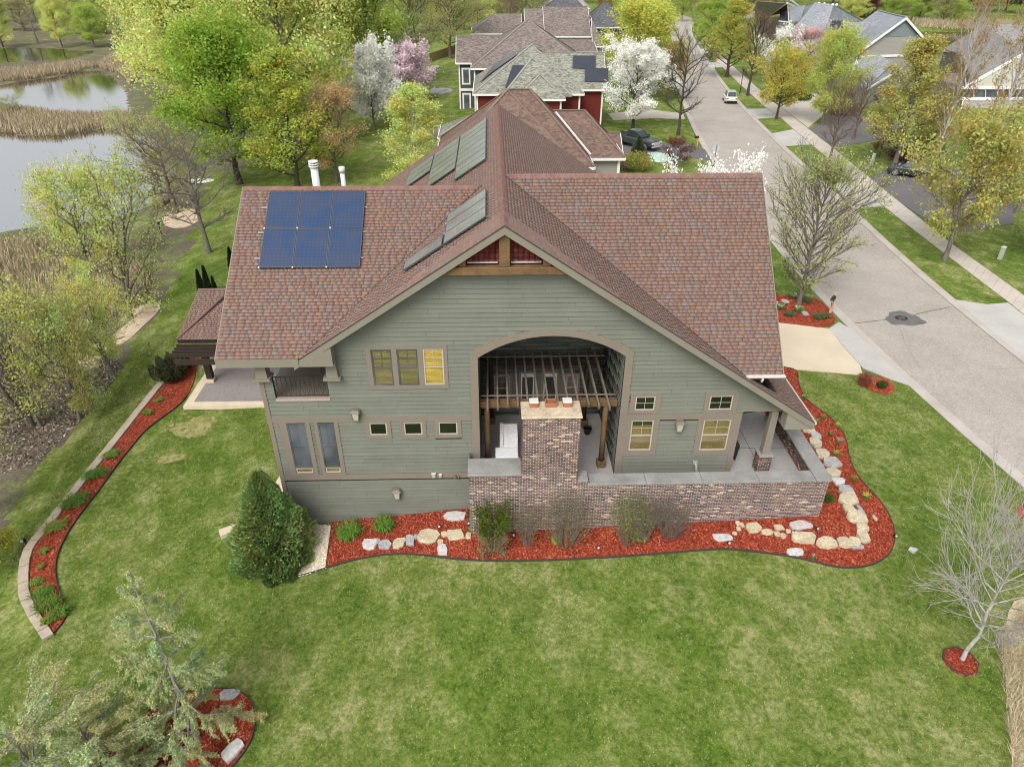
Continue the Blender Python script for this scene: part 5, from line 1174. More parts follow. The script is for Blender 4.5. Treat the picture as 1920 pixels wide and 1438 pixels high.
def hiproof(th, x0, x1, y0, y1, ze, ra, rb, zr, rm, wm=None, zg=-1.2, fas='w_white', inset=.45, gut=True, cap=True):
    """ra, rb ridge ends (x, y); ridge may lie on the edges (gable)"""
    c = [np.array((x0, y0, ze)), np.array((x1, y0, ze)), np.array((x1, y1, ze)), np.array((x0, y1, ze))]; A = np.array((ra[0], ra[1], zr)); B = np.array((rb[0], rb[1], zr))
    if abs(rb[0]-ra[0]) >= abs(rb[1]-ra[1]): fs = [[c[0], c[1], B, A], [c[1], c[2], B], [c[2], c[3], A, B], [c[3], c[0], A]]
    else: fs = [[c[0], c[1], A], [c[1], c[2], B, A], [c[2], c[3], B], [c[3], c[0], A, B]]
    for f in fs:
        n = np.cross(f[1]-f[0], f[2]-f[0]); n /= np.linalg.norm(n)
        gable = abs(n[2]) < .05
        if len(f) == 4 and np.linalg.norm(f[2]-f[3]) < .02: f = f[:3]
        if gable:
            if wm: fpoly('gable_wall', [p-np.array([0, 0, .1])+n*-inset for p in f], wm, th)
            continue
        fpoly('roof', f, rm, th, .12)
    if cap:
        rcm = rm
        for p, q in ([(A, B)] if np.linalg.norm(A-B) > .3 else [])+[(A, c[0]), (B, c[1]), (B, c[2]), (A, c[3])]:
            if abs(p[0]-q[0]) < .05 or abs(p[1]-q[1]) < .05:
                if p is not A or q is not B:
                    # a rake: pale board on the gable edge
                    mb = MB(th.location); mb.bar(p-[0, 0, .12], q-[0, 0, .12], .06, .26); mb.build('rake_board', M[fas], th); continue
            mb = MB(th.location); mb.bar(p+[0, 0, .03], q+[0, 0, .03], .26, .07); mb.build('hip_cap', M['capm'][rm], th)
    if gut:
        for a, b, s in ((c[0], c[1], (0, -.06, 0)), (c[1], c[2], (.06, 0, 0)), (c[2], c[3], (0, .06, 0)), (c[3], c[0], (-.06, 0, 0))):
            mb = MB(th.location); mb.bar(a-[0, 0, .16]+s, b-[0, 0, .16]+s, .10, .22); mb.build('gutter', M[fas], th)
    if wm:
        mb = MB(th.location); i = inset; mb.box(x0+i, x1-i, y0+i, y1-i, zg, ze-.13); mb.build('wall', M[wm], th)
        for x, y in ((x0+i, y0+i), (x1-i, y0+i)):
            mb = MB(th.location); mb.box(x-.1, x+.1, y-.1, y+.1, zg, ze-.14); mb.build('corner_board', M[fas], th)
M['capm'] = {}
for k in ('r_brown', 'r_green', 'r_taupe', 'r_grey', 'r_warm', 'r_dark'):
    bc = {'r_brown': (.20, .135, .105), 'r_green': (.27, .26, .22), 'r_taupe': (.23, .20, .18), 'r_grey': (.28, .29, .30), 'r_warm': (.24, .22, .21), 'r_dark': (.1, .1, .11)}[k]
    M['capm'][k] = simple(k+'_cap', bc, .9, .12, 3)
def farwin(th, x0, x1, z0, z1, y, fr=.12, ax=1, glass='darkglass', mull=False):
    mb = MB(th.location)
    if ax == 1:
        mb.box(x0-fr, x1+fr, y-.07, y, z0-fr, z0); mb.box(x0-fr, x1+fr, y-.07, y, z1, z1+fr); mb.box(x0-fr, x0, y-.07, y, z0, z1); mb.box(x1, x1+fr, y-.07, y, z0, z1)
        if mull: mb.box((x0+x1)/2-.03, (x0+x1)/2+.03, y-.06, y, z0, z1); mb.box(x0, x1, y-.058, y, (z0+z1)/2-.03, (z0+z1)/2+.03)
    else:
        mb.box(y-.07, y, x0-fr, x1+fr, z0-fr, z0); mb.box(y-.07, y, x0-fr, x1+fr, z1, z1+fr); mb.box(y-.07, y, x0-fr, x0, z0, z1); mb.box(y-.07, y, x1, x1+fr, z0, z1)
    w = mb.build('window', M['w_white'], th); mb = MB(th.location)
    mb.box(x0, x1, y-.035, y-.03, z0, z1) if ax == 1 else mb.box(y-.035, y-.03, x0, x1, z0, z1)
    mb.build('pane', M[glass], w); return w
def drop(name, a, b, mat, parent, zg=-1.2, dz=-.15, t=.12):
    a = np.array(a, float)+[0, 0, dz]; b = np.array(b, float)+[0, 0, dz]; d = b-a; n = np.array([d[1], -d[0], 0]); n = n/np.linalg.norm(n)*t
    return fpoly(name, [(a[0], a[1], zg), (b[0], b[1], zg), b, a], mat, parent, .1, -n)
# brown-roofed house directly behind
h = empty('house', (2, 42, -1), label='brown hip-roofed house directly behind the front house', cat='house')
hiproof(h, -5.4, 7.3, 35.4, 48.5, 3.0, (1.0, 41.6), (1.0, 42.2), 8.45, 'r_brown', 'w_taupe')
hiproof(h, 1.5, 8.45, 37.4, 47.6, 3.05, (1.15, 42.5), (3.05, 42.5), 8.42, 'r_brown', 'w_taupe')
hiproof(h, 4.0, 11.7, 41.0, 48.6, 2.9, (5.2, 44.7), (8.25, 44.7), 6.25, 'r_brown', 'w_taupe')
hiproof(h, 11.0, 12.3, 45.5, 50.0, 2.3, (11.0, 47.7), (12.3, 47.7), 3.6, 'r_brown', 'w_taupe')
for a, b in (((956, 172), (1058, 302)), ((1042, 213), (1107, 292))):
    pa = at(*a, 2, 8.2 if a[0] < 1000 else 6.1); pb = at(*b, 2, 3.3); mb = MB(h.location); mb.bar(pa+[0, 0, .1], pb+[0, 0, .1], .12, .12); mb.build('gutter', M['w_white'], h)
mb = MB(h.location); P0 = at(1161, 296, 1, 41.4); mb.box(P0[0]-.12, P0[0]+.12, 41.3, 41.5, -1, P0[2]); mb.build('downspout', M['w_white'], h)
# red house with greenish roof
h = empty('house', (5, 70, -1), label='red-sided house with a pale greenish shingle roof and solar panels', cat='house')
hiproof(h, -2.5, 11.0, 67.6, 83.5, 3.9, (4.9, 75.4), (4.9, 76.2), 8.4, 'r_green', 'w_red', zg=-1.8)
hiproof(h, 3.0, 14.3, 71.0, 80.0, 3.85, (3.0, 75.4), (14.3, 75.4), 7.5, 'r_green', 'w_red', zg=-1.6)
hiproof(h, 2.6, 8.4, 64.4, 72.0, 3.85, (5.5, 67.8), (5.5, 69.5), 5.9, 'r_green', 'w_red', zg=-1.4)
hiproof(h, 1.0, 9.4, 65.9, 76, 3.87, (4.9, 72.8), (4.9, 73.2), 7.2, 'r_green', None, gut=False)
q = at(1131, 214, 1, 71.4); mb = MB(h.location); mb.box(12.2, 13.9, 71.2, 71.5, -1.3, -.9); mb.build('foundation', M['w_white'], h)
hiproof(h, -6.5, -1.5, 60.5, 66.5, .4, (-2.4, 63.5), (-1.5, 63.5), 2.3, 'r_green', 'w_red', zg=-2.6)
def farpanel(pts, lab):
    o = empty('solar_panel', tuple(np.mean(pts, axis=0)), label=lab, cat='solar panel'); P = [np.array(p)-np.array(o.location) for p in pts]
    n = np.cross(P[1]-P[0], P[2]-P[0]); n /= np.linalg.norm(n); n = n if n[2] > 0 else -n
    mb = MB(); mb.prism([p+n*.08 for p in P], n*.05); mb.build('frame', M['alu'], o)
    c = np.mean(P, axis=0); mb = MB(); mb.prism([c+(p-c)*.95+n*.131 for p in P], n*.006); mb.build('glass', M['cell_far'], o)
M['cell_far'] = simple('slate_solar_cells', (.035, .04, .055), .3, .1, 1, spec=.5, bs=0)
def onplane(px, py, p0, n):
    d = pray(px, py); n = np.array(n, float); t = (n@(np.array(p0)-CAMP))/(n@d); return CAMP+d*t
wn_f = (0, -(7.5-3.85), 4.4)      # front slope of the right wing
for pts, lab in (([(1073, 129), (1117, 131), (1117, 106), (1074, 106)], 'upper dark panel block on the right wing of the red house'), ([(1096, 154), (1141, 155), (1140, 130), (1096, 129)], 'lower dark panel block on the right wing of the red house')):
    farpanel([onplane(x, y, (8, 71, 3.9), wn_f) for x, y in pts], lab)
farpanel([onplane(x, y, (4.9, 67.6, 3.95), (0, -4.5, 7.8)) for x, y in [(947, 166), (995, 166), (995, 125), (961, 124)]], 'dark panel block on the front slope of the red house')
farpanel([onplane(x, y, (-2.5, 70, 3.95), (-4.5, 0, 7.4)) for x, y in [(900, 157), (925, 136), (972, 103), (963, 101), (925, 126)]], 'thin strip of panels along the left slope of the red house')
# charcoal house with taupe roof
h = empty('house', (4, 88, -1), label='charcoal house with white corner boards and taupe roof behind the red house', cat='house')
hiproof(h, -3.0, 13.2, 80.6, 98, 5.0, (5.1, 89.2), (5.1, 89.6), 10.2, 'r_taupe', 'w_grey', zg=-2)
hiproof(h, -5.3, 5.0, 86.0, 94.6, 5.0, (-5.3, 90.2), (5, 90.2), 8.0, 'r_taupe', 'w_grey', zg=-2.6)
for z0, z1 in ((2.2, 4.0), (-1.8, .6)): farwin(h, -4.3, -3.5, z0, z1, 86.42, .22, glass='screen')
mb = MB(h.location); mb.box(-4.86, -2.6, 86.36, 86.44, 1.1, 1.45); mb.build('belt_board', M['w_white'], h)
mb = MB(h.location); mb.tube([at(961, 88, 1, 86)+[0, 0, -.4], at(961, 82, 1, 86)+[0, 0, .6]], .08, 6); mb.build('vent', M['black'], h)
# further roofs up the street, left side
h = empty('house', (15, 130, -1), label='white house with a broad taupe gable roof at the top centre', cat='house')
c0 = at(1032, 68, 2, 4.5); c1 = at(1104, 68, 2, 4.5)
hiproof(h, 10.2, 19.2, 126.0, 142.0, 4.5, (10.2, 134.0), (19.2, 134.0), 9.0, 'r_taupe', 'w_white', zg=-1)
hiproof(h, 6.5, 12.0, 127, 141, 4.5, (6.5, 134), (12, 134), 8.6, 'r_taupe', None)
hiproof(h, 11.0, 19.6, 119.0, 128.0, 2.6, (11, 126.2), (19.6, 126.2), 4.0, 'r_taupe', 'w_white', zg=-1)
hiproof(h, 19.25, 21.8, 124.0, 140.0, 3.0, (19.26, 128), (19.26, 138), 7.5, 'r_taupe', 'w_taupe', zg=-1)
for x in (12.4, 15.6, 16.5): farwin(h, x, x+.7, 3.95, 4.3, 126.4, .1)
h = empty('house', (-1, 150, -1), label='low taupe-roofed house among bare trees left of the top centre', cat='house')
hiproof(h, -4.5, 6.8, 147, 162, 3.0, (0.5, 154), (6.8, 154), 6.3, 'r_taupe', 'w_taupe', zg=-1.6)
farwin(h, -1.5, 1.0, 1.2, 2.6, 147.4, .1)
h = empty('house', (22, 172, -1), label='charcoal-roofed house at the top edge behind the taupe gable', cat='house')
hiproof(h, 12, 24, 158, 176, 4.8, (17.5, 167), (18.5, 167), 10.2, 'r_dark', 'w_grey')
hiproof(h, 22, 31, 152, 168, 3.8, (26, 160), (27, 160), 8.2, 'r_dark', 'w_grey')
h = empty('house', (30, 215, -1), label='small grey-roofed house between trees above the far street bend', cat='house')
hiproof(h, 16, 30, 215, 230, 3.5, (20, 222), (26, 222), 7.5, 'r_warm', 'w_cream')
# right side of the street -------------------------------------------------
def quadhouse(lbl, apx, bpx, lpx, rpx, zr, ze, rm, wm, top='w_blue', zg=-1.2, zb=None):
    """gable house from photo points: apex, far ridge end, left and right eave ends of the near gable"""
    A = at(*apx, 2, zr); B = at(*bpx, 2, zr); L = at(*lpx, 2, ze); Rr_ = at(*rpx, 2, ze); D = B-A; D[2] = 0
    # put the apex above the middle of the eave line
    h_ = empty('house', tuple((L+Rr_)/2*[1, 1, 0]+np.array([0, 0, zg])), label=lbl, cat='house')
    L2, R2 = L+D, Rr_+D
    up = np.array([0, 0, 1.0])
    fpoly('roof', [L, A, B, L2], rm, h_, .14); fpoly('roof', [A, Rr_, R2, B], rm, h_, .14)
    for p, q in ((A, L), (A, Rr_)): mb = MB(h_.location); mb.bar(p-[0, 0, .16], q-[0, 0, .16], .12, .34); mb.build('rake_board', M['w_white'], h_)
    mb = MB(h_.location); mb.bar(L-[0, 0, .12], L2-[0, 0, .12], .12, .2); mb.build('gutter', M['w_white'], h_)
    mb = MB(h_.location); mb.bar(A+[0, 0, .04], B+[0, 0, .04], .3, .08); mb.build('hip_cap', M['capm'][rm], h_)
    d = D/np.linalg.norm(D)*.5; i = lambda p, k: p+k
    e = (Rr_-L)/np.linalg.norm(Rr_-L)*.5; Lw, Rw, Aw = L+e+d, Rr_-e+d, A+d-[0, 0, .25]
    base = lambda p: np.array([p[0], p[1], zg])
    dn = np.array([0, 0, -.3])
    fpoly('gable_wall', [Lw+dn, Rw+dn, Aw], wm, h_); m1 = Lw+dn+(Aw-Lw-dn)*.52; m2 = Rw+dn+(Aw-Rw-dn)*.52; o_ = -d*.12; fpoly('gable_shakes', [m1+o_, m2+o_, Aw+o_], top, h_)
    fpoly('wall', [base(Lw), base(Rw), Rw+dn, Lw+dn], wm, h_); fpoly('wall', [base(L2+e), base(Lw), Lw+dn, L2+e+dn], wm, h_); fpoly('wall', [base(Rw), base(R2-e), R2-e+dn, Rw+dn], wm, h_)
    fpoly('rear_wall', [base(R2-e), base(L2+e), L2+e+dn, R2-e+dn], wm, h_)
    for p in (Lw, Rw): mb = MB(h_.location); mb.bar(base(p), p+dn, .3, .3); mb.build('corner_board', M['w_white'], h_)
    mb = MB(h_.location); mb.bar(Lw+dn-[0, 0, .1]-d*.2, Rw+dn-[0, 0, .1]-d*.2, .1, .35); mb.build('belt_board', M['w_white'], h_)
    return h_, L, Rr_, A, B, Lw, Rw
H1r = quadhouse('blue-grey roofed house with taupe gable across the street', (1700, 33), (1645, 20), (1603, 103), (1757, 98), 9.7, 4.5, 'r_grey', 'w_taupe')
h = H1r[0]
T = lambda px, py, z: at(px, py, 2, z)
# side dormer and the small wing in front of it
fpoly('dormer_roof', [T(1582, 41, 8.6), T(1635, 42, 8.9), T(1586, 93, 5.0)], 'r_grey', h, .1); fpoly('dormer_wall', [T(1582, 43, 8.4), T(1576, 62, 6.2), T(1576, 84, 4.4), T(1585, 92, 4.8)], 'w_blue', h)
fpoly('dormer_roof', [T(1560, 39, 8.2), T(1612, 40, 8.4), T(1576, 60, 6.4), T(1560, 60, 6.4)], 'r_dark', h, .1); fpoly('dormer_wall', [T(1559, 40, 8.2), T(1545, 78, 4.2), T(1580, 82, 4.2), T(1575, 60, 6.2)], 'w_blue', h)
for a, b in (((1582, 41, 8.7), (1571, 62, 6.3)), ((1582, 41, 8.7), (1586, 93, 5.1)), ((1559, 39, 8.4), (1544, 78, 4.4))): mb = MB(h.location); mb.bar(T(*a), T(*b), .14, .25); mb.build('rake_board', M['w_white'], h)
# porch roof toward the street
fpoly('porch_roof', [T(1606, 113, 4.0), T(1648, 103, 4.9), T(1675, 118, 4.3), T(1626, 165, 1.9), T(1615, 163, 1.9)], 'r_grey', h, .1); fpoly('porch_roof', [T(1648, 104, 4.9), T(1675, 116, 4.3), T(1694, 128, 3.2), T(1627, 166, 1.8)], 'r_warm', h, .1)
for a, b in (((1606, 114, 4.0), (1597, 140, 2.2)), ((1606, 114, 4.0), (1612, 145, 2.2)), ((1627, 167, 1.8), (1690, 130, 3.1))): mb = MB(h.location); mb.bar(T(*a), T(*b), .14, .28); mb.build('rake_board', M['w_white'], h)
pA, pB, pC = T(1600, 145, 2.2)+[.4, .4, 0], T(1627, 167, 1.8)+[0, .5, 0], T(1694, 128, 3.2)+[-.4, .6, 0]; drop('porch_wall', pA, pB, 'w_taupe', h); drop('porch_wall', pB, pC, 'w_taupe', h); drop('porch_wall', H1r[5], pA, 'w_taupe', h)
for k in range(0):
    mb = MB(h.location); p = T(1588+k*3.2, 106+k*1.5, 4.1); q = T(1586+k*3.2, 136+k*1.5, 1.9); mb.bar(p, q, .14, .14); mb.build('window_mullion', M['w_white'], h)
# hip-roofed house beyond
h = empty('house', (80, 155, -1), label='blue-grey hip-roofed house behind the pink blossoming tree', cat='house')
ap = T(1562, 8, 8.6); ap2 = T(1530, 6, 8.6); c0, c1, c2, c3 = T(1482, 66, 3.2), T(1543, 68, 3.2), T(1620, 42, 3.2), T(1500, 18, 3.2)
for f in ([c0, c1, ap, ap2], [c1, c2, ap], [c3, c0, ap2]): fpoly('roof', f, 'r_grey', h, .14)
for p, q in ((ap, c1), (ap2, c0), (ap, c2)): mb = MB(h.location); mb.bar(p+[0, 0, .05], q+[0, 0, .05], .3, .1); mb.build('hip_cap', M['capm']['r_grey'], h)
zb_ = np.array([0, 0, -4.6]); drop('wall', c0+[.5, .5, 0], c1+[-.2, .5, 0], 'w_cream', h); drop('wall', c1+[-.2, .5, 0], c2+[-.5, 0, 0], 'w_cream', h); drop('wall', c3, c0+[.5, .5, 0], 'w_cream', h)
mb = MB(h.location); mb.bar(c0-[0, 0, .2], c1-[0, 0, .2], .12, .3); mb.build('gutter', M['w_white'], h)
fpoly('roof', [T(1478, 14, 6.0), T(1510, 10, 7.2), T(1500, 40, 4.4), T(1482, 42, 4.4)], 'r_grey', h, .12); fpoly('roof', [T(1462, 20, 5.0), T(1477, 20, 5.0), T(1480, 40, 3.4), T(1463, 38, 3.4)], 'r_dark', h, .12); fpoly('roof', [T(1460, 40, 3.4), T(1480, 42, 3.4), T(1470, 60, 2.0), T(1458, 58, 2.0)], 'r_dark', h, .12)
for x, y in ((1535, 9), (1545, 10), (1561, 12), (1568, 12)):
    p = T(x, y, 8.2); mb = MB(h.location); mb.lathe((p[0], p[1], p[2]), [(.3, 0), (.3, .35), (.1, .5)], 8); mb.build('roof_vent', M['w_white'], h)
mb = MB(h.location); mb.bar(T(1477, 14, 6.1), T(1479, 42, 4.4), .12, .22); mb.bar(T(1460, 40, 3.5), T(1488, 43, 3.5), .12, .22); mb.build('rake_board', M['w_white'], h)
h = empty('house', (85, 195, -1), label='grey-roofed house with a dark red gable at the top right', cat='house')
A = T(1476, 6, 7.6); B = T(1420, 2, 7.6)
fpoly('roof', [T(1400, 12, 5.5), T(1455, 12, 5.5), T(1430, 34, 3.2), T(1395, 40, 3.2)], 'r_warm', h, .12); fpoly('roof', [A, T(1440, 34, 3.4), T(1410, 20, 5.0), B], 'r_warm', h, .12); fpoly('gable_wall', [A-[0, 0, .2], T(1445, 30, 3.8), T(1478, 24, 3.8)], 'w_red', h)
for a, b in (((1476, 6, 7.6), (1435, 34, 3.3)), ((1476, 6, 7.6), (1492, 14, 5.6)), ((1482, 0, 8.6), (1498, 12, 6.2))): mb = MB(h.location); mb.bar(T(*a), T(*b), .16, .4); mb.build('rake_board', M['w_white'], h)
drop('wall', T(1440, 33, 3.4), T(1480, 28, 3.4), 'w_taupe', h); drop('wall', T(1400, 39, 3.2), T(1440, 33, 3.4), 'w_taupe', h)
# house at the right edge
h = empty('house', (85, 88, -1), label='house with cream gable and stone base at the right edge of the photo', cat='house')
Yf = 86.0; G = lambda px, py, y=Yf: at(px, py, 1, y)
def gband(name, a, b, mat, y=Yf, depth=.3):  # vertical band on the front wall between two photo corners
    p, q = G(*a, y), G(*b, y); mb = MB(h.location); mb.box(min(p[0], q[0]), 96, y, y+depth, min(p[2], q[2]), max(p[2], q[2])); return mb.build(name, M[mat], h)
w0 = G(1806, 166); w1 = G(1806, 184)
p_ap = G(1935, 97); 
fpoly('gable_wall', [G(1814, 164), [96, Yf, G(1814, 164)[2]], [96, Yf, G(1935, 97)[2]+3], G(1925, 103)], 'w_cream', h, .1, (0, .1, 0))
gband('belt_board', (1806, 163), (1920, 168), 'w_white', Yf-.15); gband('window_band', (1812, 168), (1920, 183), 'screen', Yf+.02); gband('belt_board', (1806, 183), (1920, 188), 'w_white', Yf-.12)
for x in (1826, 1848, 1870, 1892): p = G(x, 168, Yf-.05); q = G(x, 183, Yf-.05); mb = MB(h.location); mb.bar(p, q, .12, .06); mb.build('mullion', M['w_white'], h)
a0, a1 = G(1806, 188), G(1798, 221, Yf-4); fpoly('lower_roof', [a0, [96, Yf, a0[2]], [96, Yf-4, a1[2]], a1], 'r_warm', h, .15)
mb = MB(h.location); mb.bar(a1-[0, 0, .2], np.array([96, Yf-4, a1[2]-.2]), .12, .4); mb.bar(a0, a1, .14, .2); mb.build('gutter', M['w_white'], h)
b0 = G(1800, 228, Yf-3.6); mb = MB(h.location); mb.box(b0[0], 96, Yf-3.6, Yf-3.3, -1.4, a1[2]-.3); mb.build('stone_wall', M['w_stone'], h)
for x0, x1 in ((1806, 1817), (1828, 1838)):
    p, q = G(x0, 229, Yf-3.7), G(x1, 237, Yf-3.7); farwin(h, p[0], q[0], q[2], p[2], Yf-3.62, .3, mull=True)
p = G(1905, 240, Yf-4.2); mb = MB(h.location); mb.box(p[0], 96, Yf-4.2, Yf-3.61, -1.4, 1.6); mb.build('garage_front', M['w_white'], h); p2 = G(1896, 222, Yf-4.5); fpoly('garage_roof', [p2, G(1925, 208, Yf-4.5), [96, Yf-3, G(1925, 208)[2]], p2+[0, 1.5, 0]], 'w_white', h, .2)
ml = G(1810, 166); tl = T(1768, 92, 3.6); Rg0 = T(1879, 46, 8.2); 
zA = G(1812, 162)[2]
fpoly('roof', [tl, T(1808, 103, 3.8), G(1812, 162), G(1930, 98), T(1960, 44, 8.2), T(1879, 46, 8.2), T(1842, 48, 8.0)], 'r_warm', h, .15)
mb = MB(h.location); mb.bar(tl-[0, 0, .2], T(1808, 103, 3.6), .2, .35); mb.bar(T(1808, 103, 3.7), G(1812, 162)-[0, 0, .1], .2, .3); mb.bar(G(1812, 162), G(1930, 96), .2, .4); mb.build('rake_board', M['w_white'], h)
drop('side_wall', tl+[.4, .3, 0], T(1808, 103, 3.8)+[0, .4, 0], 'w_brown', h); drop('side_wall', T(1808, 103, 3.8)+[0, .4, 0], np.array([G(1812, 162)[0]+.2, Yf+.3, 3.4]), 'w_brown', h)
mb = MB(h.location); mb.box(G(1812, 166)[0], 96, Yf+.32, Yf+14, -1.3, zA-.2); mb.build('wall', M['w_brown'], h)

# ================================================================== TREES
M['leaf'] = leafmat('leaves'); M['bark'] = barkmat('bark'); M['petal'] = leafmat('blossom', .12, spread=.10, tint=False); M['needle'] = leafmat('needles', .12, spread=.4)
def unit(v): return v/(np.linalg.norm(v)+1e-12)
def rotv(v, ax, a):
    ax = unit(ax); return v*math.cos(a)+np.cross(ax, v)*math.sin(a)+ax*(ax@v)*(1-math.cos(a))
class Tree:
    """branching skeleton grown inside an envelope; unit height 1, crown radius 0.5"""
    def __init__(s, seed, H=8., Rr=3., base=.2, limbs=16, subs=6, twigs=4, up=.6, env='oval', wob=.16, r0=.16, stems=1, droop=0., lean=0., twl=.55, deep=True, low=.0):
        s.r = random.Random(seed); s.nr = np.random.default_rng(seed); s.seg = []; s.tips = []; s.H = H; s.R = Rr
        E = {'oval': lambda t: math.sin(math.pi*min(1, max(.02, t*.88+.12)))**.6, 'round': lambda t: math.sqrt(max(.03, 1-(t*1.9-.9)**2*.98)), 'cone': lambda t: 1.02-t, 'vase': lambda t: .45+.6*t-.35*t*t,
             'column': lambda t: .75 if t < .8 else .75*(1-t)/.2+.1, 'pyr': lambda t: (1-t)**.7*.95+.05, 'umbrella': lambda t: .6+.4*t}[env]
        for st in range(stems):
            a0 = s.r.random()*6.28; ln = lean if stems == 1 else s.r.uniform(.15, .5)
            top = np.array([math.cos(a0)*ln*Rr, math.sin(a0)*ln*Rr, H*(1 if stems == 1 else s.r.uniform(.75, 1))])
            pts = []; n = 9
            for i in range(n+1):
                t = i/n; pts.append(top*np.array([t**1.2, t**1.2, t])+np.array([s.r.gauss(0, wob*.25), s.r.gauss(0, wob*.25), 0])*(t > 0)*(t < .95))
            rr = [r0*(1-.88*(i/n)**.8)*(1.25 if i == 0 else 1) for i in range(n+1)]
            for i in range(n): s.seg.append((pts[i], pts[i+1], rr[i], rr[i+1]))
            s.tips.append(pts[-1])
            for k in range(limbs//stems):
                t = (k+s.r.random())/(limbs//stems); hh = base+(.97-base)*t; f = hh*n; i = min(n-1, int(f)); p = pts[i]*(1-f+i)+pts[i+1]*(f-i)
                az = k*2.39996+s.r.uniform(-.3, .3)+st; rad = Rr*E(t)*s.r.uniform(.82, 1.12)
                el = math.atan(up*(.6+.8*t)) if droop == 0 else math.atan(up-droop*(1-t))
                L = rad/max(.35, math.cos(el)); L = min(L, (H*1.03-p[2])/max(.05, math.sin(el)) if el > .05 else L)
                d = np.array([math.cos(az)*math.cos(el), math.sin(az)*math.cos(el), math.sin(el)])
                s.limb(p, d, L, max(.012, r0*.42*(1-t*.55)), subs, twigs, wob, twl, droop, deep)
    def limb(s, p, d, L, r, subs, twigs, wob, twl, droop, deep):
        n = 5; P = [p]; 
        for i in range(n):
            d = unit(d+np.array([s.r.gauss(0, wob), s.r.gauss(0, wob), s.r.gauss(0, wob*.6)+(.07 if droop == 0 else -.02)])); P.append(P[-1]+d*L/n)
        R_ = [r*(1-.8*i/n) for i in range(n+1)]
        for i in range(n): s.seg.append((P[i], P[i+1], R_[i], R_[i+1]))
        s.tips.append(P[-1])
        for k in range(subs):
            t = .22+.76*(k+s.r.random())/subs; f = t*n; i = min(n-1, int(f)); q = P[i]*(1-f+i)+P[i+1]*(f-i); dd = unit(P[i+1]-P[i])
            ax = unit(np.array([s.r.gauss(0, 1), s.r.gauss(0, 1), s.r.gauss(0, 1)])); e = rotv(dd, ax, s.r.uniform(.45, .95)); 
            if droop == 0: e = unit(e+np.array([0, 0, .18]))
            else: e = unit(e*np.array([1, 1, .5])-np.array([0, 0, .12]))
            l2 = L*twl*(1.1-.55*t)*s.r.uniform(.7, 1.1); Q = [q]; m_ = 3
            for j in range(m_): e = unit(e+np.array([s.r.gauss(0, wob), s.r.gauss(0, wob), s.r.gauss(0, wob)])); Q.append(Q[-1]+e*l2/m_)
            r2 = max(.007, r*.42)
            for j in range(m_): s.seg.append((Q[j], Q[j+1], r2*(1-.25*j), r2*(1-.25*(j+1))))
            s.tips.append(Q[-1]); s.tips.append(Q[1])
            if deep:
                for w in range(twigs):
                    u = (w+.8)/twigs*m_*.98; i2 = min(m_-1, int(u)); z = Q[i2]*(1-u+i2)+Q[i2+1]*(u-i2); ax = unit(np.array([s.r.gauss(0, 1) for _ in range(3)])); g_ = rotv(unit(Q[i2+1]-Q[i2]), ax, s.r.uniform(.35, .85)); l3 = l2*s.r.uniform(.28, .55)
                    g2 = unit(g_+np.array([s.r.gauss(0, .15), s.r.gauss(0, .15), .12 if droop == 0 else -.1])); m1 = z+g_*l3*.5; m2 = m1+g2*l3*.5
                    s.seg.append((z, m1, max(.006, r2*.5), .006)); s.seg.append((m1, m2, .006, .004)); s.tips.append(m1); s.tips.append(m2)
    def wood(s, name='trunk', minr=0.0):
        S = [q for q in s.seg if q[2] >= minr]; n = len(S); A = np.array([q[0] for q in S]); B = np.array([q[1] for q in S]); ra = np.array([q[2] for q in S]); rb = np.array([q[3] for q in S])
        D = B-A; D /= np.linalg.norm(D, axis=1)[:, None]+1e-9; ref = np.where(np.abs(D[:, 2:3]) > .9, [[1., 0, 0]], [[0, 0, 1.]]); U = np.cross(D, ref); U /= np.linalg.norm(U, axis=1)[:, None]+1e-9; W = np.cross(D, U)
        big = ra > .035; V = []; F = []; base = 0
        for msk, k in ((big, 7), (~big, 3)):
            a, b, u, w, r1, r2 = A[msk], B[msk], U[msk], W[msk], ra[msk], rb[msk]; m_ = len(a)
            if not m_: continue
            th = np.arange(k)*2*math.pi/k; c, si = np.cos(th), np.sin(th); ring = u[:, None]*c[None, :, None]+w[:, None]*si[None, :, None]
            V.append(np.concatenate([a[:, None]+ring*r1[:, None, None], b[:, None]+ring*r2[:, None, None]], 1).reshape(-1, 3))
            i = np.arange(k); f = np.stack([i, (i+1) % k, (i+1) % k+k, i+k], 1); F.append((f[None]+(np.arange(m_)*2*k)[:, None, None]+base).reshape(-1, 4)); base += m_*2*k
        V = np.concatenate(V)/np.array([2*s.R, 2*s.R, s.H]); return npmesh(name, V, np.concatenate(F), M['bark'], True)
    def along(s, n, size, jit=.05, mat='needle', long=2.6, maxr=.03, hang=.12, name='crown'):
        S = [q for q in s.seg if q[2] < maxr]; A = np.array([q[0] for q in S]); B = np.array([q[1] for q in S]); L = np.linalg.norm(B-A, axis=1); w = s.nr.choice(len(S), n, p=L/L.sum()); t = s.nr.random((n, 1))
        C = A[w]*(1-t)+B[w]*t+s.nr.normal(0, jit, (n, 3)); C[:, 2] -= s.nr.random(n)*hang
        return quads(name, C, s.nr, size, long, .2, mat, np.array([2*s.R, 2*s.R, s.H]))
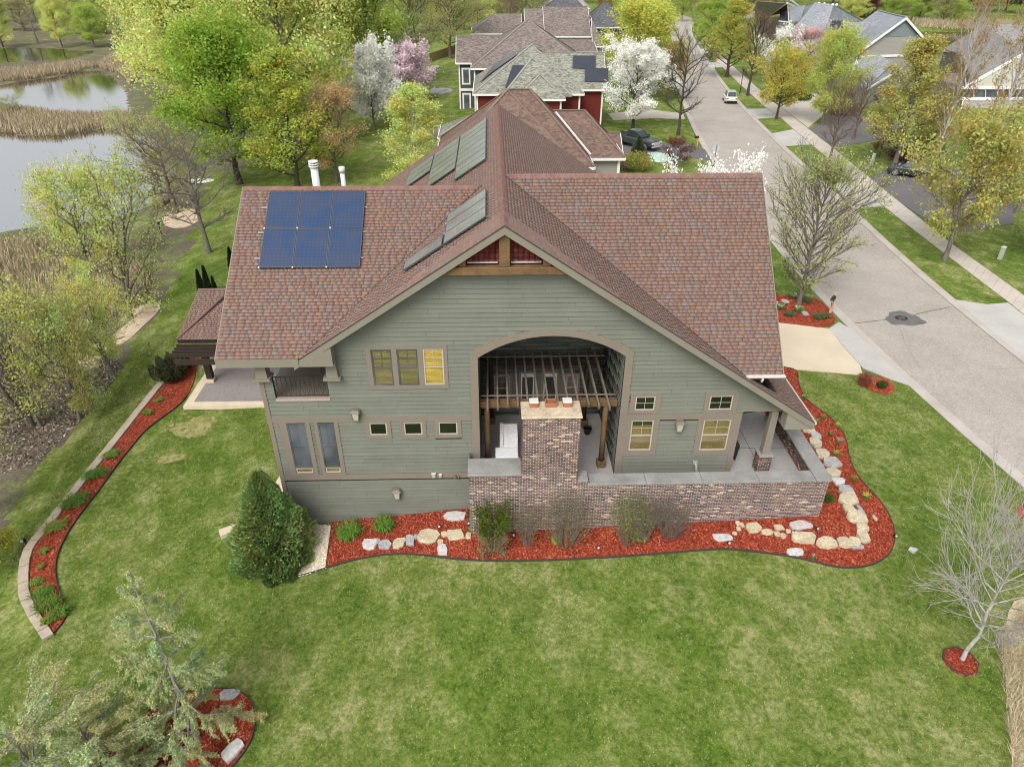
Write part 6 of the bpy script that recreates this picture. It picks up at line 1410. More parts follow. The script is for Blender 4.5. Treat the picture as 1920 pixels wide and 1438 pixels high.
    def leaves(s, n, size, clump=.22, mat='leaf', long=1.5, name='crown', drop=None, updir=.3):
        T = np.array(s.tips); w = s.nr.integers(0, len(T), n); 
        # some tips carry more than others so that the crown is uneven
        k = s.nr.random(len(T))**1.6; k /= k.sum(); w = s.nr.choice(len(T), n, p=k)
        C = T[w]+s.nr.normal(0, clump, (n, 3))*[1, 1, .8]
        if drop: C[:, 2] -= s.nr.random(n)*drop
        return quads(name, C, s.nr, size, long, updir, mat, np.array([2*s.R, 2*s.R, s.H]))
def quads(name, C, nr, size, long, updir, mat, sc=None, fixdir=None):
    n = len(C); a = nr.normal(0, 1, (n, 3)); 
    if fixdir is not None: a = a*.35+fixdir
    a /= np.linalg.norm(a, axis=1)[:, None]; b = nr.normal(0, 1, (n, 3))+[0, 0, updir]; b = np.cross(a, b); b /= np.linalg.norm(b, axis=1)[:, None]
    sz = size*nr.uniform(.55, 1.3, n)[:, None]; a = a*sz*long*.5; b = b*sz*.5
    V = np.stack([C-a, C+b*.9-a*.1, C+a, C-b*.9-a*.1], 1).reshape(-1, 3)
    if sc is not None: V = V/sc
    F = np.arange(n*4).reshape(n, 4); return npmesh(name, V, F, M[mat])
PR = {}
def proto(key, tree, leaf=None, **k):
    PR[key] = (tree.wood(minr=k.get('minr', 0)), leaf, tree.H)
T1 = Tree(1, 8, 3.0, .12, 56, 9, 6, .95, 'oval', .09, .15, twl=.5); PR['bare_oval'] = (T1.wood(), T1.leaves(11000, .075, .12))
T2 = Tree(2, 9, 3.0, .22, 26, 8, 5, 1.5, 'vase', .12, .16, twl=.45); PR['bare_vase'] = (T2.wood(), T2.leaves(2500, .06, .1))
T3 = Tree(3, 8, 3.6, .18, 26, 7, 5, .7, 'round', .2, .17, twl=.55); PR['maple'] = (T3.wood(minr=.006), T3.leaves(17000, .13, .26))
T4 = Tree(4, 12, 3.2, .12, 34, 7, 4, .95, 'pyr', .15, .2, twl=.45); PR['tall_pyramid'] = (T4.wood(minr=.006), T4.leaves(18000, .13, .26))
T5 = Tree(5, 11, 4.2, .15, 28, 7, 4, .8, 'oval', .2, .24, twl=.5); PR['broad'] = (T5.wood(minr=.006), T5.leaves(40000, .145, .40)); PR['broad_open'] = (T5.wood(), T5.leaves(16000, .12, .3))
T6 = Tree(6, 7, 3.0, .12, 26, 7, 4, .9, 'round', .2, .15, twl=.5); PR['blossom'] = (T6.wood(minr=.006), T6.leaves(42000, .095, .17, 'petal', 1.1)); PR['blossom_egg'] = (T6.wood(minr=.02), T6.leaves(46000, .19, .30, 'petal', 1.1)); PR['blossom_thin'] = (T6.wood(), T6.leaves(6500, .15, .16, 'petal', 1.1))
T7 = Tree(7, 7, 3.6, .08, 22, 7, 5, .75, 'round', .26, .15, stems=3, twl=.6); PR['scrub'] = (T7.wood(), T7.leaves(7000, .085, .2)); PR['scrub_leafy'] = (T7.wood(), T7.leaves(19000, .10, .24)); PR['scrub_bare'] = (T7.wood(), None)
T8 = Tree(8, 4.2, 3.1, .24, 34, 9, 6, .48, 'round', .2, .09, twl=.6); PR['young_bare'] = (T8.wood(), T8.leaves(900, .04, .05))
T9 = Tree(9, 9, 3.6, .05, 40, 9, 5, .35, 'pyr', .12, .17, droop=.5, twl=.42); PR['larch'] = (T9.wood(), T9.along(120000, .036, .05)); 
T9b = Tree(19, 8, 4.2, .05, 40, 9, 5, .3, 'round', .16, .17, droop=.4, twl=.45); PR['larch_wide'] = (T9b.wood(), T9b.along(120000, .038, .06))
T10 = Tree(10, 16, 2.6, .06, 34, 6, 5, 2.2, 'column', .10, .2, twl=.42); PR['poplar'] = (T10.wood(), T10.leaves(8000, .11, .16, drop=.3))
T11 = Tree(11, 4, 2.1, .15, 16, 7, 5, .5, 'umbrella', .22, .09, twl=.6); PR['crab'] = (T11.wood(), T11.leaves(3800, .11, .15))
T12 = Tree(12, 10, 2.6, .08, 30, 6, 4, 1.0, 'pyr', .16, .14, twl=.5); PR['birch'] = (T12.wood(), T12.leaves(20000, .10, .24, drop=.3))
T13 = Tree(13, 10, 4.4, .2, 22, 8, 6, .55, 'round', .24, .24, twl=.6); PR['bare_spread'] = (T13.wood(), T13.leaves(700, .06, .1))
PB_ = {}
BARK = dict(grey=(.17, .15, .125), dark=(.065, .055, .048), pale=(.42, .39, .36), brown=(.14, .105, .08), orange=(.30, .17, .09))
LEAF = dict(yg=(.56, .62, .20), lime=(.66, .71, .27), green=(.34, .48, .08), mid=(.42, .54, .13), gold=(.52, .50, .17), orange=(.42, .28, .09), rust=(.34, .23, .13), pink=(.74, .58, .64), white=(.86, .85, .79), olive=(.42, .42, .20), dark=(.07, .10, .045), maroon=(.16, .05, .05), crimson=(.12, .04, .045), larch=(.44, .50, .25), bud=(.50, .53, .22), pale=(.42, .45, .2))
def grow(key, P, h, w, label, leaf='yg', bark='grey', group=None, cat='tree', rz=None, crown='crown', name='tree'):
    wm_, lm_ = PR[key][0], PR[key][1]
    rz = random.uniform(0, 6.28) if rz is None else rz
    t = empty(name, (float(P[0]), float(P[1]), float(P[2])-.05), rz, label=label, cat=cat, group=group); t.scale = (w, w, h)
    link('trunk', wm_, t, BARK[bark] if isinstance(bark, str) else bark)
    if lm_: link(crown, lm_, t, LEAF[leaf] if isinstance(leaf, str) else leaf)
    return t
def plant_tree(key, px, py, top, wpx, label, leaf='yg', bark='grey', group=None, P=None, **k):
    P = gp(px, py) if P is None else np.array(P, float); lo, hi = .2, 60
    for _ in range(30):
        m_ = (lo+hi)/2
        if proj(P+[0, 0, m_])[1] > top: lo = m_
        else: hi = m_
    h = (lo+hi)/2; dist = (P+[0, 0, h*.6]-CAMP)@_f; return grow(key, P, h, wpx*dist/FPX, label, leaf, bark, group, **k)
pt_ = plant_tree
# right side, along the street
pt_('bare_oval', 1497, 572, 320, 196, 'oval budding tree in the red mulch bed beside our driveway', 'bud', 'grey')
pt_('maple', 1770, 488, 250, 215, 'golden maple on the verge, nearest tree across the street', 'gold', 'grey')
pt_('maple', 1960, 480, 320, 190, 'golden-brown leafing tree cut by the right edge behind the utility post', (.48, .42, .13), 'grey')
pt_('bare_vase', 1553, 310, 165, 110, 'bare vase-shaped tree on the verge with thin purple-brown twigs', 'rust', 'brown')
pt_('tall_pyramid', 1676, 313, 72, 160, 'tall orange-green tree on the lawn before the taupe gable house', (.52, .50, .18), 'grey')
pt_('crab', 1648, 295, 235, 60, 'small brownish tree beside the tall orange-green one', 'rust', 'brown')
pt_('maple', 1456, 223, 105, 110, 'small yellow maple on the verge beside the sidewalk', (.60, .56, .14), 'dark')
pt_('broad', 1541, 235, 78, 92, 'light green leafy tree between the yellow maple and the tall orange one', 'yg', 'grey')
pt_('bare_vase', 1600, 262, 150, 90, 'bare brown shrub-like tree in front of the taupe house porch', 'rust', 'brown')
pt_('bare_vase', 1402, 180, 32, 104, 'dark bare tree by the sidewalk behind the parked pale vehicle', 'rust', 'dark')
pt_('tall_pyramid', 1363, 145, 2, 110, 'tall green and yellow tree on the verge, second past the dark bare tree', (.50, .50, .12), 'dark')
pt_('tall_pyramid', 1333, 112, -4, 78, 'narrow green tree on the verge further up the street', 'mid', 'dark')
pt_('maple', 1320, 86, 10, 56, 'small green street tree before the bend of the road', 'mid', 'dark')
pt_('bare_vase', 1302, 62, -5, 50, 'orange-brown twiggy tree at the inside of the road bend', 'orange', 'brown')
pt_('bare_spread', 1271, 254, 78, 118, 'bare dark tree on the left verge above the black pickup', 'rust', 'dark')
pt_('maple', 1250, 190, 98, 88, 'bronze-leaved tree behind the bare dark street tree', (.42, .34, .12), 'brown')
pt_('blossom', 1186, 244, 102, 138, 'white blossoming tree beside the red house', 'white', 'dark')
pt_('broad', 1200, 180, 22, 158, 'big round yellow-green tree above the white blossoming one', (.62, .64, .16), 'grey')
pt_('crab', 1268, 310, 263, 66, 'low reddish crabapple beside the pale flower patch', (.22, .10, .075), 'dark')
pt_('maple', 1490, 150, 62, 74, 'pink blossoming tree across the street', 'pink', 'dark', P=at(1505, 150, 2, -1))
pt_('blossom_thin', 1452, 150, 64, 74, 'thin white blossoming tree left of the pink one across the street', 'white', 'grey', P=at(1450, 160, 2, -1))
pt_('bare_vase', 1430, 150, 40, 60, 'brown bare tree at the left of the white blossom across the street', 'rust', 'brown')
for i, (px, py, top, w, l) in enumerate([(1745, 330, -30, 80, 'leftmost of three tall bare poplars with orange catkins'), (1840, 330, -60, 90, 'middle of three tall bare poplars with orange catkins'), (1862, 390, 70, 60, 'shortest of three bare poplars, before the house at the right edge')]):
    pt_('poplar', px, py, top, w, l, 'orange', 'pale', 'tall poplars with orange catkins')
pt_('bare_spread', 1905, 400, 205, 150, 'bare dark-branched tree at the right edge before the stone wall', 'rust', 'grey')
pt_('broad', 1728, 290, 205, 66, 'bright green tree behind the tall orange-green one', 'mid', 'grey')
# white blossom behind the right roof
_bx = at(1338, 340, 1, 10.5)[0]; pt_('blossom', 0, 0, 366, 182, 'white blossom crown showing over the ridge and edge of the right roof wing', 'white', 'dark', P=(_bx, 10.5, gz(_bx, 10.5)))
# left side
pt_('bare_spread', 391, 474, 262, 215, 'bare grey tree on the grass slope left of the house', 'olive', 'grey')
pt_('broad', 450, 345, 75, 235, 'bright green leafy tree leaning towards the pond behind the left roof', 'green', 'dark')
pt_('tall_pyramid', 560, 362, 95, 185, 'dense green tree with orange-tinged top left of the flue pipes', (.46, .52, .11), 'dark')
pt_('broad_open', 632, 342, 178, 140, 'rounded copper-brown budding tree behind the left ridge', (.62, .46, .27), 'grey')
pt_('birch', 782, 352, 158, 150, 'lime green birch with white stems behind the solar panels', 'lime', 'pale')
pt_('blossom_egg', 702, 243, 108, 92, 'egg-shaped white blossoming tree beside the pink one', 'white', 'grey')
pt_('blossom_egg', 762, 196, 100, 90, 'pink magnolia-like blossoming tree behind the white one', 'pink', 'grey')
pt_('broad', 560, 290, -60, 250, 'huge yellow-green tree filling the top left behind the green one', 'lime', 'grey')
pt_('broad', 390, 250, -45, 230, 'large pale lime tree on the pond shore', 'lime', 'grey')
pt_('broad', 700, 190, -60, 170, 'green tall tree above the white blossoming tree', 'mid', 'dark')
pt_('broad_open', 775, 155, -50, 150, 'open olive-green tree with a visible grey trunk', 'olive', 'grey')
pt_('broad_open', 845, 110, -40, 120, 'thin olive tree above the fenced back garden', 'olive', 'brown')
pt_('scrub', 300, 345, 225, 150, 'grey twiggy willow leaning over the pond with yellow shoots', 'bud', 'grey')
pt_('bare_spread', 330, 400, 262, 220, 'dark bare tree whose limbs reach over the pond', 'olive', 'brown')
pt_('scrub', 245, 600, 352, 262, 'wide grey willow scrub with yellow-green tops beside the sandy spot', 'yg', 'grey')
pt_('scrub_leafy', 170, 520, 345, 150, 'yellow-green willow standing against the pond', 'lime', 'grey')
pt_('scrub_leafy', 212, 700, 555, 130, 'young bright green tree at the lower end of the sandy spot', 'lime', 'grey')
pt_('scrub', 60, 800, 560, 300, 'broad yellow-green scrub tree left of the mulch bed', 'yg', 'grey')
pt_('scrub', 20, 690, 470, 190, 'yellow-green tree at the left edge beside the small pool', 'yg', 'grey')
pt_('scrub_leafy', 150, 785, 600, 160, 'low leafy scrub on the bark-covered slope', 'bud', 'grey')
pt_('scrub_leafy', -20, 960, 640, 160, 'yellow-leaved branches reaching in from the left edge', (.44, .42, .06), 'grey')
pt_('scrub_bare', 78, 800, 610, 170, 'grey bare scrub stems on the bark-covered slope', 'bud', 'grey')
pt_('scrub_leafy', -50, 1095, 850, 230, 'yellow-green branches at the left edge above the retaining wall end', (.42, .42, .07), 'grey')
pt_('scrub', 25, 215, 185, 44, 'single round green bush in the reeds between the ponds', 'mid', 'grey')
pt_('broad', 480, 250, -40, 200, 'pale lime crown filling the gap behind the bright green tree', 'lime', 'grey')
pt_('broad', 330, 190, -30, 170, 'pale yellow-green crown at the right end of the upper pond', 'lime', 'grey')
pt_('broad', 630, 215, -50, 190, 'yellow-green crown between the huge lime tree and the white blossom', 'yg', 'grey')
# lower left conifers
pt_('larch', 372, 1388, 1066, 250, 'sparse pale green conifer in the lower left mulch island', 'larch', (.27, .25, .22))
grow('larch_wide', tuple(gp(120, 1530)), 4.6, 5.6, 'wide sparse pale green conifer at the bottom left corner', 'larch', (.22, .20, .17))
grow('larch', tuple(gp(215, 1480)), 3.6, 4.2, 'shorter conifer between the corner one and the trunk in the mulch', 'larch', 'grey')
pt_('young_bare', 1803, 1238, 1006, 300, 'young bare whitish tree in the small red mulch ring', 'rust', (.42, .40, .37))
# far trees all along the top ------------------------------------------------
fr = random.Random(41)
far = [('broad', 'lime'), ('broad', 'yg'), ('broad_open', 'olive'), ('tall_pyramid', 'mid'), ('broad_open', 'yg'), ('bare_spread', 'olive'), ('birch', 'lime'), ('broad', 'mid'), ('maple', 'gold')]
flabel = {'lime': 'pale lime tree in the far wood', 'yg': 'yellow-green tree in the far wood', 'olive': 'thin olive-brown tree in the far wood', 'mid': 'fresh green tree in the far wood', 'gold': 'golden leafing tree in the far wood', 'rust': 'rust-brown tree in the far wood', 'green': 'deep green tree in the far wood', 'dark': 'dark conifer in the far wood', 'crimson': 'dark red tree in the far wood', 'orange': 'orange budding tree in the far wood'}
def fartree(px, py, hgt, wid, pick, sfx):
    if px < 330: sfx += ', far left'
    elif px < 640: sfx += ', left part'
    elif px < 1000: sfx += ', left of centre'
    elif px < 1400: sfx += ', right of centre'
    else: sfx += ', far right'
    P = gp(px, py); key, lf = pick
    l = flabel[lf]+sfx
    return grow(key, P, hgt, wid, l, lf, fr.choice(['grey', 'brown', 'dark']), 'trees of the far wood')
def band(x0, x1, ys, step, picks, sfx, h=(9, 15), w=(6, 10)):
    for y in ys:
        x = x0+fr.uniform(0, step)
        while x < x1:
            fartree(x, y+fr.uniform(-4, 4), fr.uniform(*h), fr.uniform(*w), fr.choice(picks), sfx); x += step*fr.uniform(.75, 1.25)
LFT = [('broad', 'lime'), ('broad', 'yg'), ('broad_open', 'lime'), ('birch', 'lime'), ('tall_pyramid', 'yg'), ('bare_spread', 'olive'), ('broad_open', 'olive'), ('broad', 'mid')]
band(-60, 250, (86, 62), 52, LFT, ' beyond the upper pond', (8, 13), (7, 10))
band(-80, 420, (40, 20), 44, LFT, ' beyond the upper pond', (10, 15), (8, 12))
band(270, 560, (150, 110), 62, [('broad', 'lime'), ('broad', 'yg'), ('broad_open', 'lime'), ('scrub_leafy', 'yg')], ' right of the upper pond', (9, 14), (7, 10))
band(420, 960, (60, 30), 46, LFT+[('broad', 'mid'), ('bare_spread', 'rust'), ('broad', 'green')], ' behind the back gardens', (9, 14), (7, 11))
band(-200, 2200, (8, -6), 50, [('broad', 'yg'), ('broad', 'mid'), ('broad_open', 'olive'), ('broad', 'green'), ('bare_spread', 'olive'), ('maple', 'gold')], ' along the horizon', (12, 18), (11, 18))
band(850, 1060, (62, 40), 40, [('bare_spread', 'rust'), ('bare_spread', 'olive'), ('broad_open', 'olive'), ('maple', 'orange')], ' behind the taupe roofs', (6, 9), (6, 9))
band(1110, 1290, (40, 22), 36, [('maple', 'orange'), ('broad', 'mid'), ('broad', 'yg'), ('tall_pyramid', 'mid'), ('bare_spread', 'rust')], ' left of the road bend', (9, 13), (6, 9))
band(1300, 1450, (34, 20), 34, [('maple', 'orange'), ('tall_pyramid', 'mid'), ('bare_vase', 'rust'), ('broad', 'yg'), ('maple', 'gold')], ' right of the road bend', (9, 13), (6, 9))
band(1560, 1800, (44, 30), 44, [('scrub_leafy', 'olive'), ('broad', 'green'), ('broad_open', 'olive'), ('broad', 'mid')], ' across the right-hand pond', (6, 9), (6, 10))
band(1780, 2060, (24, 10), 40, [('tall_pyramid', 'dark'), ('tall_pyramid', 'dark'), ('broad', 'dark')], ' at the top right', (12, 16), (8, 12))
pt_('maple', 1620, 44, 2, 46, 'dark maroon tree behind the blue-grey roofs', 'crimson', 'dark', P=at(1622, 48, 2, -1)); pt_('broad', 1588, 50, 0, 50, 'bright yellow-green tree beside the maroon tree', 'lime', 'grey', P=at(1590, 52, 2, -1))
pt_('scrub_leafy', 1782, 44, 8, 60, 'bright green round shrubs by the right-hand pond', 'mid', 'grey')
pt_('tall_pyramid', 1140, 34, 4, 26, 'small blue spruce beside the charcoal roof', (.09, .12, .11), 'dark')
# ---- dense evergreens ------------------------------------------------------
def evergreen(name, seed, n, H, Rr, size, lumps=9):
    nr = np.random.default_rng(seed); ph = nr.random((lumps, 2))*6.28; t = nr.random(n)**1.45; az = nr.random(n)*6.283; prof = (1-t)**.80*(1-.16*np.exp(-(t*9)**2)); lump = 1+.10*np.sin(az*3+ph[0, 0]+t*7)+.09*np.sin(az*5-t*16+ph[1, 0])+.07*np.sin(az*9+t*31+ph[2, 1])
    rr = Rr*prof*lump*(1-np.abs(nr.normal(0, .11, n)))+.05; C = np.stack([np.cos(az)*rr, np.sin(az)*rr, t*H+.05], 1)
    d = np.stack([np.cos(az), np.sin(az), np.full(n, .75)], 1); return quads(name, C, nr, size, 2.1, 0, 'needle', np.array([2*Rr, 2*Rr, H]), d)
def evcore(seed):   # inner boughs so that no ground shows through
    tr = Tree(seed, 3.2, 1.4, .03, 40, 5, 3, .5, 'cone', .1, .09); return tr.wood()
PR['spruce'] = (evcore(31), evergreen('crown', 21, 46000, 3.4, 1.6, .075))
PR['arborvitae'] = (evcore(32), evergreen('crown', 22, 6000, 3., .45, .08))
M['inner'] = simple('inner_foliage_shade', (.012, .022, .010), .95, .2, 5)  # near-black colour stands in for the shade inside the crown
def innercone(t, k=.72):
    mb = MB(); mb.lathe((0, 0, 0), [(.5*k*.9, .05), (.5*k, .2), (.5*k*.75, .45), (.5*k*.42, .75), (.02, .93)], 10); mb.build('inner_shade_cone', M['inner'], t)  # added dark cone painted as inner shade, not modelled branches
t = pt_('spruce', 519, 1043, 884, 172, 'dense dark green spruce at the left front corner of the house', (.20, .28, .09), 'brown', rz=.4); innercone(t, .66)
for (px, py, top, w, l) in ((380, 552, 505, 15, 'leftmost dark arborvitae behind the low roof'), (393, 552, 498, 15, 'tallest dark arborvitae in the middle behind the low roof'), (405, 552, 517, 11, 'smallest dark arborvitae, right of three behind the low roof'), (436, 500, 463, 14, 'lone dark arborvitae half hidden by the left roof edge')):
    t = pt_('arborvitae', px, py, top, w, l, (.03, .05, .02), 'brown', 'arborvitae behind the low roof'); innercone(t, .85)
# ================================================================== STONES, PLANTS, SMALL THINGS
M['st_tan'] = simple('buff_limestone', (.47, .40, .275), .9, .2, 2.5, fine=.3, bscale=14, bs=.4)
M['st_grey'] = simple('grey_fieldstone', (.33, .33, .32), .9, .22, 2.5, fine=.3, bscale=14, bs=.4)
M['st_white'] = simple('pale_slab', (.50, .48, .46), .9, .12, 2.5, fine=.2, bscale=9, bs=.4)
M['st_pink'] = simple('pinkish_slab', (.46, .42, .41), .9, .12, 2.5, fine=.2, bscale=9, bs=.4)
def stone(px, py, w, h, mat, label, hh=.2, ang=0, seed=None, group=None, cat='stone', sides=8):
    P = gp(px, py, .05); d = (P-CAMP)@_f; W2 = w*d/FPX/2; dep = math.asin((CAMP[2]-P[2])/np.linalg.norm(P-CAMP)); D2 = h*d/FPX/math.sin(dep)/2
    r_ = random.Random(seed if seed is not None else int(px*7+py)); n = sides; o = empty('stone', tuple(P), r_.uniform(-.1, .1), label=label, cat=cat, group=group)
    ring = []
    for k in range(n):
        t = 2*math.pi*(k+r_.uniform(-.25, .25))/n; c, s = math.cos(t), math.sin(t); q = (abs(c)**3.2+abs(s)**3.2)**(-1/3.2)*r_.uniform(.80, 1.10); ring.append((W2*q*c, D2*q*s))
    ca, sa = math.cos(ang), math.sin(ang); ring = [(x*ca-y*sa, x*sa+y*ca) for x, y in ring]
    mb = MB(); hh *= .72; lv = [(.97, -.15), (1.02, hh*.55), (1.0, hh*.93), (.95, hh)]; vs = []
    for sc, z in lv:
        for x, y in ring: j = r_.uniform(.98, 1.02); vs.append((x*sc*j, y*sc*j, z+(r_.uniform(-.12, .12)*hh if z > 0 else 0)))
    vs.append((r_.uniform(-.1, .1)*W2, r_.uniform(-.1, .1)*D2, hh*1.03)); top = len(vs)-1; L = len(lv)
    fs = [(i*n+k, i*n+(k+1) % n, (i+1)*n+(k+1) % n, (i+1)*n+k) for i in range(L-1) for k in range(n)]+[((L-1)*n+k, (L-1)*n+(k+1) % n, top) for k in range(n)]
    mb.add(vs, fs); b = mb.build('body', M[mat], o); return o
ordn = ['first', 'second', 'third', 'fourth', 'fifth', 'sixth', 'seventh', 'eighth', 'ninth', 'tenth', 'eleventh', 'twelfth', 'thirteenth', 'fourteenth', 'fifteenth', 'sixteenth']
LG = [(693, 1023, 27, 19, 'st_white', 'leftmost pale boulder of the stone row below the siding'), (707, 1016, 12, 12, 'st_grey', 'small grey cobble, second in the stone row from the left'), (722, 1023, 25, 17, 'st_grey', 'blue-grey boulder, third in the stone row from the left'),
      (746, 1022, 23, 17, 'st_tan', 'buff boulder in the middle of the stone row below the siding'), (756, 1014, 10, 9, 'st_white', 'tiny white cobble on top of the stone row'), (769, 1016, 18, 20, 'st_grey', 'tall grey-blue stone left of the large buff slab'), (780, 1008, 9, 9, 'st_grey', 'little cobble touching the large buff slab from the left'),
      (804, 1008, 40, 24, 'st_tan', 'large buff slab in the stone row below the siding'), (826, 1018, 12, 12, 'st_tan', 'small buff wedge between the two large buff slabs'), (834, 1003, 14, 10, 'st_tan', 'small flat buff stone leaning on the right buff slab'), (854, 1005, 36, 20, 'st_tan', 'large buff slab next to the brick wall corner'), (878, 1006, 12, 11, 'st_tan', 'last small buff stone touching the brick wall corner'),
      (830, 1033, 20, 19, 'st_white', 'pointed pale flat stone below the right buff slab'), (854, 970, 42, 17, 'st_white', 'pale flat slab alone in mulch at the siding and brick corner')]
for x, y, w, h, m_, l in LG: stone(x, y, w, h, m_, l, hh=.12 if w < 15 else .2)
RGp = [(1356, 1009, 42, 14, 'st_white', 'long pale flat slab at the left end of the right stone row', .1), (1383, 982, 9, 8, 'st_tan', 'upper pebble of the buff cluster by the brick wall', .1), (1391, 986, 9, 8, 'st_tan', 'right pebble of the buff cluster by the brick wall', .1), (1384, 992, 9, 8, 'st_tan', 'lower pebble of the buff cluster by the brick wall', .1), (1377, 1001, 10, 6, 'st_tan', 'thin buff chip at the tip of the long pale slab', .08), (1412, 991, 33, 17, 'st_tan', 'rounded buff boulder second from the left in the right row', .18),
      (1439, 999, 22, 11, 'st_tan', 'flat darker buff stone right of the rounded boulder', .1), (1460, 990, 21, 10, 'st_tan', 'flat buff stone above the gap in the right row', .1), (1457, 1002, 13, 9, 'st_tan', 'left of the small buff stones in the gap', .09), (1468, 1005, 13, 9, 'st_tan', 'middle of the small buff stones in the gap', .09), (1478, 997, 10, 7, 'st_tan', 'right of the small buff stones in the gap', .09), (1499, 986, 46, 16, 'st_pink', 'rounded rectangular pinkish slab in the mulch', .12),
      (1505, 1011, 50, 19, 'st_tan', 'long wedge-shaped buff boulder below the pinkish slab', .26), (1549, 1021, 38, 18, 'st_tan', 'big buff boulder at the bottom of the curve', .28), (1580, 1019, 27, 17, 'st_tan', 'buff boulder second from the big one in the curve', .26), (1601, 1018, 22, 14, 'st_tan', 'buff boulder at the corner of the curve', .24), (1607, 1026, 30, 9, 'st_grey', 'thin grey slab lying in front of the curve corner', .1), (1492, 1036, 34, 13, 'st_white', 'white flat slab alone near the front edging', .1),
      (1617, 1008, 22, 22, 'st_tan', 'upright buff boulder turning the corner of the stone line', .28), (1615, 991, 22, 13, 'st_tan', 'small buff block above the corner boulder', .26), (1604, 972, 36, 23, 'st_tan', 'broad buff slab pointing left on the right stone line', .26), (1590, 956, 22, 13, 'st_tan', 'small buff stone between broad slab and long tan one', .2), (1613, 961, 9, 20, 'st_grey', 'narrow grey stone right of the broad buff slab', .2), (1590, 939, 38, 21, 'st_tan', 'long tan boulder halfway up the right stone line', .26),
      (1585, 921, 27, 15, 'st_grey', 'flat grey-tan stone above the long tan boulder', .2), (1571, 904, 24, 12, 'st_white', 'pale flat stone level with the wall corner', .18), (1562, 888, 26, 15, 'st_tan', 'buff stone beside the corner of the grey coping', .2), (1558, 870, 31, 17, 'st_grey', 'pale grey boulder beside the side wall coping', .24), (1541, 853, 27, 17, 'st_tan', 'buff boulder fourth from the top of the right line', .22), (1528, 833, 24, 18, 'st_tan', 'buff boulder third from the top of the right line', .22), (1529, 819, 18, 13, 'st_grey', 'grey stone second from the top of the right line', .18), (1513, 804, 27, 16, 'st_tan', 'topmost buff slab by the roof corner', .22), (1640, 972, 6, 10, 'st_tan', 'lone small buff stone in the mulch bend', .08)]
for x, y, w, h, m_, l, hh in RGp: stone(x, y, w, h, m_, l, hh)
stone(430, 1303, 38, 18, 'st_grey', 'rough grey flat stone at the top edge of the lower left island', .12)
stone(437, 1408, 50, 26, 'st_white', 'long white rectangular block at the right edge of the lower left island', .22, ang=.75, sides=8)
stone(295, 1371, 26, 9, 'st_grey', 'narrow pale stone under the conifer in the lower left island', .1, ang=.4)
stone(1471, 566, 14, 6, 'st_grey', 'grey stone in the street-side mulch bed by the oval tree', .1); stone(1508, 588, 12, 9, 'st_grey', 'dark grey stone right of the oval tree trunk', .1)
for i, (x, y) in enumerate(((812, 127), (820, 126), (806, 129))): stone(x, y, 9, 4, 'st_grey', ('middle', 'right', 'left')[i]+' pale rock lying in the far back garden', .2)
stone(1713, 1031, 18, 10, 'st_white', 'white square marker stone lying in the right lawn', .05, sides=4)
# ---- clumps of leaves -----------------------------------------------------
M['blade'] = leafmat('blade_leaf', .2, spread=.3)
def clump(P, r, h, n, col, label, cat='plant', group=None, name='plant', bw=.02, seed=0, flowers=None, elong=1.0, ang=0):
    nr = np.random.default_rng(seed or int(abs(P[0]*31+P[1]*17)*10)+1); o = empty(name, tuple(P), ang, label=label, cat=cat, group=group)
    az = nr.random(n)*6.283; L = nr.uniform(.5, 1, n); b0 = np.stack([nr.normal(0, r*.35, n)*elong, nr.normal(0, r*.35, n), np.zeros(n)], 1); d = np.stack([np.cos(az), np.sin(az), np.zeros(n)], 1)
    p1 = b0+d*(r*.35*L)[:, None]+[0, 0, 1]*(h*L)[:, None]*.8; p2 = b0+d*(r*.8*L)[:, None]+[0, 0, 1]*(h*L)[:, None]*.9; p3 = b0+d*(r*1.05*L)[:, None]+[0, 0, 1]*(h*L)[:, None]*.55
    s = np.stack([-np.sin(az), np.cos(az), np.zeros(n)], 1)*bw; V = np.stack([b0-s*.5, b0+s*.5, p1-s, p1+s, p2-s*.8, p2+s*.8, p3, p3], 1).reshape(-1, 3)
    F = np.array([(0, 1, 3, 2), (2, 3, 5, 4), (4, 5, 7, 6)]); F = (F[None]+(np.arange(n)*8)[:, None, None]).reshape(-1, 4); link('leaves', npmesh('leaves', V, F, M['blade']), o, col)
    if flowers:
        fc, fn, fs = flowers; C = np.stack([nr.normal(0, r*.5, fn)*elong, nr.normal(0, r*.5, fn), h*nr.uniform(.8, 1.15, fn)], 1); link('flowers', quads('flowers', C, nr, fs, 1, 1, 'petal'), o, fc)
    return o
def rwid(P, w): return w*((P-CAMP)@_f)/FPX
DL = 'daylily clumps in the left mulch bed'
for x, y, w, h, l in [(656, 1004, 42, .5, 'left daylily clump between siding and stone row'), (720, 991, 34, .5, 'right daylily clump between siding and stone row')]:
    P = gp(x, y, .06); clump(P, rwid(P, w)/2, h, 420, (.12, .23, .035), l, 'daylily clump', 'daylily clumps by the siding', bw=.016)
LBP = [(299, 752, 13, 'topmost tiny tuft of the left bed'), (278, 776, 15, 'second tiny tuft of the left bed from the top'), (209, 855, 24, 'low pale green tuft where the wall starts to bend'), (180, 892, 32, 'dense green clump against the wall, upper of the large ones'), (142, 944, 38, 'largest dark green clump halfway down the left bed'), (104, 991, 32, 'yellow-green clump just above the black garden light'), (84, 1035, 14, 'small tuft with a pale stone near the wall bend'), (79, 1064, 10, 'tiny tuft in the lower left bed'), (69, 1094, 18, 'sparse light tuft above the four lowest clumps'),
       (81, 1117, 32, 'upper of the four lowest clumps in the left bed'), (91, 1137, 36, 'widest of the four lowest clumps, against the wall'), (112, 1151, 30, 'right one of the four lowest clumps by the edging'), (93, 1166, 20, 'bottom one of the four lowest clumps')]
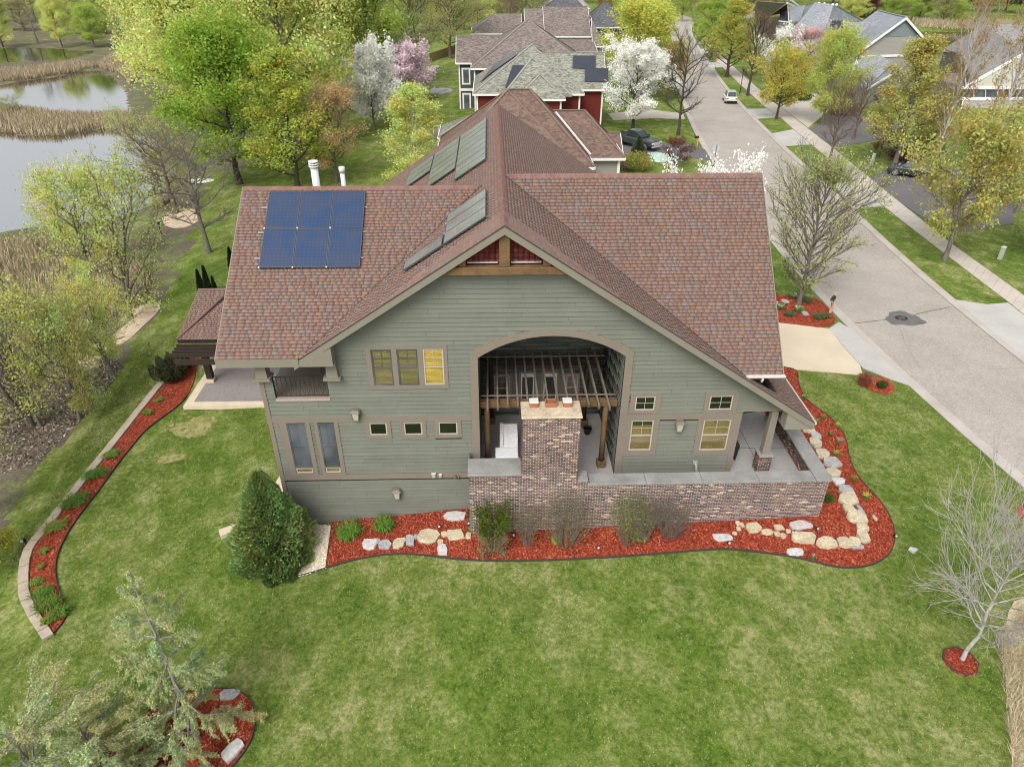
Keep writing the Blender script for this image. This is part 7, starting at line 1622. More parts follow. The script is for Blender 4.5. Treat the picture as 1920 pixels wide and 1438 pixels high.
for x, y, w, l in LBP:
    P = gp(x, y, .06); col = (.15, .24, .04) if w < 26 else ((.10, .19, .03) if x != 104 else (.20, .26, .05)); clump(P, rwid(P, w)/2, .12+.006*w, 60+int(w*8), col, l, 'perennial clump', DL, elong=1.35, ang=.6, bw=.016)
FL = [(1572, 830, 'clump with bright pink flowers, largest blossom patch of the right bed', (.75, .30, .50), 14), (1556, 816, 'small lilac tuft above the bright pink flowers', (.55, .32, .52), 8), (1543, 785, 'orange-flowered tuft next to the roof corner', (.55, .22, .10), 11), (1531, 793, 'faint pink tuft at the roof corner', (.60, .35, .5), 8), (1571, 802, 'yellow-green tuft at the edging by the roof corner', (.7, .6, .12), 10), (1567, 853, 'tall plant with yellow flowers in the right bed', (.75, .60, .06), 14), (1600, 901, 'orange and yellow tuft in the widest part of the bed', (.6, .30, .08), 13), (1623, 934, 'yellow-flowered tuft near the outer edging', (.75, .65, .08), 15), (1507, 748, 'little yellow-green tuft at the upper bed edge', (.6, .6, .15), 9), (1523, 1048, 'tiny lilac flower at the front edging', (.45, .38, .6), 7)]
for x, y, l, fc, w in FL:
    P = gp(x, y, .06); clump(P, rwid(P, w)/2, .22, 70, (.12, .19, .04), l, 'flower clump', flowers=(fc, 60 if w > 9 else 20, .035), bw=.016)
for x, y, w, l in [(1180, 1010, 22, 'bright lime tuft at the foot of the half-green shrub')]:
    P = gp(1202, 1011, .06); clump(P, rwid(P, 20)/2, .2, 150, (.30, .40, .05), l, 'perennial clump', bw=.03)
P = gp(1042, 1017, .06); clump(P, .2, .2, 80, (.25, .33, .05), 'small green sprout at the foot of the twiggy shrub', 'perennial clump', bw=.025)
for x, y, l, c in [(1487, 558, 'white-flowering bulbs left of the oval tree trunk', (.8, .8, .75)), (1497, 583, 'white-flowering bulbs right of the oval tree trunk', (.8, .8, .75)), (1460, 578, 'white flower patch by the roof edge near the oval tree', (.8, .8, .75))]:
    P = gp(x, y, .06); clump(P, .35, .28, 120, (.10, .2, .04), l, 'flower clump', flowers=(c, 45, .05), bw=.02)
for x, y, l in [(1533, 597, 'left small shrub in front of the wooden mailbox'), (1545, 595, 'right small shrub in front of the wooden mailbox'), (1512, 566, 'green tuft right of the oval tree'), (1480, 592, 'green tuft near the driveway edge in the street bed')]:
    P = gp(x, y, .06); clump(P, .32, .3, 160, (.09, .14, .05), l, 'perennial clump', bw=.025)
def bush(P, r, h, n, col, label, size=.06, mat='leaf', cat='shrub', stems=True, shape='round', seed=5, name='shrub', stemcol=(.22, .19, .15), nst=60, cut=0.0):
    nr = np.random.default_rng(seed); o = empty(name, tuple(P), label=label, cat=cat)
    u = nr.normal(0, 1, (n, 3)); u /= np.linalg.norm(u, axis=1)[:, None]; rad = nr.random(n)**.33
    if shape == 'box': u = np.sign(u)*np.abs(u)**.5; u /= np.abs(u).max(1)[:, None]
    C = u*rad[:, None]*[r, r, h/2]+[0, 0, h/2]; C = C*(1+.16*np.sin(C[:, :1]*9+C[:, 1:2]*7+seed)); C = C[C[:, 2] > cut*h*(1+.5*np.sin(C[:, 0]*6+seed))]
    link('crown', quads('crown', C, nr, size, 1.6, .4, mat), o, col)
    if stems:
        az = nr.random(nst)*6.28; k = nr.random(nst); mb_s = []; S = []
        for a, q in zip(az, k):
            b = np.array([math.cos(a)*r*.25, math.sin(a)*r*.25, 0]); e = np.array([math.cos(a)*r*(.4+.6*q), math.sin(a)*r*(.4+.6*q), h*(1.02-.4*q)]); mdl = (b+e)/2+nr.normal(0, .06, 3); S += [(b, mdl, .011, .008), (mdl, e, .008, .004)]
            for _ in range(3): f = mdl+(e-mdl)*nr.random(); S.append((f, f+nr.normal(0, .16, 3)*[1, 1, .8]+[0, 0, .1], .006, .004))
        t = Tree.__new__(Tree); t.seg = S; t.R = .5; t.H = 1; me_ = t.wood('stems'); link('stems', me_, o, stemcol)
    return o
P = gp(925, 1028, .06); bush(P, .62, 1.95, 5200, (.13, .19, .035), 'boxy shrub, green above and straw-dry below, by the brick corner', .07, shape='box', cut=.42, nst=10)
o = bush(P+[0, 0, .0], .60, 1.1, 3200, (.36, .29, .19), 'dry straw-coloured lower stems of the boxy shrub', .045, shape='box', cut=.0, nst=80, stemcol=(.38, .32, .24), seed=8); o.name = 'dry_shrub'
b0 = [q for q in COL.objects if q.get('label', '').startswith('boxy shrub')][0]
for ch_ in list(o.children):
    ch_.parent = b0
    ch_.name = 'dry_stems' if 'stem' in ch_.name else 'dry_leaves'
bpy.data.objects.remove(o)
for x, y, w, top, n, c, l, sd, ns in ((988, 1020, 54, 940, 700, (.27, .28, .09), 'thin upright twiggy shrub right of the boxy one', 3, 42), (1060, 1020, 104, 930, 1500, (.30, .30, .11), 'open twiggy shrub with olive tips before the chimney base', 4, 95), (1176, 1016, 84, 930, 2300, (.30, .38, .08), 'shrub with fresh green left half below the coping', 5, 62), (1206, 1012, 60, 930, 350, (.26, .22, .14), 'bare half of shrub right of the fresh green one', 6, 60), (1254, 1004, 92, 934, 260, (.26, .22, .16), 'bare grey twiggy shrub, rightmost along the brick wall', 7, 110)):
    P = gp(x, y, .06); d_ = (P-CAMP)@_f; hh_ = (y-top)*d_/FPX/.80; b_ = bush(P, w*d_/FPX/2, hh_, n, c, l, .042, seed=sd, nst=ns, stemcol=(.20, .165, .135), cut=.3)
P = gp(1552, 941, .06); bush(P, .22, .42, 900, (.10, .19, .03), 'small round green shrub right of the brick wall corner', .04, stems=False)
P = gp(322, 712, .06); bush(P, 1.0, 1.5, 5000, (.065, .075, .035), 'dark round evergreen shrub at the top of the left bed', .08); P = gp(345, 690, .06); bush(P, .6, .9, 2500, (.03, .045, .02), 'smaller black-green shrub under the slatted pergola', .07)
P = gp(1192, 318, .05); bush(P, 1.7, 1.7, 3600, (.40, .38, .10), 'yellow-green twiggy shrub beside the brown house corner', .11); P = gp(1172, 318, .05); bush(P, 1.3, 1.0, 1500, (.38, .26, .18), 'tan dried shrub by the white downspout', .1)
P = gp(1196, 292, .05); t = grow('spruce', P, 2.2, 2.0, 'small grey-green conifer standing in front of the black pickup', (.09, .11, .07), 'brown')
for (x, y, w, h, c, l) in ((1725, 292, 2.5, 1.8, (.12, .22, .03), 'green conifer-like shrub between the two driveways'), (1470, 190, 1.5, 1.0, (.08, .12, .03), 'left low shrub by the pale driveway'), (1500, 187, 1.8, 1.1, (.09, .17, .03), 'right low green shrub by the pale driveway'), (1580, 215, 2.4, 1.6, (.20, .12, .09), 'brown low hedge before the taupe house'), (1700, 300, 2.2, 1.2, (.15, .09, .07), 'dark reddish low shrub by the dark driveway'), (1620, 190, 2.6, 2.2, (.16, .13, .10), 'brown twiggy hedge under the porch gable')):
    bush(gp(x, y, .05), w, h, 2600, c, l, .14)
P = gp(1619, 722, .05); bush(P, .38, .75, 1200, (.42, .09, .04), 'small orange-red weeping shrub at the driveway corner', .06, seed=4); P = gp(1652, 726, .06); bush(P, .3, .35, 700, (.07, .13, .03), 'low green plant in the little street mulch bed', .05, stems=False)
# pale creeping flowers
def scatter(poly, n, zoff=0.0, excl=(), nr=rng):
    xs = [p[0] for p in poly]; ys = [p[1] for p in poly]; out = []
    got = 0
    while got < n:
        k = int((n-got)*1.6)+100; X = nr.uniform(min(xs), max(xs), k); Y = nr.uniform(min(ys), max(ys), k); m_ = inpoly(poly, X, Y)
        for e in excl: m_ &= ~inpoly(e, X, Y)
        X, Y = X[m_], Y[m_]; out.append(np.stack([X, Y], 1)); got += len(X)
        if len(X) == 0: break
    A = np.concatenate(out)[:n]; return np.column_stack([A, g(A[:, 0], A[:, 1])+zoff])
ph = pw([(1205, 300), (1222, 293), (1212, 289), (1232, 287), (1275, 296), (1282, 303), (1262, 302), (1240, 306), (1215, 303)])
C = scatter(ph, 5000, .06); me = quads('creeping_flowers', C, rng, .13, 1, .8, 'petal'); link('creeping_flowers', me, None, (.62, .78, .70), kind='stuff')
# pebbles under the spruce
C = scatter(PB, 4200, .0); n = len(C); s_ = rng.uniform(.02, .04, (n, 1)); base = np.array([(-1, -1, 0), (1, -1, 0), (1, 1, 0), (-1, 1, 0), (-.7, -.7, 1), (.7, -.7, 1), (.7, .7, 1), (-.7, .7, 1)], float); a_ = rng.random(n)*6.28; ca, sa = np.cos(a_), np.sin(a_)
V = base[None]*s_[:, None]*[1, .8, .7]; V = np.stack([V[..., 0]*ca[:, None]-V[..., 1]*sa[:, None], V[..., 0]*sa[:, None]+V[..., 1]*ca[:, None], V[..., 2]], -1)+C[:, None]+[0, 0, .045]
F = (HFN[None]+(np.arange(n)*8)[:, None, None]).reshape(-1, 4); link('pebbles', npmesh('pebbles', V.reshape(-1, 3), F, M['pebble']), kind='stuff')
# mulch chips
def chips(poly, n, nm='mulch_chips'):
    C = scatter(poly, n, .075); C[:, 2] += rng.random(n)*.03; nr = rng; me = quads(nm, C, nr, .028, 2.4, 1.2, 'leaf'); me.materials.clear(); me.materials.append(M['chip']); link(nm, me, kind='stuff')
chips(BED_FRONT, 36000); chips(BED_LEFT, 9000); chips(BL, 6000); chips(RG, 1200); chips(NB, 2500)
# ---- lawn blades ------------------------------------------------------------
M['grassblade'] = pieces('grass_blades', [(0, (.055, .105, .014)), (.3, (.118, .175, .028)), (.6, (.188, .240, .048)), (.82, (.32, .32, .10)), (.92, (.55, .50, .28))], fine=.05, clump=(.9, .6), bs=0, rough=.8)
def blades(poly, n, hmin, hmax, w, excl, name='grass'):
    C = scatter(poly, n, -.005, excl); n = len(C); az = rng.random(n)*6.283; h = rng.uniform(hmin, hmax, n); ln = rng.uniform(.3, 1.0, n)*h; d = np.stack([np.cos(az), np.sin(az), np.zeros(n)], 1); s = np.stack([-np.sin(az), np.cos(az), np.zeros(n)], 1)*(w*rng.uniform(.6, 1.2, n))[:, None]
    V = np.stack([C-s, C+s, C+d*ln[:, None]+np.array([0, 0, 1])*h[:, None]], 1).reshape(-1, 3); F = np.arange(3*n).reshape(n, 3); link(name, npmesh(name, V, F, M['grassblade']), kind='stuff')
HOUSE = [(-9.5, -.02), (-1.5, -.02), (-1.5, -1.7), (13.15, -1.7), (13.2, 4.2), (12, 20), (-9.5, 20)]
EX = [BED_FRONT, BED_LEFT, BL, RG, NB, SB, PB, HOUSE, KERBPOLY, smooth_poly(dry, 1)]
nearlawn = [tuple(gp(x, y)[:2]) for x, y in [(-60, 1500), (1990, 1500), (1990, 1010), (1720, 700), (1500, 660), (900, 900), (560, 980), (500, 760), (340, 760), (60, 1100)]]
blades(nearlawn, 190000, .035, .075, .009, EX)
sidelawn = [tuple(gp(x, y)[:2]) for x, y in [(300, 720), (40, 1010), (-60, 1260), (20, 1080), (130, 860), (280, 640)]]
blades(sidelawn, 12000, .05, .1, .012, EX)
fieldp = [tuple(gp(x, y)[:2]) for x, y in [(1872, 1200), (1935, 1120), (2000, 1200), (2000, 1480), (1900, 1480), (1888, 1330)]]
M['strawblade'] = pieces('straw_blades', [(0, (.34, .27, .15)), (.35, (.48, .40, .25)), (.7, (.58, .50, .34)), (.92, (.16, .19, .06))], fine=.05, bs=0)
C = scatter(fieldp, 9000, 0); n = len(C); az = rng.random(n)*6.283; h = rng.uniform(.08, .35, n); d = np.stack([np.cos(az), np.sin(az), np.zeros(n)], 1)*h[:, None]*1.1; s = np.stack([-np.sin(az), np.cos(az), np.zeros(n)], 1)*.012
link('dry_grass', npmesh('dry_grass', np.stack([C-s, C+s, C+d+np.array([0, 0, 1])*h[:, None]], 1).reshape(-1, 3), np.arange(3*n).reshape(n, 3), M['strawblade']), kind='stuff')
# leaf litter and bark on the slope by the scrub
litter = pw([(0, 700), (150, 640), (235, 690), (150, 790), (70, 870), (0, 890)])
C = scatter(litter, 9000, .02); me = quads('leaf_litter', C, rng, .10, 2.0, .6, 'leaf'); me.materials.clear(); me.materials.append(pieces('litter', [(0, (.12, .09, .07)), (.4, (.22, .17, .13)), (.75, (.36, .30, .25)), (.95, (.55, .50, .45))], bs=0)); link('leaf_litter', me, kind='stuff')
# ---- reeds -----------------------------------------------------------------
M['reed'] = pieces('reeds', [(0, (.30, .22, .14)), (.35, (.40, .32, .22)), (.7, (.48, .40, .28)), (.88, (.25, .26, .10))], fine=.05, clump=(.3, .5), bs=0)
def reeds(pts, n, h0, h1, w, z=-4.95, excl=True, nm='reeds'):
    poly = PW(pts, z); C = scatter(poly, n, -.1, [POND_MAIN, POND_UP, POND_FAR]+POOLS if excl else []); n = len(C); h = rng.uniform(h0, h1, n); az = rng.random(n)*6.283; ln = h*rng.uniform(.05, .3, n); d = np.stack([np.cos(az), np.sin(az), np.zeros(n)], 1)*ln[:, None]
    s = np.stack([-np.sin(az), np.cos(az), np.zeros(n)], 1)*w; V = np.stack([C-s, C+s, C+d*.4+np.array([0, 0, 1])*h[:, None]*.6+s*.8, C+d+np.array([0, 0, 1])*h[:, None]], 1).reshape(-1, 3); F = np.arange(4*n).reshape(n, 4); link(nm, npmesh(nm, V, F, M['reed']), kind='stuff')
reeds([(-60, 160), (60, 148), (180, 128), (232, 92), (262, 100), (255, 150), (242, 160), (225, 140), (190, 128), (150, 120), (60, 132), (-60, 142)], 15000, .8, 1.6, .06)
reeds([(-60, 198), (60, 206), (150, 216), (246, 214), (252, 232), (240, 248), (180, 243), (100, 256), (40, 254), (-60, 256)], 13000, .6, 1.3, .045)
reeds([(-40, 462), (110, 458), (190, 476), (250, 500), (290, 540), (270, 590), (200, 600), (120, 560), (60, 600), (-40, 590)], 15000, .5, 1.2, .028)
reeds([(285, 395), (320, 375), (335, 380), (300, 402)], 900, .5, 1.1, .03)
reeds([(1700, 45), (1960, 52), (1960, 62), (1840, 62), (1722, 58)], 5000, 1.0, 2.0, .08, -2)
# ---- garden lights, lids and other small things --------------------------------
def spot(px, py, label, s=1.0, group='black garden spotlights in the front bed'):
    P = gp(px, py, .06); o = empty('garden_light', tuple(P), label=label, cat='garden light', group=group); mb = MB(); mb.tube([(0, 0, -.05), (0, 0, .12*s)], .02*s, 6); mb.build('stake', M['black'], o)
    mb = MB(); mb.tube([(-.02, .03*s, .12*s), (.0, -.10*s, .19*s)], [.05*s, .065*s], 8); mb.build('lamp_head', M['black'], o); mb = MB(); mb.tube([(.0, -.101*s, .1905*s), (.0, -.106*s, .193*s)], .05*s, 8); mb.build('lens', M['alabaster'], o)
for x, y, l in ((963, 1006, 'black spotlight right of the boxy shrub'), (1121, 1030, 'black spotlight in open mulch right of the twiggy shrub'), (879, 984, 'black spotlight tucked against the brick corner'), (824, 990, 'black spotlight above the large buff slabs'), (1365, 1021, 'black spotlight below the long pale slab'), (1489, 1000, 'black spotlight left of the pinkish slab'), (1530, 994, 'black spotlight right of the pinkish slab'), (1676, 1008, 'black spotlight on the outer edging at the bed bend')): spot(x, y, l)
spot(49, 1019, 'black garden light standing on the retaining wall bend', 1.6, None)
P = gp(443, 1059, .02); o = empty('valve_lid', tuple(P), .3, label='pale teal square valve lid in the lawn left of the spruce', cat='lid'); mb = MB(); mb.box(-.17, .17, -.2, .2, 0, .03); mb.build('lid', simple('teal_lid', (.30, .50, .45), .6, .05, 4), o, bevel=.01); mb = MB(); mb.box(-.2, .2, -.23, .23, -.05, .015); mb.build('rim', M['black'], o)
P = gp(430, 1003, .0); o = empty('garden_bench', tuple(P), .5, label='pale stone step block half hidden by the spruce', cat='stone block'); mb = MB(); mb.box(-.35, .5, -.1, .35, -.1, .22); mb.build('block', M['drive'], o, bevel=.02); o.name = 'stone_step'
# mailboxes
def mailbox(px, py, label, h=1.25, ang=0, s=1.):
    P = gp(px, py); o = empty('mailbox', tuple(P), ang, label=label, cat='mailbox'); w_ = M['tanwood']
    mb = MB(); mb.box(-.07, .07, -.07, .07, -.1, h*s); mb.build('post', w_, o, bevel=.01); mb = MB(); mb.bar((.45, 0, h*.68), (-.45, 0, h*.68), .1, .1); mb.bar((.04, 0, h*.3), (-.35, 0, h*.62), .08, .08); mb.build('arm', w_, o)
    mb = MB(); prof = [(-.11, 0), (.11, 0), (.11, .13), (.08, .2), (0, .235), (-.08, .2), (-.11, .13)]; mb.prism([(-.5, x, h*.72+z) for x, z in prof], (.52, 0, 0)); mb.build('box', M['black'], o); mb = MB(); mb.box(-.515, -.502, -.1, .1, h*.72+.01, h*.72+.15); mb.build('door', M['alu'], o)
M['tanwood'] = simple('cedar_post', (.50, .34, .18), .85, .12, 5)
mailbox(1556, 588, 'wooden mailbox post at the corner of our driveway bed', 1.5, .9); mailbox(1307, 274, 'pale wooden double mailbox at the kerb near the black pickup', 1.3, .4)
# utility pedestals
for x, y, top, l in ((1874, 486, 466, 'green-grey utility pedestal on the lawn under the golden maple'), (1634, 310, 293, 'grey utility pedestal left of the tall orange tree')):
    P = gp(x, y); d = (P-CAMP)@_f; h_ = (y-top)*d/FPX/.87; o = empty('utility_pedestal', tuple(P), .5, label=l, cat='utility box', group='utility pedestals'); mb = MB(); mb.box(-.16, .16, -.12, .12, -.1, h_); mb.build('case', simple('pedestal_green', (.36, .40, .34), .6, .05, 4), o, bevel=.02); mb = MB(); mb.box(-.18, .18, -.14, .14, h_+.001, h_+.07); mb.build('cap', M['white'], o, bevel=.02)
# road sign seen from behind
P = gp(1337, 320); o = empty('road_sign', tuple(P), .15, label='diamond road sign on a steel post, seen from behind at the kerb', cat='road sign'); mb = MB(); mb.box(-.03, .03, -.02, .02, -.1, 2.7); mb.build('post', simple('sign_post', (.10, .16, .18), .5, .1, 4), o); mb = MB(); mb.prism([(0, .03, 1.75), (.52, .03, 2.27), (0, .03, 2.79), (-.52, .03, 2.27)], (0, .02, 0)); mb.build('plate', simple('sign_back', (.50, .52, .50), .45, .04, 3, metal=.2), o)
P = gp(1387, 176); o = empty('lamp_post', tuple(P), label='thin dark lamp post on the verge behind the pale vehicle', cat='lamp post'); mb = MB(); mb.lathe((0, 0, -.1), [(.09, 0), (.06, .4), (.05, 3.4)], 8); mb.build('post', M['black'], o); mb = MB(); mb.lathe((0, 0, 3.3), [(.1, 0), (.18, .3), (.2, .32), (.05, .5)], 8); mb.build('lantern', M['black'], o)
# canoe, bird box, garden fence and table
P = gp(378, 343); o = empty('canoe', tuple(P+[0, 0, .1]), .1, label='white upturned canoe lying at the pond bank under the bare tree', cat='boat'); L_ = rwid(P, 46); V = []; ns, nr_ = 11, 7
for i in range(ns):
    t = i/(ns-1); w_ = math.sin(math.pi*t)**.6*.42+.01
    for j in range(nr_): a = math.pi*j/(nr_-1); V.append(((t-.5)*L_, w_*math.cos(a), .34*math.sin(a)*(.75+.25*math.sin(math.pi*t))))
mb = MB(); mb.add(V, [(i*nr_+j, i*nr_+j+1, (i+1)*nr_+j+1, (i+1)*nr_+j) for i in range(ns-1) for j in range(nr_-1)], True); mb.build('hull', simple('canoe_white', (.62, .63, .60), .5, .1, 2), o); mb = MB(); mb.tube([((t/10-.5)*L_, 0, .345*(.75+.25*math.sin(math.pi*t/10))+.01) for t in range(11)], .02, 5); mb.build('keel', M['alu_l'], o)
P = gp(303, 440); o = empty('bird_box', tuple(P), .3, label='white-topped bird box on a dark post beside the pond scrub', cat='bird box'); mb = MB(); mb.box(-.04, .04, -.04, .04, -.1, 1.0); mb.build('post', M['black'], o); mb = MB(); mb.box(-.12, .12, -.12, .12, 1.001, 1.3); mb.build('box', M['black'], o); mb = MB(); mb.box(-.15, .15, -.15, .15, 1.301, 1.36); mb.build('roof', M['white'], o)
A_, B_ = gp(806, 118), gp(862, 98); o = empty('garden_fence', tuple(A_), label='brown wooden fence behind the far back garden', cat='fence'); d = B_-A_; n = 34; L = np.linalg.norm(d); fw = simple('fence_wood', (.20, .115, .07), .9, .15, 4)
for i in range(n+1):
    p = A_+d*i/n-A_
    if i % 6 == 0: mb = MB(); mb.bar(p, p+[0, 0, 1.9], .12, .12); mb.build('post', fw, o)
    if i < n: q = A_+d*(i+.9)/n-A_; mb = MB(); mb.prism([p+[0, .1, .05], q+[0, .1, .05], q+[0, .1, 1.75], p+[0, .1, 1.75]], (0, .03, 0)); mb.build('slat', fw, o)
P = gp(846, 250); o = empty('patio_table', tuple(P), label='dark patio table with a closed umbrella pole behind the brown house', cat='garden table'); mb = MB(); mb.lathe((0, 0, .7), [(.9, 0), (.9, .05)], 14); mb.build('top', M['black'], o); mb = MB(); mb.tube([(0, 0, 0), (0, 0, 2.6)], .05, 6); mb.build('umbrella_pole', M['greywood'], o); mb = MB()
for a in range(4): mb.bar((.6*math.cos(a*1.57), .6*math.sin(a*1.57), 0), (.5*math.cos(a*1.57), .5*math.sin(a*1.57), .7), .06, .06)
mb.build('legs', M['black'], o)
o = empty('garden_deck', tuple(gp(862, 252)), label='small white-edged deck behind the brown house', cat='deck'); mb = MB(); mb.box(-3.2, 1.6, -1.6, 1.6, -.6, .4); mb.build('platform', M['greywood'], o); mb = MB()
for x in np.arange(-3.2, 1.7, .6): mb.bar((x, -1.6, .4), (x, -1.6, 1.3), .06, .06)
mb.bar((-3.2, -1.6, 1.33), (1.6, -1.6, 1.33), .1, .06); mb.build('railing', M['white'], o)
# raised rock bed in the far garden
rb = pw(blob(826, 172, 44, 12, 18, 9)); sheet('rock_bed', rb, .1, M['st_grey'], 1, .2, rough=.12, kind='stuff')
# ---- vehicles -----------------------------------------------------------------
def paint(name, c, r=.25, metal=.0):
    mt, nt, b = nodes(name); setc(b.inputs['Base Color'], c); b.inputs['Roughness'].default_value = r; b.inputs['Metallic'].default_value = metal; b.inputs['Coat Weight'].default_value = .5; return mt
M['tyre'] = simple('tyre', (.02, .02, .02), .9, .1, 5, bs=0); M['rim'] = simple('alloy', (.55, .55, .55), .35, .05, 5, metal=.7, bs=0); M['lampred'] = paint('tail_lamp', (.35, .02, .02)); M['lampw'] = paint('head_lamp', (.7, .72, .75)); M['autoglass'] = glassmat('car_glass', (.03, .04, .045), .06, .9)
def wheel(o, x, y, r, w, side):
    mb = MB(); mb.tube([(x, y-w/2, r), (x, y-w/2+.03, r), (x, y+w/2-.03, r), (x, y+w/2, r)], [r*.86, r, r, r*.86], 18, True, False); t = mb.build('wheel', M['tyre'], o)
    mb = MB(); yy = y+side*w/2; mb.tube([(x, yy-side*.01, r), (x, yy+side*.012, r)], r*.30, 10); 
    for k in range(6): a = k*math.pi/3; mb.bar((x, yy+side*.008, r), (x+math.cos(a)*r*.62, yy+side*.008, r+math.sin(a)*r*.62), .06, .03, (0, 1, 0))
    for k in range(14): a, b = k*math.pi/7, (k+1)*math.pi/7; mb.bar((x+math.cos(a)*r*.64, yy+side*.005, r+math.sin(a)*r*.64), (x+math.cos(b)*r*.64, yy+side*.005, r+math.sin(b)*r*.64), .05, .05, (0, 1, 0))
    mb.build('rim', M['rim'], t)
def section_body(o, name, secs, mat, n=None):
    """secs: list of (x, halfwidth_low, halfwidth_top, zlow, zmid, ztop)"""
    V = []
    for x, wl, wt, z0, zm, z1 in secs: V += [(x, -wl*.94, z0), (x, -wl, z0+.12), (x, -wl, zm), (x, -wt, z1), (x, wt, z1), (x, wl, zm), (x, wl, z0+.12), (x, wl*.94, z0)]
    k = 8; F = [(i*k+j, i*k+(j+1) % k, (i+1)*k+(j+1) % k, (i+1)*k+j) for i in range(len(secs)-1) for j in range(k)]+[tuple(range(k))[::-1], tuple((len(secs)-1)*k+j for j in range(k))]
    mb = MB(); mb.add(V, F); b = mb.build(name, mat, o, bevel=.03); b.modifiers[0].segments = 2; return b
def pickup(P, ang, label):
    o = empty('pickup_truck', tuple(P), ang, label=label, cat='pickup truck'); pt = paint('black_truck_paint', (.035, .037, .042), .2); 
    section_body(o, 'body', [(2.95, .80, .70, .50, .85, .92), (2.85, .93, .80, .45, .98, 1.08), (2.1, .97, .84, .45, 1.02, 1.16), (1.3, .98, .86, .45, 1.05, 1.20), (-1.0, .98, .88, .45, 1.08, 1.20)], pt)
    section_body(o, 'cargo_bed', [(-1.01, .98, .94, .50, 1.1, 1.26), (-2.75, .98, .94, .50, 1.1, 1.26), (-2.85, .95, .93, .5, 1.1, 1.24)], pt)
    mb = MB(); mb.box(-2.70, -1.10, -.80, .80, 1.262, 1.27); mb.build('bed_liner', M['tyre'], o)
    section_body(o, 'cab', [(1.28, .84, .80, 1.18, 1.2, 1.22), (.55, .84, .70, 1.18, 1.25, 1.86), (.1, .84, .70, 1.18, 1.25, 1.92), (-.75, .84, .70, 1.18, 1.25, 1.90), (-1.0, .84, .72, 1.18, 1.25, 1.5)], pt)
    for sy in (-1, 1):
        mb = MB(); y1, y0 = sy*.735, sy*.855; mb.add([(.95, y0, 1.30), (.55, y1*1.0, 1.80), (.12, y1, 1.84), (.12, y0, 1.30)], [(0, 1, 2, 3)]); mb.add([(.06, y0, 1.30), (.06, y1, 1.84), (-.62, y1, 1.82), (-.85, y0, 1.30)], [(0, 1, 2, 3)]); mb.build('side_window', M['autoglass'], o)
        mb = MB(); mb.box(.9, 1.1, min(sy*.98, sy*1.2), max(sy*.98, sy*1.2), 1.22, 1.42); mb.build('mirror', pt, o)
        mb = MB(); mb.box(2.80, 2.97, min(sy*.55, sy*.90), max(sy*.55, sy*.90), .78, .98); mb.build('headlight', M['lampw'], o)
        mb = MB()
        for x in (1.95, -1.85): mb.tube([(x+math.cos(a)*.52, sy*.975, .42+math.sin(a)*.52) for a in np.linspace(0, math.pi, 9)], .05, 5)
        mb.build('wheel_arch', M['tyre'], o)
        for x in (1.95, -1.85): wheel(o, x, sy*.86, .42, .28, sy)
    mb = MB(); mb.add([(1.27, -.74, 1.24), (1.27, .74, 1.24), (.62, .66, 1.80), (.62, -.66, 1.80)], [(0, 1, 2, 3)]); mb.build('windscreen', M['autoglass'], o)
    mb = MB(); mb.box(2.93, 3.03, -.52, .52, .62, .95); mb.box(2.9, 3.06, -.9, .9, .42, .58); mb.build('grille', M['alu_l'], o)
    return o
W1, W2 = at(1227, 284, 2, -.86), at(1163, 270, 2, -.86); mid = (W1+W2)/2; dv = W1-W2; mid[2] = gz(mid[0], mid[1])+.05
pickup(mid+[0, .9, 0], math.atan2(dv[1], dv[0]), 'black pickup truck with silver wheels on the driveway behind the brown house')
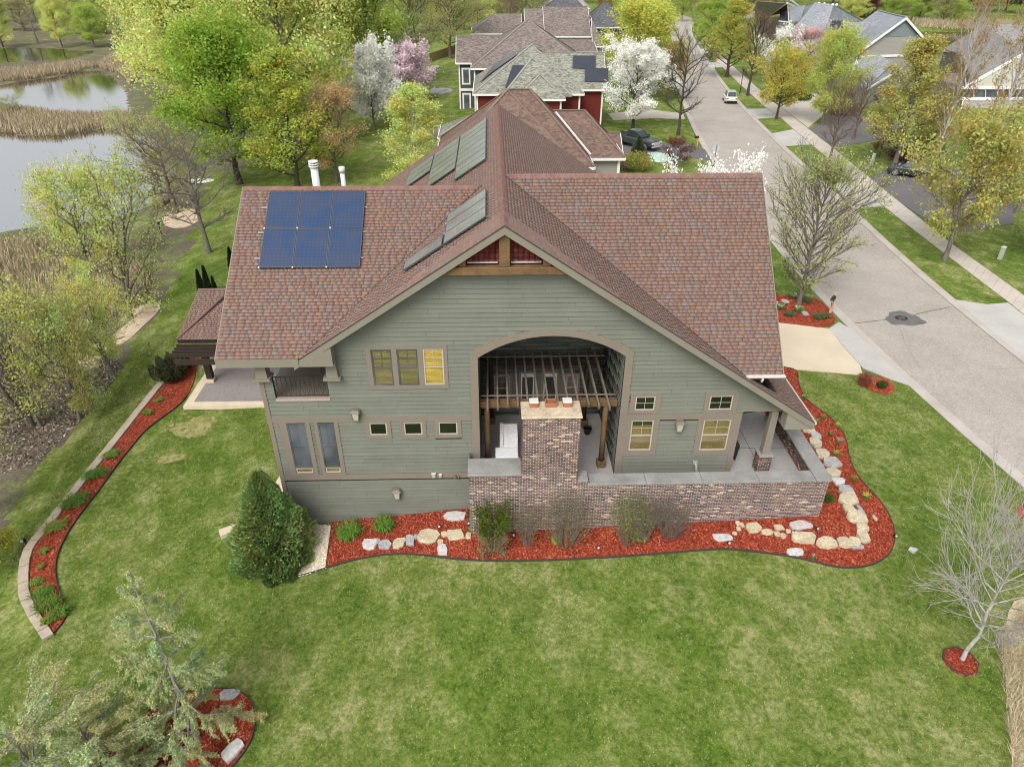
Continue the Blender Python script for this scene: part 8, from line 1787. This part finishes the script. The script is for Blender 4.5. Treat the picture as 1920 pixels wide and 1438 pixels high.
def car(P, ang, label, col, roofc, L=4.5, name='parked_car', h=1.55, cat='car'):
    o = empty(name, tuple(P), ang, label=label, cat=cat); pt = paint(name+'_paint', col); l = L/2
    section_body(o, 'body', [(l, .70, .62, .38, .60, .68), (l-.15, .86, .74, .28, .70, .80), (l-1.0, .90, .80, .25, .82, .92), (-l+.9, .90, .80, .25, .86, .98), (-l+.12, .86, .76, .28, .84, .96), (-l, .76, .7, .4, .8, .9)], pt)
    section_body(o, 'cabin', [(l-1.05, .78, .74, .86, .90, .92), (l-1.75, .80, .60, .86, .95, h-.06), (0, .80, .62, .86, .95, h), (-l+1.0, .80, .60, .86, .95, h-.03), (-l+.3, .78, .66, .86, .95, .99)], paint(name+'_roof', roofc, .3))
    mb = MB(); mb.add([(-l+.36, -.62, 1.02), (-l+.36, .62, 1.02), (-l+.90, .54, h-.10), (-l+.90, -.54, h-.10)], [(0, 1, 2, 3)]); V_ = mb.v; mb.v = [(x-.03, y, z+.03) for x, y, z in V_]; mb.build('rear_window', M['autoglass'], o)
    mb = MB(); mb.add([(l-1.10, -.66, .98), (l-1.10, .66, .98), (l-1.66, .55, h-.13), (l-1.66, -.55, h-.13)], [(0, 1, 2, 3)]); mb.v = [(x+.03, y, z+.03) for x, y, z in mb.v]; mb.build('windscreen', M['autoglass'], o)
    for sy in (-1, 1):
        mb = MB(); mb.add([(l-1.5, sy*.80, 1.0), (l-1.8, sy*.655, h-.13), (.1, sy*.665, h-.1), (.1, sy*.80, 1.0)], [(0, 1, 2, 3)]); mb.add([(.02, sy*.80, 1.0), (.02, sy*.665, h-.1), (-l+1.05, sy*.655, h-.13), (-l+.7, sy*.79, 1.0)], [(0, 1, 2, 3)]); mb.build('side_window', M['autoglass'], o)
        mb = MB(); mb.box(-l-.01, -l+.1, min(sy*.5, sy*.8), max(sy*.5, sy*.8), .70, .86); mb.build('tail_light', M['lampred'], o); mb = MB(); mb.box(l-.16, l+.01, min(sy*.4, sy*.68), max(sy*.4, sy*.68), .56, .68); mb.build('headlight', M['lampw'], o)
        for x in (l-.85, -l+.85): wheel(o, x, sy*.80, .33, .22, sy)
    mb = MB(); mb.box(-l-.025, -l+.02, -.2, .2, .62, .74); mb.build('number_plate', M['white'], o); mb = MB(); mb.box(-l-.04, -l+.05, -.78, .78, .32, .5); mb.build('bumper', M['tyre'], o)
    return o
Q = at(1378, 196, 2, RZ); Q2 = at(1366, 176, 2, RZ); P = (Q+Q2)/2; a = np.array(RRw[36])-np.array(RRw[33]); car(np.array([Q[0]-.2, Q[1]+2.2, RZ]), math.atan2(a[1], a[0]), 'white car with pale green roof parked at the kerb, rear towards us', (.62, .66, .62), (.40, .52, .38), 4.6, h=1.7)
P = gp(1706, 330, .06); car(P, 2.5, 'dark car with plants around it on the driveway under the golden maple', (.03, .035, .04), (.03, .035, .04), 4.4)
